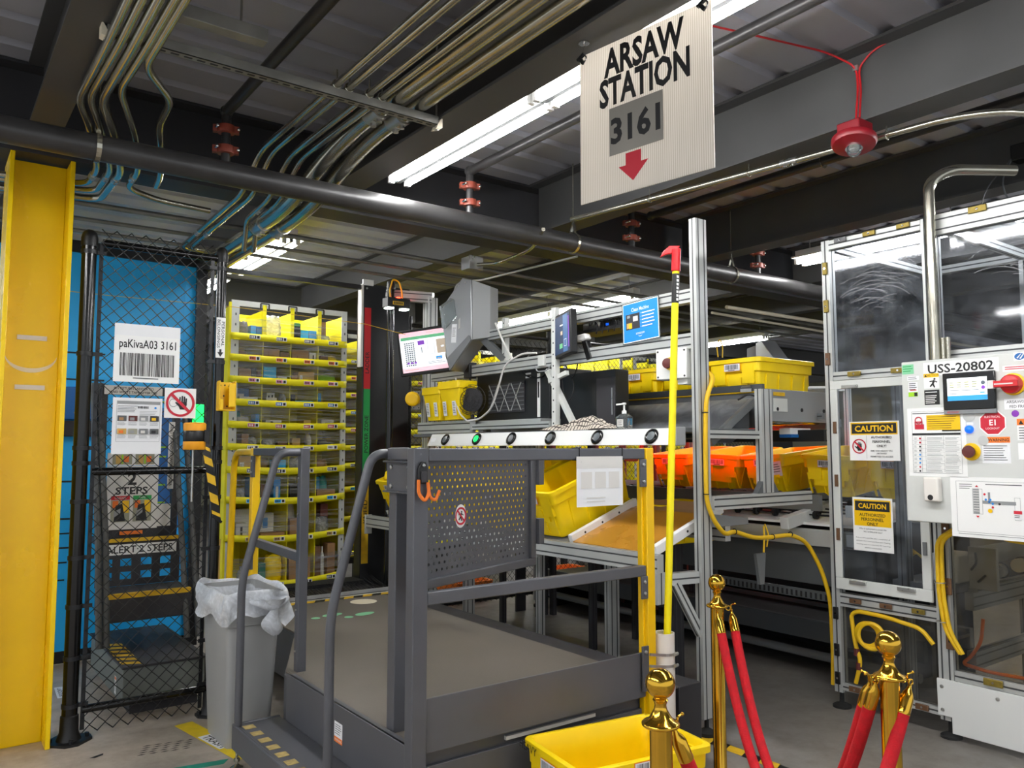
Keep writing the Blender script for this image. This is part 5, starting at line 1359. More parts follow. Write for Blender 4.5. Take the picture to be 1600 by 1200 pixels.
# ================================================================ PACKING STATION
t = thing('workstation_frame', 'aluminium profile frame of the picking station with tall post, rails and shelf', 'frame', (3.4, 4.3, 0))
def prof(name, p, q, w=.045, h=.045, par=None, up=(0, 0, 1), m='alu'):
    mb = M(m); profile(mb, p, q, w, h, up, m); return mb.build(name, par or t, smooth=False)
prof('tall_post', (3.395, 2.87, .09), (3.395, 2.87, 2.755), .045, .09)
mb = M('rubber'); mb.lathe([(.05, 0), (.05, .02), (.02, .035), (.012, .04), (.012, .09)], (3.395, 2.87, 0), n=18); mb.build('levelling_foot', t)
prof('rear_post', (3.42, 5.78, .09), (3.42, 5.78, 2.76), .09, .09)
prof('rear_post', (3.33, 5.70, 1.66), (3.33, 5.70, 2.0), .045, .045)
mb = M('rubber'); mb.lathe([(.05, 0), (.05, .02), (.02, .035), (.012, .04), (.012, .09)], (3.42, 5.78, 0), n=18); mb.build('levelling_foot', t)
for z in (2.33, 2.20):
    mb = M('black'); 
    for a in (0,): mb.box(3.372, 3.468, 5.732, 5.828, z, z + .012)
    mb.build('cable_strap', t)
prof('side_rail', (3.385, 2.895, 2.085), (3.385, 5.66, 2.085), .045, .085)
prof('side_rail', (3.385, 2.895, 2.335), (3.385, 5.3, 2.335), .045, .075)
prof('arm', (3.15, 6.05, 2.80), (3.42, 5.74, 2.755), .06, .09)
prof('desk_rail', (3.30, 5.72, 1.66), (3.30, 4.95, 1.66), .05, .09)
prof('cross_rail', (3.44, 2.87, 1.575), (4.0, 2.87, 1.575), .03, .045)
prof('low_rail', (3.10, 2.93, .82), (3.35, 2.88, .82), .045, .06)
prof('brace', (3.20, 2.90, .80), (3.37, 2.88, .52), .035, .045)
prof('cross_beam', (3.44, 2.85, 1.205), (4.34, 2.85, 1.205), .045, .075)
prof('mid_post', (3.93, 2.86, 1.245), (3.93, 2.86, 1.84), .045, .10)
mb = M('grey_dark')
for s in (-1, 1):
    mb.prism([(3.93 + s * .05, 2.838, 1.243), (3.93 + s * .10, 2.838, 1.243), (3.93 + s * .05, 2.838, 1.31)], (0, .035, 0))
mb.each('corner_bracket', t)
prof('support_leg', (3.5, 4.4, 0), (3.5, 4.4, 1.6), .045, .045)
# shelf carrying the cabinets
mb = M('grey_dark'); mb.box(3.20, 3.98, 2.90, 5.66, 1.585, 1.61); mb.build('desk_top', t, bevel=.003)
prof('desk_edge', (3.31, 4.05, 1.655), (3.31, 4.98, 1.655), .03, .04)
# slotted uprights
for (x, y, z0, z1, lab) in ((3.33, 4.02, 1.61, 2.42, 0), (3.42, 4.70, 2.06, 2.45, 0)):
    mb = M('cab_grey'); mb.box(x - .02, x + .02, y - .02, y + .02, z0, z1); u_ = mb.build('upright', t, bevel=.002)
    mb = M('ink'); z = z0 + .05
    while z < z1 - .03: mb.cyl((x - .0206, y, z), (x - .0195, y, z), .006, 8); z += .075
    mb.build('upright_holes', u_)
mb = M('cab_grey'); mb.bar((3.36, 3.86, 1.63), (3.36, 4.14, 2.02), .04, .03); mb.build('diagonal_strut', t, bevel=.002)
mb = M('cab_grey'); mb.bar((3.345, 3.92, 1.985), (3.345, 4.10, 1.94), .03, .03); mb.build('strut_arm', t, bevel=.002)
mb = M('cab_grey'); mb.box(3.345, 3.425, 4.16, 4.23, 2.05, 2.125); mb.build('joint_cover', t, bevel=.003)

# button bar
t2 = thing('button_bar', 'long sloping light grey bar with six round black buttons facing the platform', 'panel', (3.17, 4.1, 1.515))
mb = M('enamel'); mb.prism([(3.15, 2.84, 1.515), (3.195, 2.84, 1.605), (3.215, 2.84, 1.605), (3.215, 2.84, 1.515)], (0, 2.52, 0)); mb.build('bar', t2, bevel=.003)
bn = Vector((-.09, 0, .045)).normalized(); bv = Vector((.045, 0, .09)).normalized()
for i, y in enumerate((5.12, 4.70, 4.29, 3.88, 3.45, 3.02)):
    c = Vector((3.1725, y, 1.56)) + bn * .0
    mb = M('gloss_black'); mb.lathe([(.044, 0), (.046, .006), (.042, .014), (.034, .016), (.0305, .012)], c, bn, 28)
    b = mb.build('button_ring', t2, ang=50)
    mb = M('lens_grey' if i != 1 else 'tape_green'); mb.lathe([(.031, .0), (.031, .011), (.02, .0135), (.0005, .0145)], c, bn, 24); mb.build('button_lens', b)
    if i == 1:
        mb = M('led_green'); mb.ring(c + bn * .0145, .022, .003, bn, 20, 6); mb.ring(c + bn * .0155, .010, .002, bn, 14, 5); mb.build('lit_ring', b)
mb = M('grey'); mb.box(3.148, 3.22, 2.825, 2.84, 1.512, 1.61); mb.build('end_cap', t2, bevel=.004)
mb = M('paper'); mb.prism([(3.1645, 5.33, 1.545), (3.1645, 5.27, 1.545), (3.179, 5.27, 1.575), (3.179, 5.33, 1.575)], bn * .0008); mb.build('sticker', t2)

# scan camera on its post
t2 = thing('scan_camera', 'black scanner bar with two white lights on the black pole beside the guide column', 'scanner', (3.14, 5.87, 2.6))
mb = M('black'); mb.box(3.03, 3.24, 5.80, 5.90, 2.655, 2.735); mb.build('body', t2, bevel=.006)
for x in (3.065, 3.205):
    mb = M('scan_light'); mb.box(x - .028, x + .028, 5.81, 5.88, 2.644, 2.655); mb.build('light', t2)
mb = M('hazard_yellow'); mb.box(3.075, 3.175, 5.797, 5.80, 2.675, 2.705); mb.m('ink')
for i in range(6): mb.box(3.085 + i * .014, 3.094 + i * .014, 5.7962, 5.797, 2.68, 2.70)
mb.build('label', t2)
mb = M('cable_yellow'); mb.tube(smooth_path([(3.08, 5.85, 2.735), (3.07, 5.85, 2.80), (3.10, 5.85, 2.90), (3.16, 5.85, 2.88), (3.185, 5.85, 2.80), (3.19, 5.85, 2.735)], .05), .007, 8); mb.build('cable', t2)
mb = M('led_red'); mb.box(3.12, 3.15, 5.81, 5.83, 2.735, 2.742); mb.build('indicator', t2)
t2 = thing('black_pole', 'round black pole standing right of the guide column, carrying the scanner', 'pole', (3.14, 5.96, 0))
mb = M('gloss_black'); mb.cyl((3.14, 5.96, 0), (3.14, 5.96, 2.86), .030, 18); mb.m('black').lathe([(.036, 2.83), (.037, 2.875), (.03, 2.90), (.001, 2.905)], (3.14, 5.96, 0), n=18); mb.build('tube', t2, ang=50)
mb = M('black'); mb.lathe([(.04, .0), (.07, .004), (.07, .012), (.032, .014)], (3.14, 5.96, 0), n=18); mb.build('base', t2)

# monitors
def slab(mb, o, u, v, w, h, d0, d1):
    o = Vector(o); u = Vector(u).normalized(); v = Vector(v).normalized(); n = u.cross(v)
    c = [o + u * (a * w / 2) + v * (b * h / 2) + n * d for d in (d0, d1) for b in (-1, 1) for a in (-1, 1)]
    return mb.add(c, [(0, 2, 3, 1), (4, 5, 7, 6), (0, 1, 5, 4), (2, 6, 7, 3), (0, 4, 6, 2), (1, 3, 7, 5)])
t2 = thing('monitor', 'tilted monitor with a white pick screen showing the number 1', 'monitor', (3.17, 5.43, 2.27))
mo = Vector((3.17, 5.44, 2.262)); mu = Vector((.62, -.78, .10)).normalized(); mv = Vector((-.14, .02, .99)); mv = (mv - mu * mv.dot(mu)).normalized()
mb = M('black'); slab(mb, mo, mu, mv, .445, .365, -.05, 0); mb.build('case', t2, bevel=.006)
S = Sign(mo + mu.cross(mv) * .0006, mu, mv, .40, .315, 'screen_white', 0)
S.rect('screen_white', -.20, -.155, .20, .16); S.rect('screen_pink', -.20, .125, .20, .16); S.rect('screen_mint', -.19, .10, .20, .124); S.rect('screen_pink', -.20, -.155, .20, -.12)
for i in range(12):
    for j in range(5): S.rect('screen_ink', -.165 + j * .018, .07 - i * .016, -.165 + j * .018 + .012, .07 - i * .016 + .010, .0011)
for j in range(3): S.rect('screen_purple', -.155 + j * .03, -.09, -.135 + j * .03, -.075)
S.rect('screen_purple', -.05, .052, .005, .085); S.text('screen_ink', '1', -.022, .01, h=.045)
S.frame('screen_ink', .03, -.03, .085, .085, .002); S.rect('screen_tan', .105, -.03, .19, .08); S.rect('screen_white', .14, .015, .165, .028); S.rect('screen_cyan', .09, -.075, .14, -.052); S.rect('screen_tan', .10, -.07, .13, -.064)
S.lines('screen_ink', .02, .17, -.09, 2, .012, .003); S.lines('screen_tan', -.18, -.05, -.137, 1, .01, .004); S.lines('screen_tan', .03, .1, .143, 1, .01, .003)
S.build('screen', parent=t2)
mb = M('black_metal'); mb.bar(mo - mu.cross(mv) * .05, Vector((3.40, 5.72, 2.22)), .05, .05); mb.build('mount', t2)
t2 = thing('monitor', 'narrow black touch monitor turned side-on with a blue screen', 'monitor', (3.25, 3.78, 2.05))
mo = Vector((3.28, 3.90, 2.225)); mu = Vector((.93, -.36, .03)).normalized(); mu = Vector((-.30, -.95, .06)).normalized(); mv = Vector((.02, .05, 1)); mv = (mv - mu * mv.dot(mu)).normalized()
mb = M('black'); slab(mb, mo, mu, mv, .30, .28, -.045, 0); mb.build('case', t2, bevel=.005)
S = Sign(mo + mu.cross(mv) * .0006, mu, mv, .26, .24, 'screen_blue', 0)
S.rect('screen_navy', -.132, -.122, .132, .122); S.rect('screen_blue', .03, -.12, .10, .12); S.rect('screen_white', -.02, .055, .03, .062); S.rect('screen_tan', -.01, -.005, .02, .02); S.rect('screen_mint', -.03, -.09, .02, -.06); S.rect('screen_purple', .115, -.1, .128, .10); S.frame('screen_white', .045, -.085, .085, -.04, .002)
S.build('screen', parent=t2)
mb = M('black_metal'); mb.bar(mo - mu.cross(mv) * .045, Vector((3.385, 3.92, 2.13)), .05, .06); mb.build('mount', t2)

# grey projector housing with the clear guard and the fan
def hull_prism(mb, pts, d): return mb.prism(pts, d)
t2 = thing('scanner_housing', 'large tilted grey sheet-metal scanner housing above the monitor and small yellow bins', 'housing', (3.33, 5.0, 2.2))
def HP(u, v, d=0):   # outline in the housing's own plane
    o = Vector((3.25, 5.0, 2.45)); uu = Vector((.42, -.90, -.05)).normalized(); vv = Vector((-.05, .12, .99)); vv = (vv - uu * vv.dot(uu)).normalized(); return o + uu * (u * .74 + .02) + vv * v + uu.cross(vv) * d
out = [(-.02, .32), (-.22, .13), (-.27, .06), (-.20, -.13), (-.17, -.27), (-.105, -.38), (.13, -.15), (.09, .30)]
mb = M('housing'); mb.prism([HP(u, v, .06) for u, v in out], HP(0, 0, -.13) - HP(0, 0, .06)); mb.build('case', t2, bevel=.008)
mb = M('grey'); mb.prism([HP(.09, .30, .055), HP(.24, .26, -.03), HP(.27, -.12, -.03), HP(.13, -.15, .055)], HP(0, 0, -.12) - HP(0, 0, 0)); mb.build('side_flank', t2, bevel=.004)
mb = M('grey_mid'); mb.prism([HP(.13, -.15, .062), HP(-.105, -.38, .062), HP(-.15, -.29, .062), HP(.10, -.115, .062)], HP(0, 0, .012) - HP(0, 0, 0)); mb.build('edge_seam', t2, bevel=.002)
mb = M('clear'); mb.prism([HP(-.235, .10, .062), HP(-.10, .16, .062), HP(-.06, .02, .062), HP(-.19, -.07, .062)], HP(0, 0, .05) - HP(0, 0, 0)); mb.build('clear_guard', t2, bevel=.006)
S = Sign(HP(-.085, -.09, .0605), HP(1, 0) - HP(0, 0), HP(0, 1) - HP(0, 0), .05, .12, 'paper', 0); S.rect('paper', -.022, -.08, .022, .06, .0004); S.lines('grey_dark', -.015, .015, .03, 5, .015, .004); S.build('label', parent=t2)
mb = M('steel'); mb.prism([HP(-.04, .0, .061), HP(-.02, .015, .061), HP(-.015, -.06, .061), HP(-.035, -.07, .061)], HP(0, 0, .003) - HP(0, 0, 0)); mb.build('plate', t2)
for u, v in ((-.06, .26), (-.16, .165), (.02, .28)):
    mb = M('steel'); mb.cyl(HP(u, v, .06), HP(u, v, .064), .007, 8); mb.build('screw', t2)
mb = M('grey_dark'); mb.bar(HP(.12, -.1, -.06), (3.42, 4.70, 2.14), .05, .05); mb.build('mount', t2)
t2 = thing('clip_fan', 'small round clip fan with wire guard below the grey scanner housing', 'fan', (3.32, 5.13, 2.1))
fc = Vector((3.30, 5.16, 2.225)); fa = Vector((-.78, -.6, .15)).normalized()
mb = M('cream')
for R_, z in ((.10, 0), (.085, .022), (.06, .032), (.032, .037)): mb.ring(fc + fa * z, R_, .0022, fa, 28, 5)
fu, fw, _ = frame_of(fa)
for i in range(24):
    a = 2 * PI * i / 24; d = fu * math.cos(a) + fw * math.sin(a)
    mb.tube([fc + d * .10, fc + d * .085 + fa * .022, fc + d * .03 + fa * .037], .0014, 4)
mb.build('wire_guard', t2, ang=60)
mb = M('white'); mb.lathe([(.031, .036), (.031, .04), (.001, .041)], fc, fa, 18); mb.build('badge', t2)
mb = M('grey')
for i in range(4):
    a = 2 * PI * i / 4; d = fu * math.cos(a) + fw * math.sin(a); e = fu * math.cos(a + .9) + fw * math.sin(a + .9)
    mb.add([fc + d * .02, fc + d * .085 + fa * .008, fc + e * .08 - fa * .01, fc + e * .02 - fa * .004], [(0, 1, 2, 3)])
mb.build('blades', t2, solid=.002)
mb = M('black'); mb.lathe([(.10, -.002), (.10, -.03), (.05, -.05), (.03, -.09), (.001, -.09)], fc, fa, 18); mb.build('motor', t2)
mb = M('black'); mb.box(3.34, 3.41, 5.06, 5.14, 2.03, 2.15); mb.build('clamp', t2, bevel=.005)

# black cabinets
t2 = thing('black_cabinet', 'black computer cabinet with X-patterned grille and white strip on the station desk', 'cabinet', (3.62, 4.72, 1.65))
mb = M('black_metal'); mb.box(3.46, 3.85, 4.24, 5.13, 1.70, 2.055); mb.build('case', t2, bevel=.006)
mb = M('ladder_dark'); mb.box(3.452, 3.459, 4.52, 4.96, 1.76, 1.98); g_ = mb.build('grille_bed', t2)
for i in range(7):
    mb = M('grey_dark'); mb.box(3.448, 3.453, 4.52, 4.96, 1.775 + i * .03, 1.783 + i * .03); mb.build('louver', g_)
mb = M('alu')
for k in range(3):
    y = 4.55 + k * .14
    for a, b in ((0, .12), (.12, 0)): mb.bar((3.446, y + a, 1.77), (3.446, y + b, 1.97), .005, .004)
mb.build('cross_wires', g_)
mb = M('white'); mb.box(3.456, 3.46, 4.345, 4.375, 1.715, 2.02); mb.m('ink').box(3.4552, 3.456, 4.352, 4.368, 1.85, 1.96); mb.build('white_strip', t2)
for z in (1.995, 2.02):
    mb = M('paper'); mb.box(3.457, 3.46, 4.45, 4.51, z, z + .012); mb.build('label', t2)
mb = M('alu'); mb.box(3.36, 3.86, 4.22, 5.15, 1.665, 1.70); mb.build('shelf', t2, bevel=.003)
mb = M('alu')
for y in (4.3, 5.08): mb.box(3.5, 3.54, y - .02, y + .02, 1.61, 1.665)
mb.each('shelf_foot', t2)
t2 = thing('black_cabinet', 'black cabinet with a thin silver door handle, right of the slotted upright', 'cabinet', (3.75, 3.9, 1.61))
mb = M('black_metal'); mb.box(3.52, 3.64, 3.66, 4.20, 1.612, 2.0); mb.build('case', t2, bevel=.006)
mb = M('ladder_dark'); mb.box(3.514, 3.521, 3.66, 3.83, 1.63, 1.95); mb.build('door', t2, bevel=.003)
mb = M('steel'); mb.box(3.505, 3.513, 3.675, 3.682, 1.71, 1.88); mb.build('handle', t2)
mb = M('ink'); mb.tube(smooth_path([(3.45, 4.10, 1.98), (3.43, 4.06, 1.85), (3.42, 3.98, 1.80), (3.43, 3.95, 1.90), (3.45, 4.0, 1.97)], .06), .004, 6); mb.build('cable', t2)

# small yellow bins and round guard
for i, (y, lab, sz) in enumerate(((5.43, 'small yellow bin hanging left of its neighbour, white labels on its face', 1.0), (5.17, 'small yellow bin hanging nearer the black round fan, white labels on its face', 1.12))):
    t2 = thing('parts_bin', lab, 'bin', (3.29, y, 1.71), 'small yellow bins')
    mb = M('tote'); w = .125 * sz; h = .26 * sz
    loft(mb, [ringpts(3.25, 3.37, y - w * .7, y + w * .7, 1.715, .015, 3), ringpts(3.225, 3.385, y - w, y + w, 1.715 + h - .06, .015, 3), ringpts(3.215, 3.39, y - w - .01, y + w + .01, 1.715 + h - .055, .015, 3), ringpts(3.215, 3.39, y - w - .01, y + w + .01, 1.715 + h, .015, 3), ringpts(3.225, 3.38, y - w, y + w, 1.715 + h, .015, 3), ringpts(3.26, 3.36, y - w * .65, y + w * .65, 1.73, .015, 3)])
    mb.build('body', t2, ang=40)
    for q in (-.5, .45):
        S = Sign((3.232, y + q * w, 1.80), (0, -1, 0), (-.13, 0, 1), .05, .11, 'paper', .0006); S.lines('ink', -.018, .018, .04, 7, .012, .004); S.build('label', parent=t2)
t2 = thing('round_fan', 'small black round wire fan standing beside the yellow bins', 'fan', (3.34, 4.98, 1.70))
c = Vector((3.32, 5.0, 1.86)); a_ = Vector((-.8, -.55, 0)).normalized()
mb = M('black')
for R_, z in ((.115, 0), (.10, .025), (.075, .037), (.05, .043), (.025, .046)): mb.ring(c + a_ * z, R_, .0025, a_, 26, 5)
u_, w_, _ = frame_of(a_)
for i in range(20):
    d = u_ * math.cos(2 * PI * i / 20) + w_ * math.sin(2 * PI * i / 20); mb.tube([c + d * .115, c + d * .1 + a_ * .025, c + d * .02 + a_ * .046], .0015, 4)
mb.build('wire_guard', t2, ang=60)
mb = M('ladder_dark'); mb.lathe([(.001, .01), (.09, .004), (.09, -.01), (.05, -.04), (.001, -.05)], c, a_, 20); mb.build('blades', t2)
mb = M('black'); mb.cyl((3.33, 5.0, 1.705), (3.33, 5.0, 1.75), .014, 10); mb.lathe([(.06, 1.705), (.06, 1.712), (.02, 1.722)], (3.33, 5.0, 0), n=18); mb.build('stand', t2)

# loose cables of the station
def cable(pts, r, m, label, rb=.08):
    mb = M(m); mb.tube(smooth_path(pts, rb, 6), r, 8); return mb.build('cable', label=label, cat='cable', ang=70)
cable([(3.30, 4.66, 2.40), (3.36, 4.62, 2.22), (3.34, 4.50, 2.12)], .008, 'offwhite', 'pale cable dropping beside the right edge of the scanner housing')
cable([(3.33, 4.22, 2.14), (3.31, 4.35, 2.15), (3.30, 4.55, 2.09), (3.30, 4.62, 1.93), (3.31, 4.72, 1.78), (3.31, 4.88, 1.71), (3.27, 4.98, 1.70)], .007, 'offwhite', 'pale looping cable hanging in front of the black computer cabinet')
cable([(3.26, 5.12, 2.03), (3.24, 5.10, 1.85), (3.24, 5.03, 1.75), (3.27, 4.98, 1.70)], .006, 'offwhite', 'pale cable hanging between the yellow bins and the round black fan')
cable([(3.33, 4.24, 2.05), (3.32, 4.20, 2.01), (3.32, 4.10, 2.01), (3.33, 4.06, 2.05)], .004, 'grey', 'thin grey loop of cable under the turned touch monitor')
cable([(3.36, 5.14, 2.10), (3.36, 5.02, 1.95), (3.40, 4.99, 1.80), (3.40, 5.05, 1.72)], .006, 'ink', 'black cable hanging behind the round black fan')
cable([(3.42, 4.05, 2.08), (3.44, 3.98, 1.95), (3.42, 3.92, 2.0), (3.41, 3.88, 2.08)], .005, 'ink', 'black cable loop under the lower station rail behind the touch monitor')
cable([(3.46, 4.18, 2.12), (3.45, 4.30, 1.98), (3.44, 4.48, 2.0), (3.44, 4.6, 2.10)], .005, 'ink', 'black cable sagging over the grilled computer cabinet')

# network gear on the upper rail
t2 = thing('network_switch', 'black network gear with cables on a small shelf behind the touch monitor', 'device', (3.5, 3.85, 2.18))
mb = M('black'); mb.box(3.415, 3.60, 3.50, 3.92, 2.235, 2.255); mb.build('shelf', t2)
mb = M('steel'); mb.box(3.43, 3.55, 3.72, 3.86, 2.256, 2.30); mb.build('switch_body', t2, bevel=.003)
mb = M('black'); mb.box(3.43, 3.55, 3.54, 3.70, 2.256, 2.29); mb.build('router', t2, bevel=.003)
mb = M('led_blue'); mb.box(3.4285, 3.43, 3.62, 3.645, 2.265, 2.28); mb.build('indicator', t2)
for k in range(6):
    mb = M('ink'); y = 3.52 + k * .055; mb.tube(smooth_path([(3.43, y, 2.28), (3.40, y - .02, 2.31 + .01 * (k % 3)), (3.41, y - .10, 2.28), (3.42, y - .07, 2.22)], .03), .004, 6); mb.build('cable', t2)
t2 = thing('scanner_gun', 'white and black hand scanner hanging below the network shelf', 'scanner', (3.42, 3.78, 2.05))
mb = M('white'); mb.prism([(3.35, 3.90, 2.215), (3.35, 3.76, 2.225), (3.35, 3.74, 2.19), (3.35, 3.78, 2.175), (3.35, 3.90, 2.18)], (.05, 0, 0)); mb.build('head', t2, bevel=.01)
mb = M('black'); mb.prism([(3.355, 3.80, 2.18), (3.355, 3.75, 2.18), (3.355, 3.70, 2.06), (3.355, 3.75, 2.05)], (.04, 0, 0)); mb.build('grip', t2, bevel=.008)

# items on the desk
t2 = thing('sanitizer_bottle', 'clear pump bottle of sanitizer on the station desk beside the checked cloth', 'bottle', (3.32, 3.38, 1.61))
mb = M('clear'); loft(mb, [ringpts(3.29, 3.35, 3.335, 3.425, 1.611, .012, 3), ringpts(3.288, 3.352, 3.333, 3.427, 1.68, .012, 3), ringpts(3.305, 3.335, 3.355, 3.405, 1.70, .012, 3)]); mb.add(ringpts(3.305, 3.335, 3.355, 3.405, 1.70, .012, 3), [tuple(range(16))]); mb.build('body', t2)
mb = M('white'); mb.lathe([(.014, 1.70), (.014, 1.718), (.006, 1.72), (.005, 1.752), (.012, 1.754), (.012, 1.764), (.001, 1.766)], (3.32, 3.38, 0), n=14); mb.bar((3.32, 3.38, 1.759), (3.30, 3.425, 1.755), .009, .009); mb.build('pump', t2, bevel=.001)
S = Sign((3.2868, 3.38, 1.645), (0, -1, 0), (0, 0, 1), .05, .04, 'offwhite', 0); S.rect('offwhite', -.025, -.02, .025, .022, .0003); S.lines('grey_dark', -.018, .018, .012, 3, .011, .004); S.build('label', parent=t2)
# checked cloth
def check_mat():
    m = mat('check_cloth', '#d8d2c6', 0.9)
    nt = m.node_tree; b = nt.nodes['Principled BSDF']
    tc = nt.nodes.new('ShaderNodeTexCoord'); sep = nt.nodes.new('ShaderNodeSeparateXYZ'); nt.links.new(tc.outputs['UV'], sep.inputs[0])
    outs = []
    for ax in (0, 1):
        mu_ = nt.nodes.new('ShaderNodeMath'); mu_.operation = 'MULTIPLY'; mu_.inputs[1].default_value = 22 if ax == 0 else 11
        fr = nt.nodes.new('ShaderNodeMath'); fr.operation = 'FRACT'; lt = nt.nodes.new('ShaderNodeMath'); lt.operation = 'LESS_THAN'; lt.inputs[1].default_value = .27
        nt.links.new(sep.outputs[ax], mu_.inputs[0]); nt.links.new(mu_.outputs[0], fr.inputs[0]); nt.links.new(fr.outputs[0], lt.inputs[0]); outs.append(lt)
    mx = nt.nodes.new('ShaderNodeMath'); mx.operation = 'MAXIMUM'; nt.links.new(outs[0].outputs[0], mx.inputs[0]); nt.links.new(outs[1].outputs[0], mx.inputs[1])
    r = nt.nodes.new('ShaderNodeMix'); r.data_type = 'RGBA'; r.inputs[6].default_value = hx('#c9c0b2'); r.inputs[7].default_value = hx('#3f3733')
    nt.links.new(mx.outputs[0], r.inputs[0]); nt.links.new(r.outputs[2], b.inputs['Base Color'])
    return m
K['check_cloth'] = check_mat()
mb = M('check_cloth'); N1, N2 = 36, 22; rows = []
for i in range(N1 + 1):
    row = []
    for j in range(N2 + 1):
        s, q = i / N1, j / N2
        y = 4.03 - .62 * s; x = 3.21 + .17 * q
        env = math.sin(PI * min(1, max(0, s))) ** .7 * math.sin(PI * q) ** .6
        zz_ = 1.615 + env * (.028 + .035 * s) + .020 * math.sin(9 * s + 5 * q) * env + .018 * math.sin(17 * s - 9 * q) * env + .008 * math.sin(31 * q + 12 * s) * env
        x += .02 * math.sin(11 * s + 3 * q) * env; y += .02 * math.sin(7 * q + 9 * s)
        if q < .1: zz_ -= (.1 - q) * .25 * math.sin(PI * s); x -= (.1 - q) * .15
        row.append((x, y, zz_))
    rows.append(row)
mb.sheet(rows); o = mb.build('checked_cloth', label='crumpled black and cream checked cloth lying on the station desk edge', cat='cloth', solid=.004, ang=180, sub=1)
uv = o.data.uv_layers.new(name='UVMap')
for lp in o.data.loops:
    vi = lp.vertex_index; uv.data[lp.index].uv = ((vi // (N2 + 1)) / N1 * 1.0, (vi % (N2 + 1)) / N2)

# e-stops
def estop(name, label, c, n, case, box, mush, collar):
    c = Vector(c); n = Vector(n).normalized(); t = thing(name, label, 'switch', tuple(c))
    u, v, _ = frame_of(n); u, v = (n.cross(Vector((0, 0, 1))).normalized(), Vector((0, 0, 1)))
    mb = M(case); mb.add([c + u * (a * box[0] / 2) + v * (b * box[1] / 2) - n * d for d in (box[2], 0) for b in (-1, 1) for a in (-1, 1)], [(0, 2, 3, 1), (4, 5, 7, 6), (0, 1, 5, 4), (2, 6, 7, 3), (0, 4, 6, 2), (1, 3, 7, 5)]); mb.build('box', t, bevel=.005)
    for a in (-1, 1):
        for b in (-1, 1): mb = M('ink'); p = c + u * a * (box[0] / 2 - .014) + v * b * (box[1] / 2 - .014); mb.cyl(p, p + n * .001, .006, 8); mb.build('screw', t)
    mb = M(collar); mb.lathe([(.036, 0), (.036, .01), (.02, .012)], c, n, 20); mb.build('collar', t)
    mb = M(mush); mb.lathe([(.014, .01), (.014, .025), (.027, .028), (.030, .036), (.027, .046), (.015, .050), (.001, .051)], c, n, 22); mb.build('button', t, ang=50)
    return t
estop('emergency_stop', 'white box with dark red emergency button hung beside the tall aluminium post', (3.33, 3.02, 1.965), (-1, -.15, 0), 'enamel', (.20, .17, .10), 'maroon', 'yellow')
mb = M('cab_grey'); mb.box(3.36, 3.46, 2.93, 3.0, 1.85, 1.9); mb.cyl((3.40, 3.06, 2.045), (3.40, 3.06, 2.10), .012, 8)
mb.build('gland_box', label='small grey cable gland box below the white emergency button box', cat='box')
t2 = estop('emergency_stop', 'yellow round emergency button on a grey box beside the black pole', (3.27, 5.74, 1.89), (-.75, -.66, 0), 'grey', (.07, .15, .09), 'red', 'yellow')
mb = M('yellow'); n_ = Vector((-.75, -.66, 0)).normalized(); mb.lathe([(.055, .0), (.06, .01), (.06, .04), (.05, .05), (.034, .05)], Vector((3.25, 5.75, 1.90)), n_, 22); mb.build('shroud', t2, ang=50)
mb = M('cable_yellow'); mb.tube(smooth_path([(3.33, 5.70, 1.82), (3.33, 5.70, 1.72), (3.36, 5.66, 1.66)], .05), .008, 8); mb.build('cable', t2)

# blue notice
so = Vector((3.352, 3.27, 2.24))
S = Sign(so, (-.03, -1, .04), (.01, .04, 1), .31, .245, 'clear', .001)
S.rect('white', -.148, -.118, .148, .118); S.rect('blue', -.143, -.113, .143, .113)
S.text('white', 'Clean Machine', 0, .075, h=.022, w=.145, bold=.006)
S.rect('ladder_dark', -.122, -.04, -.005, .052); S.rect('tan', -.115, -.032, -.07, .0); S.rect('carton_white', -.06, .005, -.02, .035); S.rect('yellow', -.095, -.035, -.07, -.005); S.rect('grey', -.11, .03, -.085, .045)
for i, L_ in enumerate((.12, .115, .105, .12, .10)): S.disc('white', .008, .045 - i * .02, .0022, 8); S.lines('white', .016, .016 + L_ * .92, .045 - i * .02, 1, .01, .006, .1)
S.text('white', 'amazon', .0, -.072, h=.011); S.poly('white', [(-.018, -.083), (-.008, -.088), (.008, -.088), (.018, -.083), (.008, -.091), (-.008, -.091)])
S.build('notice', 'blue Clean Machine notice with small photo leaning on the upper station rails', 'sign')

# yellow cable down the tall post
mb = M('cable_yellow')
mb.tube(smooth_path([(3.46, 2.90, 1.93), (3.462, 2.83, 1.885), (3.392, 2.83, 1.77), (3.385, 2.835, 1.55), (3.378, 2.83, 1.22), (3.425, 2.82, 1.11), (3.508, 2.815, 1.034), (3.60, 2.83, 1.048), (3.76, 2.82, 1.00), (3.93, 2.82, .995), (4.10, 2.82, 1.0), (4.26, 2.82, .945), (4.37, 2.80, .78), (4.415, 2.775, .60), (4.41, 2.765, .30), (4.40, 2.765, .11)], .07, 6), .0125, 10)
yc = mb.build('power_cable', label='thick yellow cable tied down the tall aluminium post and across to the enclosure', cat='cable', ang=70)
for p, d in (((3.388, 2.835, 1.69), (0, 0, 1)), ((3.38, 2.832, 1.255), (0, 0, 1)), ((3.60, 2.825, 1.046), (1, 0, 0)), ((3.93, 2.82, .996), (1, 0, 0)), ((4.10, 2.82, 1.0), (1, 0, -.2))):
    mb = M('black'); mb.ring(p, .0145, .003, d, 14, 5); mb.build('cable_tie', yc)

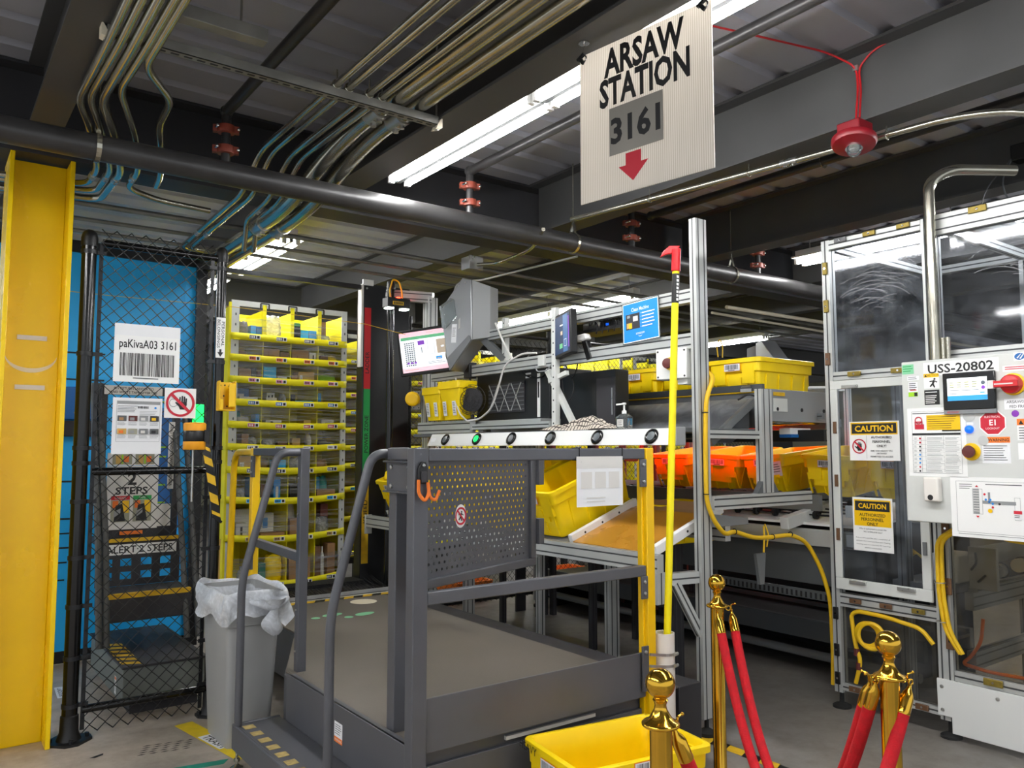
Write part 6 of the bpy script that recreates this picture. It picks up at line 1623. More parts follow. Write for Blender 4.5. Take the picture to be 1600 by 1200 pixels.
# ================================================================ TOTE RACKS, CONVEYORS, BACK FENCE
t = thing('tote_rack', 'sloping tote rack with aluminium front edge and brown slide plates beside the platform', 'rack', (3.35, 4.4, 0))
prof('front_edge', (3.10, 2.905, .905), (3.00, 6.03, .905), .05, .09, t)
prof('end_post', (3.10, 2.93, .70), (3.10, 2.93, .86), .06, .06, t)
mb = M('alu'); mb.box(2.97, 3.03, 6.03, 6.05, .80, .955); mb.build('end_plate', t, bevel=.003)
SL = math.tan(.35)
def slope(x): return .952 + (x - 3.12) * SL
for y in (2.965, 3.635, 4.115, 4.585, 5.055, 5.50, 5.95):
    mb = M('white'); mb.bar((3.12, y, slope(3.12) + .012), (3.66, y, slope(3.66) + .012), .035, .05); rl = mb.build('side_rail', t, bevel=.003)
    if y < 4:
        for x in (3.22, 3.36, 3.5):
            mb = M('ink'); mb.cyl((x, y - .019, slope(x) + .012), (x, y - .0175, slope(x) + .012), .007, 8); mb.build('hole', rl)
mb = M('plywood'); mb.prism([(3.12, 2.985, slope(3.12)), (3.60, 2.985, slope(3.60)), (3.60, 2.985, slope(3.60) - .006), (3.12, 2.985, slope(3.12) - .006)], (0, .63, 0)); mb.build('slide_plate', t)
mb = M('cardboard'); mb.prism([(3.60, 2.995, slope(3.60)), (3.85, 2.995, slope(3.72)), (3.85, 2.995, slope(3.72) - .006), (3.60, 2.995, slope(3.60) - .006)], (0, .66, 0)); mb.build('slide_plate', t)
for y0, y1 in ((3.655, 4.10), (4.13, 4.57), (4.60, 5.04), (5.07, 5.49), (5.52, 5.94)):
    mb = M('grey_mid'); mb.prism([(3.12, y0, slope(3.12) - .004), (3.66, y0, slope(3.66) - .004), (3.66, y0, slope(3.66) - .012), (3.12, y0, slope(3.12) - .012)], (0, y1 - y0, 0)); mb.build('slide_plate', t)
prof('rear_beam', (3.70, 2.95, 1.02), (3.70, 6.0, 1.02), .045, .09, t)
for y in (3.9, 5.6):
    prof('rack_leg', (3.70, y, .06), (3.70, y, .975), .045, .09, t)
    mb = M('rubber'); mb.lathe([(.05, 0), (.05, .02), (.012, .035), (.012, .07)], (3.70, y, 0), n=16); mb.build('levelling_foot', t)
    prof('tie_bar', (3.06, y, .86), (3.68, y, .98), .03, .05, t)
RT = tote('tote', 'big yellow tote with handwriting on its end, tilted on the rack behind the hanging paper', L=.67, W=.42, H=.30, taper=.04)
a_ = -.35
def on_rack(o, y, x0=3.136):
    o.location = (x0 + .295 * math.cos(.35), y, slope(x0) + .295 * math.sin(.35) + .008); o.rotation_euler = (0, a_, 0)
on_rack(RT, 3.88)
S = Sign((-.328, .03, .11), (0, -1, 0), (-.12, 0, 1), .2, .12, 'tote', 0)
S.text('ink', '4F MA', .0, .035, h=.02); S.text('grey_dark', 'TRN', -.02, -.005, h=.035, rot=-.2); S.text('grey', '107', .03, -.03, h=.04, rot=-.25)
o = S.build('handwriting', parent=RT)
for y, lab in ((4.35, 'yellow tote tilted on the rack, second from the near end behind the perforated gate'), (4.82, 'yellow tote tilted on the rack, third from the near end, glowing orange behind the gate'), (5.28, 'yellow tote tilted on the rack, fourth from the near end, behind the gate'), (5.73, 'yellow tote at the far end of the rack, between curved handrail and corner post')):
    o = dup(RT, label=lab); on_rack(o, y)
    for ch in list(o.children):
        if ch.name.startswith('handwriting'): bpy.data.objects.remove(ch)
# far end tote carries a folded yellow bag
mb = M('tote'); mb.prism([(3.08, 5.60, 1.22), (3.05, 5.90, 1.24), (3.25, 5.93, 1.36), (3.45, 5.75, 1.44), (3.40, 5.55, 1.38)], (.03, .02, .07)); mb.build('folded_liner', label='crumpled yellow liner lying in the far-end tote beside the curved handrail', cat='liner', bevel=.02)

# upper tote conveyor
t = thing('tote_conveyor', 'raised tote conveyor with grey side plates behind the tall aluminium post', 'conveyor', (4.4, 4.3, 1.6))
mb = M('grey_dark'); mb.box(4.055, 4.085, 2.96, 6.0, 1.845, 1.885); mb.build('guide_strip', t)
mb = M('grey_mid'); mb.box(4.06, 4.085, 2.96, 6.0, 1.62, 1.845); mb.build('side_plate', t, bevel=.003)
mb = M('grey'); mb.box(4.06, 4.74, 2.935, 2.955, 1.66, 1.855); mb.build('end_plate', t, bevel=.003)
mb = M('grey_mid'); mb.box(4.715, 4.74, 2.96, 6.0, 1.62, 1.885); mb.build('side_plate', t, bevel=.003)
mb = M('cable_yellow'); mb.cyl((4.05, 2.93, 1.838), (4.05, 6.0, 1.838), .005, 8); mb.build('yellow_cord', t)
mb = M('steel'); mb.bar((4.045, 3.02, 1.85), (4.045, 3.10, 1.85), .02, .02); mb.cyl((4.04, 3.03, 1.87), (4.04, 3.09, 1.87), .008, 8); mb.build('sensor', t)
mb = M('hazard_yellow'); mb.box(4.13, 4.245, 2.930, 2.935, 1.815, 1.838); mb.build('sticker', t, bevel=.004)
mb = M('cab_grey'); mb.box(4.13, 4.27, 2.932, 2.935, 1.72, 1.80); mb.build('cover_plate', t)
for x in (4.17, 4.42, 4.66):
    mb = M('ink'); mb.cyl((x, 2.931, 1.735), (x, 2.935, 1.735), .012, 10); mb.build('bolt', t)
for i in range(26):
    y = 3.02 + i * .115
    mb = M('galv'); mb.cyl((4.09, y, 1.672), (4.71, y, 1.672), .024, 12); mb.build('roller', t)
for y in (4.55, 5.7):
    for x in (4.12, 4.68): prof('support_leg', (x, y, .0), (x, y, 1.62), .045, .045, t, m='ladder_dark')
UT = tote('tote', 'yellow tote at the near end of the raised conveyor, right of the tall aluminium post', H=.36)
UT.location = (4.40, 3.21, 1.70)
for i, lab in enumerate(('yellow tote on the raised conveyor seen right behind the tall aluminium post', 'yellow tote on the raised conveyor with a label, left of the yellow pole', 'yellow tote on the raised conveyor above the sanitizer bottle', 'yellow tote on the raised conveyor behind the black cabinet with a handle', 'yellow tote on the raised conveyor behind the touch monitor')):
    dup(UT, (0, .43 * (i + 1), 0), lab)
# smoked slanted guards between conveyor and desk
for (y0, y1, lab) in ((2.97, 4.6, 'dark smoky sloping chute sheet between the station desk and raised conveyor'),):
    t2 = thing('chute', lab, 'chute', (3.77, 3.8, 1.53))
    mb = M('smoke_sheet'); mb.prism([(3.60, y0, 1.555), (3.98, y0, 1.795), (3.985, y0, 1.79), (3.605, y0, 1.55)], (0, y1 - y0, 0)); mb.build('sheet', t2)
    mb = M('alu_dark'); mb.bar((3.575, y0 - .01, 1.530), (3.97, y0 - .01, 1.775), .03, .045); mb.build('edge_bar', t2, bevel=.003)
    mb = M('grey_dark'); mb.prism([(3.64, y0 + .02, 1.53), (3.97, y0 + .02, 1.74), (3.97, y0 + .02, 1.62), (3.80, y0 + .02, 1.53)], (0, .012, 0)); mb.build('side_cheek', t2)
    mb = M('ink'); mb.tube(smooth_path([(3.82, y0 - .02, 1.78), (3.92, y0 - .02, 1.82), (4.0, y0 - .02, 1.80), (4.0, y0 - .02, 1.74)], .05), .006, 6); mb.build('cable', t2)
# red-lit lower tote line
t = thing('tote_line', 'lower roller line of totes under the raised conveyor, lit red by a scanner bar', 'conveyor', (5.0, 4.2, 1.1))
for x in (4.62, 5.30):
    mb = M('alu_dark'); mb.box(x - .02, x + .02, 2.95, 6.0, 1.10, 1.20); mb.build('side_rail', t, bevel=.003)
for i in range(27):
    y = 3.0 + i * .11
    mb = M('grey_dark'); mb.cyl((4.645, y, 1.19), (5.275, y, 1.19), .022, 10); mb.build('roller', t)
for y in (4.6, 5.75):
    for x in (4.62, 5.30): prof('line_leg', (x, y, .0), (x, y, 1.10), .045, .045, t, m='ladder_dark')
LT = tote('tote', 'yellow tote glowing red under the raised conveyor, nearest the tall aluminium post', H=.27, W=.37, taper=.07)
LT.location = (4.98, 4.28, 1.215); LT.rotation_euler = (.0, -.10, .03)
for i, (y, lab) in enumerate(((3.83, 'yellow tote glowing red just left of the short middle post'), (3.40, 'yellow tote with a torn paper label just right of the short middle post'), (2.96, 'yellow tote lit orange beside the left post of the clear enclosure'), (2.50, 'yellow tote lit red, seen through the enclosure door beside its left post'), (2.06, 'yellow tote lit orange behind the enclosure door under the caution sign'))):
    o = dup(LT, label=lab, loc=(4.98, y, 1.215)); o.rotation_euler = ((.05, -.04, .03, .02, -.03)[i], -.10, (.06, -.05, .08, -.04, .03)[i])
    if i == 1:
        S = Sign((-.288, -.02, .13), (0, -1, .1), (-.1, 0, 1), .15, .12, 'paper', 0)
        S.rect('paper', -.06, -.07, .03, .06); S.rect('paper', .06, -.02, .14, .08); S.lines('grey_dark', -.05, .02, .04, 6, .016, .005); S.lines('grey_dark', .07, .13, .06, 4, .016, .005); S.rect('red', -.05, .02, -.01, .045)
        S.build('paper_labels', parent=o)
prof_t = t
mb = M('black'); mb.box(4.44, 4.468, 2.8, 5.6, 1.54, 1.612); mb.box(4.468, 4.50, 2.8, 5.6, 1.54, 1.548); mb.box(4.468, 4.56, 2.8, 5.6, 1.606, 1.612); mb.build('scanner_bar', t)  # lips added to keep the red light off the bed and ceiling
mb = M('led_red'); mb.box(4.469, 4.472, 3.45, 5.55, 1.562, 1.606); mb.build('red_light', t)
prof('overhead_rail', (4.78, 2.9, 1.66), (4.78, 6.0, 1.66), .04, .05, t, m='alu_dark')
prof('overhead_rail', (4.60, 2.9, 1.70), (4.60, 6.0, 1.70), .03, .04, t, m='alu_dark')
mb = M('white'); mb.box(4.36, 4.58, 2.98, 3.06, 1.585, 1.625); mb.m('panel_navy').box(4.36, 4.58, 2.975, 3.06, 1.565, 1.585); mb.build('sensor_box', t, bevel=.003)
# low machine frame with wheels
t = thing('transfer_table', 'low transfer table with black skate wheels behind the yellow cable', 'conveyor', (4.6, 3.6, .85))
mb = M('alu'); mb.box(4.45, 4.50, 2.55, 6.0, .90, 1.0); mb.build('side_beam', t, bevel=.004)
mb = M('white'); mb.prism([(4.50, 2.55, 1.035), (5.30, 2.55, 1.135), (5.30, 2.55, 1.12), (4.50, 2.55, 1.02)], (0, 1.4, 0)); mb.build('bed', t)
for i in range(8):
    for j in range(6):
        mb = M('rubber'); x, y = 4.58 + i * .10, 2.95 + j * .15 + (i % 2) * .05
        zw = 1.068 + (x - 4.5) * .125; mb.cyl((x, y, zw), (x, y + .022, zw), .026, 10); mb.build('skate_wheel', t)
for i in range(8):
    mb = M('black_metal'); x = 4.58 + i * .10; zw = 1.068 + (x - 4.5) * .125; mb.cyl((x, 2.80, zw), (x, 3.88, zw), .006, 6); mb.build('axle', t)
mb = M('enamel'); mb.bar((4.33, 3.02, 1.035), (4.95, 3.06, 1.12), .06, .075); mb.build('guide_bar', t, bevel=.004)
mb = M('grey'); mb.prism([(3.52, 2.945, 1.06), (3.56, 2.945, 1.135), (3.88, 2.945, 1.10), (3.88, 2.945, 1.06)], (0, .02, 0)); mb.build('deflector', t, bevel=.003)
mb = M('grey_dark'); mb.box(4.50, 4.53, 2.55, 6.0, .66, .90); mb.build('skirt', t)
mb = M('alu_dark'); mb.prism([(3.98, 2.97, .88), (4.07, 2.97, .88), (4.05, 2.97, .70), (4.01, 2.97, .70)], (0, .02, 0)); mb.build('bracket', t)
mb = M('cable_yellow'); mb.tube(smooth_path([(3.96, 2.90, 1.05), (3.95, 2.89, .98), (3.94, 2.89, .90)], .02), .006, 6); mb.tube(smooth_path([(3.97, 2.90, 1.06), (3.99, 2.89, 1.0), (3.97, 2.89, .93)], .02), .005, 6); mb.build('tie_cord', t)
for y in (4.4, 5.7):
    prof('table_leg', (4.515, y, 0), (4.515, y, .66), .045, .045, t, m='ladder_dark'); prof('table_leg', (5.33, y, 0), (5.33, y, .985), .045, .045, t, m='ladder_dark')
o = tote('tote', 'dim yellow tote low behind the frame, just right of the tall aluminium post', H=.25); o.location = (3.98, 3.62, .90)
prof('tote_prop', (3.98, 3.62, 0), (3.98, 3.62, .895), .09, .09, t, m='ladder_dark')
t = thing('cable_tray', 'dark slotted cable tray low behind the tall aluminium post', 'tray', (4.6, 4, .5))
mb = M('grey_dark'); mb.box(4.48, 4.60, 2.55, 6.2, .56, .57); mb.box(4.48, 4.49, 2.55, 6.2, .56, .625); mb.m('ink')
for i in range(100): mb.box(4.479, 4.480, 2.60 + i * .034, 2.614 + i * .034, .575, .61)
mb.build('channel', t)
mb = M('ladder_dark')
for y in (4.8, 6.0): mb.box(4.49, 4.60, y, y + .02, .0, .56)
mb.each('stand', t)
t = thing('floor_conveyor', 'dark floor-level conveyor running away behind the transfer table', 'conveyor', (5.2, 4.2, 0))
mb = M('grey_dark'); mb.box(4.95, 5.0, 2.5, 6.2, .20, .33); mb.build('side_rail', t, bevel=.004)
mb = M('grey_dark'); mb.box(5.55, 5.6, 2.5, 6.2, .20, .33); mb.build('side_rail', t, bevel=.004)
mb = M('black'); mb.box(5.0, 5.55, 2.5, 6.2, .28, .30); mb.build('belt', t)
mb = M('black_metal'); mb.box(5.60, 5.61, 2.5, 6.2, .0, .98); mb.build('back_panel', t)  # panel added to block ambient light, keeping the floor here dark
mb = M('grey_mid'); mb.cyl((4.90, 2.5, .12), (4.90, 6.2, .12), .03, 12); mb.build('pipe', t)
for y in (2.7, 4.6, 6.0):
    mb = M('black_metal'); mb.box(4.93, 5.62, y, y + .05, .0, .20); mb.build('support', t)
# aluminium frames behind the station, red light painted into their colour
t = thing('rear_frame', 'aluminium frame painted with red glow behind the rack, between the yellow post and tall post', 'frame', (5.6, 5.4, 0))
for y in (4.9, 5.3, 5.75, 6.15): prof('upright', (5.62, y, 0), (5.62, y, 1.62), .05, .05, t, m='dull_red_and_glow')
for z in (1.40, 1.60, .6): prof('cross_bar', (5.62, 4.9, z), (5.62, 6.15, z), .05, .06, t, m='dull_red_and_glow')
# far leg frame under the rack
t = thing('leg_frame', 'aluminium leg frame on black feet seen under the platform mid rail', 'frame', (4.9, 6.05, 0))
for x in (4.82, 5.75):
    prof('leg', (x, 6.07, .06), (x, 6.07, .98), .09, .09, t)
    mb = M('rubber'); mb.lathe([(.06, 0), (.06, .02), (.014, .035), (.014, .07)], (x, 6.07, 0), n=16); mb.build('foot', t)
prof('bar', (4.6, 6.07, 1.02), (5.9, 6.07, 1.02), .09, .09, t)
for x, lab in ((4.42, 'orange tote low behind the chain-link mesh under the mid rail, left one'), (5.75, 'orange tote low behind the chain-link mesh under the mid rail, right one')):
    mb = M('warn_orange'); loft(mb, [ringpts(x - .2, x + .2, 6.60, 6.95, .02, .04), ringpts(x - .23, x + .23, 6.57, 6.98, .20, .04), ringpts(x - .2, x + .2, 6.6, 6.95, .20, .04), ringpts(x - .18, x + .18, 6.62, 6.93, .04, .04)]); mb.build('tote', label=lab, cat='tote')
# back chain-link fence
t = thing('chain_link_fence', 'long black chain-link fence behind the picking station', 'fence', (6, 6.36, 0))
mb = M('black_metal'); chainlink(mb, 3.53, 8.6, .05, 2.62, .062, .0026, lambda u, d, z: (u, 6.36 + d, z), 3); o = mb.build('wire_mesh', t, ang=80)
for x in (3.56, 5.2, 6.9, 8.6):
    mb = M('black'); mb.cyl((x, 6.39, 0), (x, 6.39, 2.70), .026, 14); mb.build('post', t)
for z in (2.62, .07):
    mb = M('black'); mb.cyl((3.56, 6.385, z), (8.6, 6.385, z), .018, 10); mb.build('rail', t)
for dx, dy, lab in ((4.3, .95, 'storage pod behind the chain-link fence, seen left of the blue notice'), (5.5, .95, 'storage pod behind the chain-link fence, seen behind the blue notice'), (6.9, 1.4, 'storage pod far right behind the chain-link fence')):
    dup(pod, (dx, dy, 0), lab)
# second station in the distance
hs = [o for o in COL.objects if o.name.startswith('scanner_housing')][0]
o = dup(hs, label='grey scanner housing of the next station, tilted above the yellow tote on the conveyor', loc=(6.85, 4.95, 2.02), rotz=2.5)
t = thing('far_station', 'aluminium posts and scanner of the next station behind the raised totes', 'frame', (6.3, 5.1, 0))
prof('post', (6.00, 5.15, 0), (6.00, 5.15, 2.55), .06, .09, t); prof('arm', (5.6, 5.2, 2.45), (6.0, 5.15, 2.45), .06, .10, t); prof('post', (6.9, 4.1, 0), (6.9, 4.1, 2.2), .045, .06, t); prof('rail', (6.05, 5.1, 2.05), (6.9, 4.1, 2.05), .04, .05, t)
mb = M('black'); mb.box(6.05, 6.25, 4.90, 5.0, 2.28, 2.36); mb.build('scanner', t, bevel=.006)
mb = M('scan_light'); mb.box(6.07, 6.11, 4.92, 4.98, 2.272, 2.28); mb.build('light', t)
mb = M('cable_yellow'); mb.tube(smooth_path([(6.12, 4.95, 2.36), (6.10, 4.95, 2.48), (6.15, 4.95, 2.55), (6.19, 4.95, 2.48), (6.18, 4.95, 2.36)], .04), .007, 6); mb.build('cable', t)
t = thing('turquoise_panel', 'turquoise panel in the distance left of the clear enclosure', 'panel', (9.4, 6.6, 0)); mb = M('teal'); mb.box(9.35, 10.0, 6.8, 6.86, 1.7, 2.45); mb.build('sheet', t)
mb = M('black_metal'); mb.box(9.35, 10.0, 6.8, 6.86, 0, 1.7); mb.build('stand', t)
mb = M('black_metal'); mb.box(9.35, 10.0, 6.79, 6.87, 2.45, 2.5); mb.build('rail', t)

# ================================================================ CLEAR ENCLOSURE WITH CONTROL CABINET
EX = 4.36
t = thing('machine_enclosure', 'aluminium machine enclosure with clear panels at the right side of the photo', 'enclosure', (4.95, 1.9, 0))
def ep(name, p, q, w=.045, h=.045, m='alu', up=(0, 0, 1)):
    mb = M(m); profile(mb, p, q, w, h, up, m); return mb.build(name, t, smooth=False)
for y, w in ((2.705, .05), (2.09, .075), (1.34, .06)):
    ep('front_post', (EX + .03, y, .09), (EX + .03, y, 2.75), w, .06); ep('rear_post', (5.62, y, .09), (5.62, y, 2.75), .06, .06)
    for x in (EX + .03, 5.62):
        mb = M('rubber'); mb.lathe([(.052, 0), (.052, .012), (.035, .022), (.014, .028), (.012, .09)], (x, y, 0), n=18); mb.build('levelling_foot', t)
ep('top_rail', (EX + .03, 2.68, 2.72), (EX + .03, 2.13, 2.72), .06, .055)
ep('top_rail', (EX + .03, 2.05, 2.70), (EX + .03, .9, 2.70), .06, .11)
for y in (2.705, 2.09, 1.34): ep('top_cross_rail', (EX + .06, y, 2.72), (5.60, y, 2.72), .045, .05)
ep('rear_top_rail', (5.62, 2.70, 2.72), (5.62, .9, 2.72), .05, .05)
ep('roof_brace', (EX + .08, 1.95, 2.70), (5.55, 1.55, 2.70), .09, .05)
ep('middle_rail', (EX + .03, 2.68, 1.925), (EX + .03, 2.13, 1.925), .05, .05); ep('middle_rail', (EX + .03, 2.05, 1.99), (EX + .03, .9, 1.99), .05, .05)
ep('rear_middle_rail', (5.62, 2.70, 2.02), (5.62, .9, 2.02), .045, .06)
ep('lower_rail', (EX + .03, 2.68, .62), (EX + .03, 2.13, .62), .05, .075)
ep('sill_rail', (EX + .03, 2.68, .125), (EX + .03, 2.13, .125), .05, .04); ep('sill_rail', (EX + .03, 2.05, .325), (EX + .03, .9, .325), .05, .05)
ep('inner_post', (5.05, 2.45, .05), (5.05, 2.45, 1.9), .06, .09, 'alu_dark'); ep('inner_post', (4.62, 2.42, .05), (4.62, 2.42, 1.95), .05, .08, 'alu_dark')
ep('inner_post', (5.2, 1.72, 1.95), (5.2, 1.72, 2.45), .05, .045); ep('inner_post', (5.3, 1.50, 1.0), (5.3, 1.50, 2.7), .06, .06, 'alu_dark')
ep('inner_rail', (4.45, 2.0, .70), (5.6, 2.0, .70), .045, .09, 'alu_dark'); ep('inner_rail', (4.45, 2.0, .40), (5.6, 2.0, .40), .045, .09, 'alu_dark'); ep('inner_rail', (4.45, 1.35, .70), (5.6, 1.35, .70), .045, .09, 'alu_dark')
for z in (1.75, 1.70, 1.80): ep('inner_rail', (5.3, 2.65, z), (5.3, 2.1, z), .03, .035, 'alu_dark')
# panes
def pane(y0, y1, z0, z1, x=EX + .03, m='polycarb', wear=0):
    mb = M(m); mb.box(x, x + .005, y1, y0, z0, z1); rs_ = random.Random(wear); mb.m('scratch')
    def mark(pts, w):
        pts = [p for p in pts if y1 + .01 < p[0] < y0 - .01 and z0 + .01 < p[1] < z1 - .01]
        for (a, b), (c_, d_) in zip(pts, pts[1:]):
            L = math.hypot(c_ - a, d_ - b) or 1; py, pz = -(d_ - b) / L * w, (c_ - a) / L * w
            mb.quad((x - .0006, a - py, b - pz), (x - .0006, a + py, b + pz), (x - .0006, c_ + py, d_ + pz), (x - .0006, c_ - py, d_ - pz))
    for i in range(wear):
        cy, cz = rs_.uniform(y1, y0), rs_.uniform(z0, z1)
        if i % 3 == 0:      # wiping arcs
            R_ = rs_.uniform(.12, .45); a0 = rs_.uniform(.9, 1.7); oy, oz = (y0 + y1) / 2 + rs_.uniform(-.1, .1), z0 + (z1 - z0) * .38 - R_ * .5 + rs_.uniform(0, .25)
            mark([(oy + R_ * math.cos(a0 + .08 * q), oz + R_ * math.sin(a0 + .08 * q)) for q in range(rs_.randint(5, 16))], rs_.uniform(.0006, .003))
        else:
            a0 = rs_.uniform(0, PI); L = rs_.uniform(.01, .09); mark([(cy, cz), (cy + L * math.cos(a0), cz + L * math.sin(a0))], rs_.uniform(.0004, .0009))
    return mb.build('clear_pane', t)
pane(2.68, 2.13, 1.95, 2.69, wear=150); pane(2.05, 1.37, 2.02, 2.645, wear=36); pane(1.31, .9, 2.02, 2.645); pane(2.68, 2.13, .145, .585, m='polycarb_low'); pane(2.05, 1.37, .35, 1.96, m='polycarb_low'); pane(1.31, .9, .35, 1.96, m='polycarb_low')
mb = M('polycarb'); mb.box(EX + .06, 5.60, 2.70, 2.705, 1.95, 2.69); mb.build('clear_pane', t)
# latch blocks along the frames
def latch(x, y, z, w, h, m='hinge_brass'):
    mb = M(m); mb.box(x - .012, x, y - w / 2, y + w / 2, z - h / 2, z + h / 2); b = mb.build('latch_block', t, bevel=.003)
    mb = M('chrome'); mb.cyl((x - .0135, y, z), (x - .011, y, z), .006, 8); mb.build('latch_screw', b)
for y in (2.60, 2.42, 2.22): latch(EX - .001, y, 2.735 - .0, .075, .028, 'hinge_brass' if y != 2.60 else 'grey_mid')
latch(EX - .001, 1.83, 2.735, .09, .035)
for z in (2.58, 2.35, 2.03): latch(EX - .001, 2.705, z, .03, .075, 'hinge_brass' if z != 2.03 else 'hinge_brown')
for z in (2.56, 2.32): latch(EX - .001, 2.088, z, .03, .085, 'lime')
latch(EX - .001, 2.078, 2.10, .03, .08, 'dull_red_and_glow')
for y in (2.54, 2.28): latch(EX - .001, y, 1.93, .08, .028)
for z in (1.08, .78, .50): latch(EX - .001, 2.06, z, .04, .085, 'hinge_brown')
for z in (.54, .33, .17): latch(EX - .001, 2.705, z, .03, .07, 'black')
for y in (2.58, 2.40, 2.22): latch(EX - .001, y, .625, .07, .026, 'hinge_brown' if y > 2.3 else 'hinge_brass')
for y in (2.60, 2.22): latch(EX - .001, y, .128, .07, .03, 'hinge_brown')
latch(EX - .001, 1.86, .335, .09, .035)
# hinged clear door
d = thing('enclosure_door', 'hinged clear door with light grey frame on the left half of the enclosure', 'door', (EX - .01, 2.41, .68)); d['kind'] = 'thing'
dx0, dx1 = EX - .02, EX - .002
for n_, y0, y1, z0, z1 in (('frame_rail', 2.135, 2.69, 1.845, 1.895), ('frame_rail', 2.135, 2.69, .685, .75), ('frame_stile', 2.645, 2.69, .75, 1.845), ('frame_stile', 2.135, 2.185, .75, 1.845)):
    mb = M('cab_grey'); mb.box(dx0, dx1, y0, y1, z0, z1); mb.build(n_, d, bevel=.003)
mb = M('polycarb'); mb.box(dx0 + .006, dx0 + .010, 2.185, 2.645, .75, 1.845); mb.build('clear_pane', d)
mb = M('ladder_dark'); mb.box(dx0 - .001, dx1, 2.69, 2.697, .70, 1.89); mb.build('hinge_line', d)
for z in (1.62, 1.31, 1.00):
    mb = M('hinge_brown'); mb.box(dx0 - .010, dx0, 2.652, 2.672, z - .035, z + .035); mb.build('catch', d, bevel=.002)
for y, z in ((2.56, 1.855), (2.55, .735), (2.27, .735)):
    mb = M('steel'); mb.box(dx0 - .012, dx0, y - .05, y + .05, z - .010, z + .010); mb.build('catch', d, bevel=.002)
mb = M('grey_mid'); mb.box(dx0 - .012, dx0, 2.152, 2.172, .93, 1.0); mb.build('catch', d, bevel=.002)
for z in (1.13, .96):
    mb = M('cab_grey'); mb.box(EX + .02, EX + .03, 2.56, 2.64, z - .035, z + .035); mb.build('inner_bracket', t, bevel=.002)
# white kick panel
mb = M('enamel'); mb.prism([(EX - .012, 2.135, .30), (EX - .012, 2.135, .115), (EX - .012, 2.065, .115), (EX - .012, 2.065, .035), (EX - .012, .9, .035), (EX - .012, .9, .30)], (.012, 0, 0)); kp = mb.build('kick_panel', t, bevel=.002)
for y, z in ((2.11, .262), (2.11, .145), (1.84, .262), (1.56, .262)):
    mb = M('steel'); mb.lathe([(.010, 0), (.009, .004), (.001, .006)], (EX - .012, y, z), (-1, 0, 0), 12); mb.build('bolt', kp)
# machinery inside
u = thing('belt_drive', 'motorised roller drive with grey side plate inside the lower right of the enclosure', 'machine', (4.8, 1.85, .75))
mb = M('grey'); mb.box(4.50, 4.53, 1.88, 2.02, .76, .98); mb.build('side_plate', u, bevel=.004)
mb = M('grey'); mb.box(4.55, 5.5, 1.985, 2.0, .78, .98); mb.build('side_plate', u, bevel=.004)
for y, z in ((1.90, .86), (1.80, .90)):
    mb = M('rubber'); mb.cyl((4.6, y, z), (5.1, y, z), .042, 18); mb.m('steel').cyl((4.55, y, z), (4.6, y, z), .035, 16); mb.cyl((5.1, y, z), (5.16, y, z), .035, 16); mb.build('roller', u)
mb = M('black'); mb.tube(smooth_path([(4.495, 1.98, .95), (4.485, 1.97, .90), (4.485, 2.0, .86)], .03), .006, 6); mb.bar((4.49, 1.93, .84), (4.49, 1.97, .80), .01, .01); mb.build('crank', u)
prof_o = ep('drive_base', (4.5, 2.0, .755), (5.5, 2.0, .755), .05, .02, 'alu_dark')
u = thing('gear_motor', 'white motor with bundled yellow wires inside the lower part of the enclosure door', 'machine', (4.75, 2.3, .68))
mb = M('offwhite'); mb.box(4.72, 4.95, 2.17, 2.32, .74, .90); mb.build('case', u, bevel=.01)
mb = M('grey_mid'); mb.box(4.62, 5.3, 2.15, 2.50, .70, .735); mb.build('base', u)
mb = M('cable_yellow')
for i in range(6): mb.tube(smooth_path([(4.70, 2.42, .76), (4.68, 2.43 + .012 * i, .86), (4.68, 2.38 + .01 * i, .90 + .006 * i), (4.70, 2.33, .84), (4.72, 2.32, .78)], .04), .005, 6)
mb.build('wires', u)
mb = M('maroon'); mb.box(4.70, 5.5, 2.12, 2.14, 1.24, 1.40); mb.build('red_shield', label='reddish brown plate inside the enclosure door below the totes', cat='plate')
prof_o = ep('plate_stand', (5.45, 2.13, .0), (5.45, 2.13, 1.24), .04, .04, 'alu_dark')
# tall conduit on the corner post
conduit([(EX - .045, 2.055, 1.96), (EX - .045, 2.055, 2.93), (EX + .05, 1.98, 3.0), (EX + .35, 1.78, 3.0)], .029, 'fat silver conduit rising along the enclosure corner post and bending over the top', rb=.14)
for y, r in ((2.015, .012), (1.99, .012)):
    conduit([(EX - .04, y, 1.95), (EX - .04, y, 2.08)], r, 'short silver conduit stub beside the fat conduit above the control cabinet', g if False else 'short conduit stubs')
# cables outside and inside
for k, dy in enumerate((0, .022)):
    cable([(EX - .04, 1.93 - dy, 1.12), (EX - .05, 2.0 - dy, 1.08), (EX - .04, 2.09 - dy, 1.02), (EX - .035, 2.095 - dy, .75), (EX - .035, 2.07 - dy, .56), (EX - .03, 2.0 - dy * .5, .45)], .0115, 'cable_yellow', ('left' if k == 0 else 'right') + ' one of two yellow cables tied down the enclosure corner below the cabinet', .07)
for z in (.80, .60): 
    mb = M('steel'); mb.ring((EX - .036, 2.085, z), .026, .003, (0, 0, 1), 16, 5); mb.build('cable_clip', label='thin metal clip round the two yellow cables at the enclosure corner', cat='clip', group='cable clips at the enclosure corner')
cable([(EX - .02, 2.585, .17), (EX - .02, 2.55, .30), (EX - .02, 2.58, .38), (EX - .02, 2.60, .55), (EX - .02, 2.56, .575), (EX - .02, 2.40, .57), (EX - .02, 2.2, .54), (EX - .02, 2.14, .47)], .012, 'cable_yellow', 'yellow cable running along the lower enclosure pane', .06)
mb = M('cable_yellow')
for k in range(3): mb.ring((EX - .022 - .012 * k, 2.505 - .018 * k, .455), .062 + .004 * k, .0115, (1, .15, 0), 24, 8)
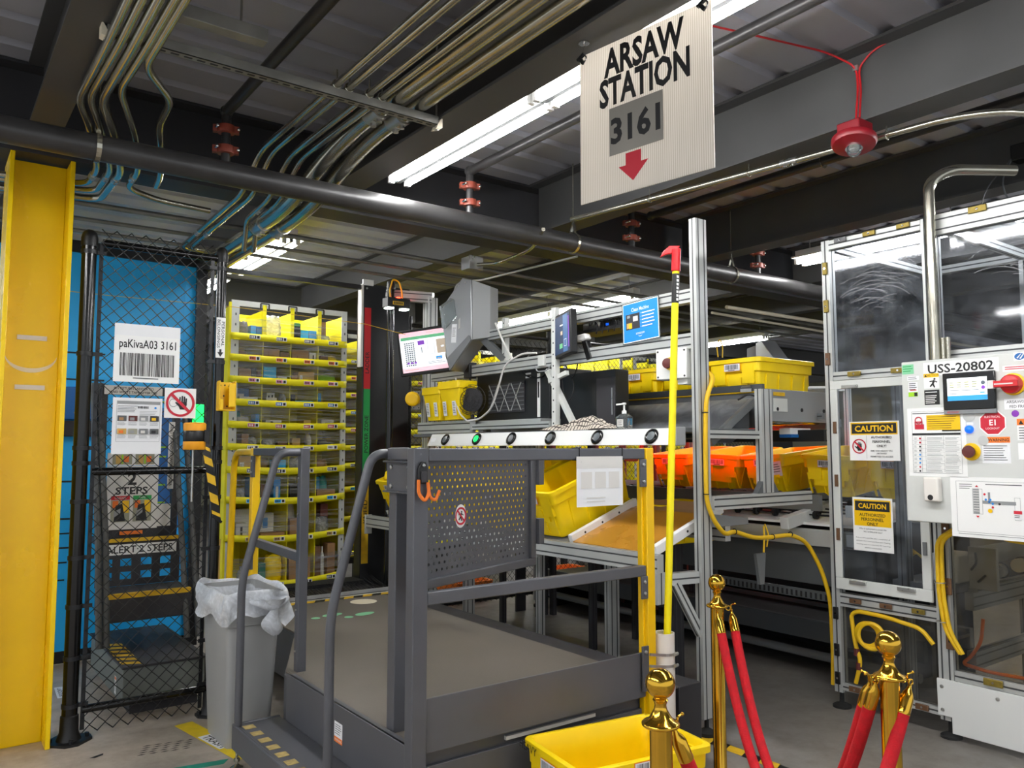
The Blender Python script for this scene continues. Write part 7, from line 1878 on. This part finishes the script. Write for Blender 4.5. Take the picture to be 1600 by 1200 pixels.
mb.build('cable_coil', label='coiled yellow cable hanging at the lower enclosure pane', cat='cable')
for y, z in ((2.575, .345), (2.565, .27)): 
    mb = M('maroon'); mb.cyl((EX - .02, y, z - .02), (EX - .02, y - .004, z + .02), .016, 10); mb.build('connector', label='dark red cable connector on the yellow cable at the lower enclosure pane', cat='connector', group='red connectors')
cable([(EX + .10, 1.94, .62), (EX + .09, 1.95, .50), (EX + .08, 2.0, .42), (EX + .05, 2.03, .385), (EX + .04, 1.90, .372), (EX + .04, 1.5, .385), (EX + .04, 1.0, .375)], .009, 'warn_orange', 'orange cable curling along the sill inside the enclosure right of the corner post', .07)
for k in range(5):
    o = cable([(EX + .02, 1.86 - .03 * k, 1.13), (EX + .02, 1.80 - .05 * k, 1.04 + .012 * k), (EX + .02, 1.62 - .05 * k, 1.03 + .01 * k), (EX + .02, 1.45 - .04 * k, 1.12)], .007, 'ink' if k % 2 else 'cable_yellow', ('black' if k % 2 else 'yellow') + ' cable in the bunch drooping under the control cabinet', .08); o['group'] = 'cables drooping under the control cabinet'
# ---------------------------------------------------------------- control cabinet
CX = 4.10
c = thing('control_cabinet', 'light grey control cabinet USS-20802 with screen, switches and stickers', 'cabinet', (4.2, 1.6, 1.127))
mb = M('cab_grey'); mb.box(CX, EX - .03, .95, 2.13, 1.127, 1.945); mb.build('body', c, bevel=.006)
def cs(y, z, w, h, base='paper', th=.0008): return Sign((CX - .0006, y, z), (0, -1, 0), (0, 0, 1), w, h, base, th)
S = cs(1.838, 1.897, .355, .068, 'white'); S.text('ink', 'USS-20802', 0, 0, h=.046, w=.31, bold=.02); S.build('name_plate', parent=c)
S = cs(2.095, 1.905, .06, .05, 'mint'); S.lines('green', -.025, .025, .015, 3, .012, .004); S.build('green_label', parent=c)
S = cs(2.07, 1.858, .06, .022, 'paper'); S.lines('grey_dark', -.025, .025, .005, 2, .009, .003); S.build('sticker', parent=c)
S = cs(2.072, 1.80, .048, .075, 'paper'); S.lines('grey_dark', -.02, .02, .03, 4, .01, .004); S.rect('red', -.015, -.006, .018, -.001); S.rect('lime', -.024, -.037, .024, -.014); S.rect('ink', .006, -.035, .022, -.017); S.build('sticker', parent=c)
S = cs(1.978, 1.838, .075, .075, 'white'); S.rect('yellow', -.0375, .018, .0375, .0375); S.text('ink', 'CAUTION', .005, .028, h=.011); S.poly('ink', [(-.033, .022), (-.021, .022), (-.027, .034)]); S.man('ink', .01, -.011, .026); S.build('caution_sticker', parent=c)
S = cs(1.978, 1.755, .075, .075, 'black'); S.lines('white', -.032, .03, .026, 1, .01, .004); S.lines('offwhite', -.032, .025, .008, 5, .009, .004); S.build('black_sticker', parent=c)
mb = M('gloss_black'); mb.box(CX - .02, CX, 1.675, 1.915, 1.685, 1.868); sc_ = mb.build('touch_screen', c, bevel=.004)
mb = M('alu_dark'); mb.box(CX - .018, CX, 1.675, 1.915, 1.665, 1.686); mb.build('screen_base', sc_, bevel=.002)
S = Sign((CX - .0205, 1.800, 1.785), (0, -1, 0), (0, 0, 1), .19, .11, 'screen_white', 0)
S.rect('screen_white', -.092, -.054, .092, .056); S.rect('screen_cream', -.088, .0, .055, .042); S.rect('screen_cyan', -.092, -.054, .092, -.03); S.rect('screen_ink', -.085, -.006, .055, -.003)
for i in range(4): S.lines('screen_ink', -.08 + .035 * i, -.058 + .035 * i, .034, 3, .011, .003)
S.disc('screen_ink', .075, .028, .010); S.disc('led_red' if False else 'screen_purple', .075, .005, .009); S.lines('screen_ink', -.085, -.04, -.02, 1, .01, .003); S.rect('screen_cyan', .06, -.022, .082, -.016)
S.build('display', parent=sc_)
S = Sign((CX - .0186, 1.87, 1.675), (0, -1, 0), (0, 0, 1), .05, .01, 'alu_dark', 0); S.text('red', 'BECKHOFF', 0, 0, h=.008); S.build('maker_mark', parent=sc_)
S = cs(1.965, 1.53, .285, .345, 'white', .002)
S.frame('grey_dark', -.12, -.155, .12, .155, .0012); S.lines('grey_dark', -.115, .11, .145, 1, .01, .004); S.rect('yellow', -.045, .06, .118, .135); S.lines('ink', -.04, .1, .125, 6, .011, .0025); S.rect('ink', .03, .053, .118, .060)
S.frame('sign_red', -.105, .065, -.065, .105, .006); S.rect('sign_red', -.10, .065, -.058, .09); S.annulus('sign_red', -.085, .11, .014, .019, 20)
S.rect('ink', -.118, .035, .118, .045)
for i in range(9):
    z = .018 - i * .0205; S.rect('grey', -.118, z - .0102, .118, z - .0095); S.disc(('sign_red', 'sign_red', 'ladder_dark', 'ladder_dark', 'blue', 'blue', 'blue', 'sign_red', 'ladder_dark')[i], -.08, z, .005, 10); S.lines('grey', -.11, -.095, z + .003, 2, .006, .002); S.lines('grey', -.045, .04, z + .004, 2, .007, .002); S.lines('grey', .045, .115, z + .004, 2, .007, .002)
for x in (-.068, -.048, .042): S.rect('grey_dark', x - .0005, -.15, x + .0005, .03)
S.build('procedure_sheet', parent=c)
S = cs(1.715, 1.215, .385, .29, 'white', .002)
S.frame('grey_dark', -.165, -.12, .165, .125, .0012); S.lines('grey_dark', -.15, -.09, .11, 3, .01, .003); S.lines('grey_dark', -.03, .14, .112, 1, .01, .004)
S.frame('grey', -.09, -.03, -.045, .09, .0015); S.rect('grey', -.087, -.03, -.06, .088); S.lines('offwhite', -.086, -.061, .08, 9, .012, .004, 0); S.rect('grey', -.045, .02, .10, .035); S.rect('grey', -.02, .03, -.01, .075)
for x, y, m_ in ((-.035, .065, 'sign_red'), (-.03, .04, 'blue'), (-.01, .04, 'blue'), (-.015, .03, 'panel_navy'), (.0, .022, 'blue'), (.0, .005, 'sign_red'), (.03, .022, 'ladder_dark')): S.disc(m_, x, y, .0055, 12)
S.disc('yellow', -.012, -.012, .010, 14); S.poly('red', [(-.076, .098), (-.06, .098), (-.068, .108)]); S.poly('red', [(-.076, -.038), (-.06, -.038), (-.068, -.048)])
S.frame('grey', .095, -.05, .12, .055, .0012); S.rect('sign_red', .09, -.02, .125, -.005); S.rect('paper', .09, -.045, .125, -.02); S.lines('grey_dark', .093, .12, -.027, 2, .008, .003); S.lines('grey_dark', -.16, .16, -.128, 1, .01, .002, 0)
S.build('map_sheet', parent=c)
# lockout handle, lamps, buttons
mb = M('pvc'); mb.box(CX - .045, CX, 1.945, 2.02, 1.235, 1.355); hd = mb.build('keypad_lock', c, bevel=.008)
mb = M('ink'); mb.cyl((CX - .046, 1.985, 1.255), (CX - .043, 1.985, 1.255), .014, 12); mb.build('keyhole', hd)
n_ = (-1, 0, 0)
mb = M('yellow'); mb.lathe([(.052, 0), (.052, .012), (.04, .018)], (CX, 1.60, 1.797), n_, 24); rs = mb.build('rotary_switch', c)
mb = M('red'); mb.lathe([(.045, .012), (.044, .045), (.038, .05), (.001, .051)], (CX, 1.60, 1.797), n_, 24); mb.box(CX - .075, CX - .048, 1.555, 1.66, 1.782, 1.812); mb.build('switch_knob', rs, bevel=.003, ang=50)
mb = M('offwhite'); mb.box(CX - .073, CX - .05, 1.66, 1.685, 1.778, 1.816); mb.box(CX - .0762, CX - .075, 1.575, 1.655, 1.794, 1.80); mb.build('pointer', rs)
S = cs(1.575, 1.872, .14, .028, 'paper'); S.lines('red', -.06, .05, .006, 2, .009, .004); S.build('sticker', parent=c)
S = cs(1.56, 1.705, .17, .05, 'paper'); S.text('ink', 'ARSAW02 FLO', -.015, .01, h=.013); S.text('ink', 'FED FROM', -.02, -.012, h=.013); S.build('feed_label', parent=c)
S = cs(1.70, 1.62, .118, .118, 'cab_grey', 0)
oc = lambda r: [(r * math.cos(PI / 8 + PI / 4 * i), r * math.sin(PI / 8 + PI / 4 * i)) for i in range(8)]
S.poly('white', oc(.064)); S.poly('sign_red', oc(.058)); S.text('white', 'ELECTRICAL', 0, .028, h=.009); S.text('white', 'E1', 0, .001, h=.027, bold=.03); S.text('white', 'LOCKOUT', 0, -.027, h=.009); S.build('lockout_sign', parent=c)
for y, z, r, m_ in ((1.805, 1.655, .028, 'cab_grey'), (1.745, 1.535, .024, 'cab_grey')):
    mb = M('alu'); mb.lathe([(r, 0), (r, .002), (.001, .003)], (CX, y, z), n_, 22); mb.build('blanking_plug', c)
mb = M('led_blue'); mb.lathe([(.02, 0), (.019, .012), (.012, .02), (.001, .022)], (CX, 1.805, 1.59), n_, 20); mb.build('blue_lamp', c, ang=60)
S = cs(1.803, 1.617, .03, .012, 'paper'); S.build('lamp_label', parent=c)
mb = M('yellow'); mb.lathe([(.042, 0), (.042, .004), (.03, .005)], (CX, 1.80, 1.482), n_, 24); es = mb.build('emergency_stop', c)
mb = M('maroon'); mb.lathe([(.015, .004), (.015, .02), (.027, .024), (.030, .034), (.027, .044), (.001, .047)], (CX, 1.80, 1.482), n_, 24); mb.build('stop_button', es, ang=50)
S = cs(1.69, 1.49, .125, .125, 'paper'); S.rect('warn_orange', -.0625, .035, .0625, .0625); S.text('ink', 'WARNING', .012, .048, h=.014, bold=.02); S.poly('ink', [(-.055, .04), (-.036, .04), (-.0455, .057)]); S.lines('grey_dark', -.055, .05, .02, 7, .011, .003); S.build('warning_label', parent=c)
mb = M('purple'); mb.lathe([(.016, 0), (.016, .001), (.001, .0012)], (CX, 1.60, 1.66), n_, 20); mb.build('purple_dot', c)
S = cs(1.545, 1.585, .10, .10, 'white'); S.rect('warn_orange', -.05, .02, .05, .05); S.text('ink', 'WA', .02, .035, h=.017, bold=.02); S.poly('ink', [(-.043, .024), (-.022, .024), (-.0325, .044)]); S.lines('grey_dark', -.043, .03, .008, 5, .012, .004); S.build('warning_label', parent=c)
S = cs(1.545, 1.485, .10, .075, 'white'); S.man('ink', .0, .0, .03); S.build('shock_sticker', parent=c)
mb = M('pink'); mb.lathe([(.03, 0), (.03, .001), (.001, .0012)], (CX, 1.535, 1.375), n_, 20); mb.build('pink_dot', c)
S = cs(1.565, 1.925, .06, .04, 'white'); S.disc('panel_navy', -.005, 0, .022, 24, .016); S.poly('white', [(-.018, -.006), (.0, .012), (.003, .012), (-.012, -.008)]); S.poly('white', [(-.006, -.010), (.01, .010), (.013, .008), (.0, -.012)]); S.build('round_logo', parent=c)
# caution signs on the door
S = Sign((EX - .0225, 2.425, 1.54), (0, -1, 0), (0, 0, 1), .295, .222, 'white', .002)
S.rect('yellow', -.138, .035, .138, .105); S.rect('ink', -.132, .042, .132, .098); S.text('yellow', 'CAUTION', 0, .070, h=.036, w=.225, bold=.03)
S.rect('grey', -.045, -.1, -.0435, .03); S.annulus('sign_red', -.088, -.030, .036, .042); S.hand('ink', -.088, -.032, .036); S.no('sign_red', -.088, -.030, .042)
for i, tx in enumerate(('AUTHORIZED', 'PERSONNEL', 'ONLY!')): S.text('ink', tx, .045, .02 - .024 * i, h=.014, bold=.012)
for i, tx in enumerate(('RME AND ARSAW VRC', 'JAM TRAINED', 'PERMITTED TO ACCESS')): S.text('ink', tx, .045, -.056 - .016 * i, h=.009, bold=.012)
S.build('caution_sign', 'wide CAUTION sign with a crossed-out hand, upper sign on the enclosure door', 'sign')
S = Sign((EX - .0225, 2.45, 1.07), (0, -1, 0), (0, 0, 1), .235, .30, 'white', .001)
S.rect('yellow', -.108, -.01, .108, .138); S.rect('ink', -.102, .075, .102, .13); S.text('yellow', 'CAUTION', 0, .103, h=.03, w=.165, bold=.03)
for i, tx in enumerate(('AUTHORIZED', 'PERSONNEL', 'ONLY')): S.text('ink', tx, 0, .053 - .025 * i, h=.018, bold=.015)
S.text('ink', 'Who is authorized to access this', 0, -.025, h=.009, w=.16); S.text('ink', 'VRC INTERLOCK door?', 0, -.042, h=.008, w=.11)
for i, tx in enumerate(('Role & AMs and PAs after completion of', 'ARSAW VRC Interlock Door Jam Clearing', 'Training and recorded into FC Learning', 'AM/PO14 REQUIRED')): S.text('ink', tx, 0, -.078 - i * .018, h=.008, w=.2 if i < 3 else .10)
S.build('caution_sign', 'tall yellow and white CAUTION sheet, lower sign on the enclosure door', 'sign')
# red indicator eye behind the right pane
t2 = thing('laser_scanner', 'small grey sensor with a red eye behind the upper right pane above the cabinet', 'sensor', (4.9, 1.55, 2.05))
mb = M('grey_dark'); mb.cyl((4.95, 1.62, 2.12), (4.90, 1.64, 2.12), .05, 18); mb.m('grey_mid').ring((4.9, 1.63, 2.17), .06, .006, (1, -.3, 0), 20, 6, 0, PI); mb.box(4.93, 4.99, 1.59, 1.65, 2.0, 2.08); mb.build('case', t2)
mb = M('led_red'); mb.ball((4.895, 1.642, 2.115), .008, 6); mb.build('eye', t2)
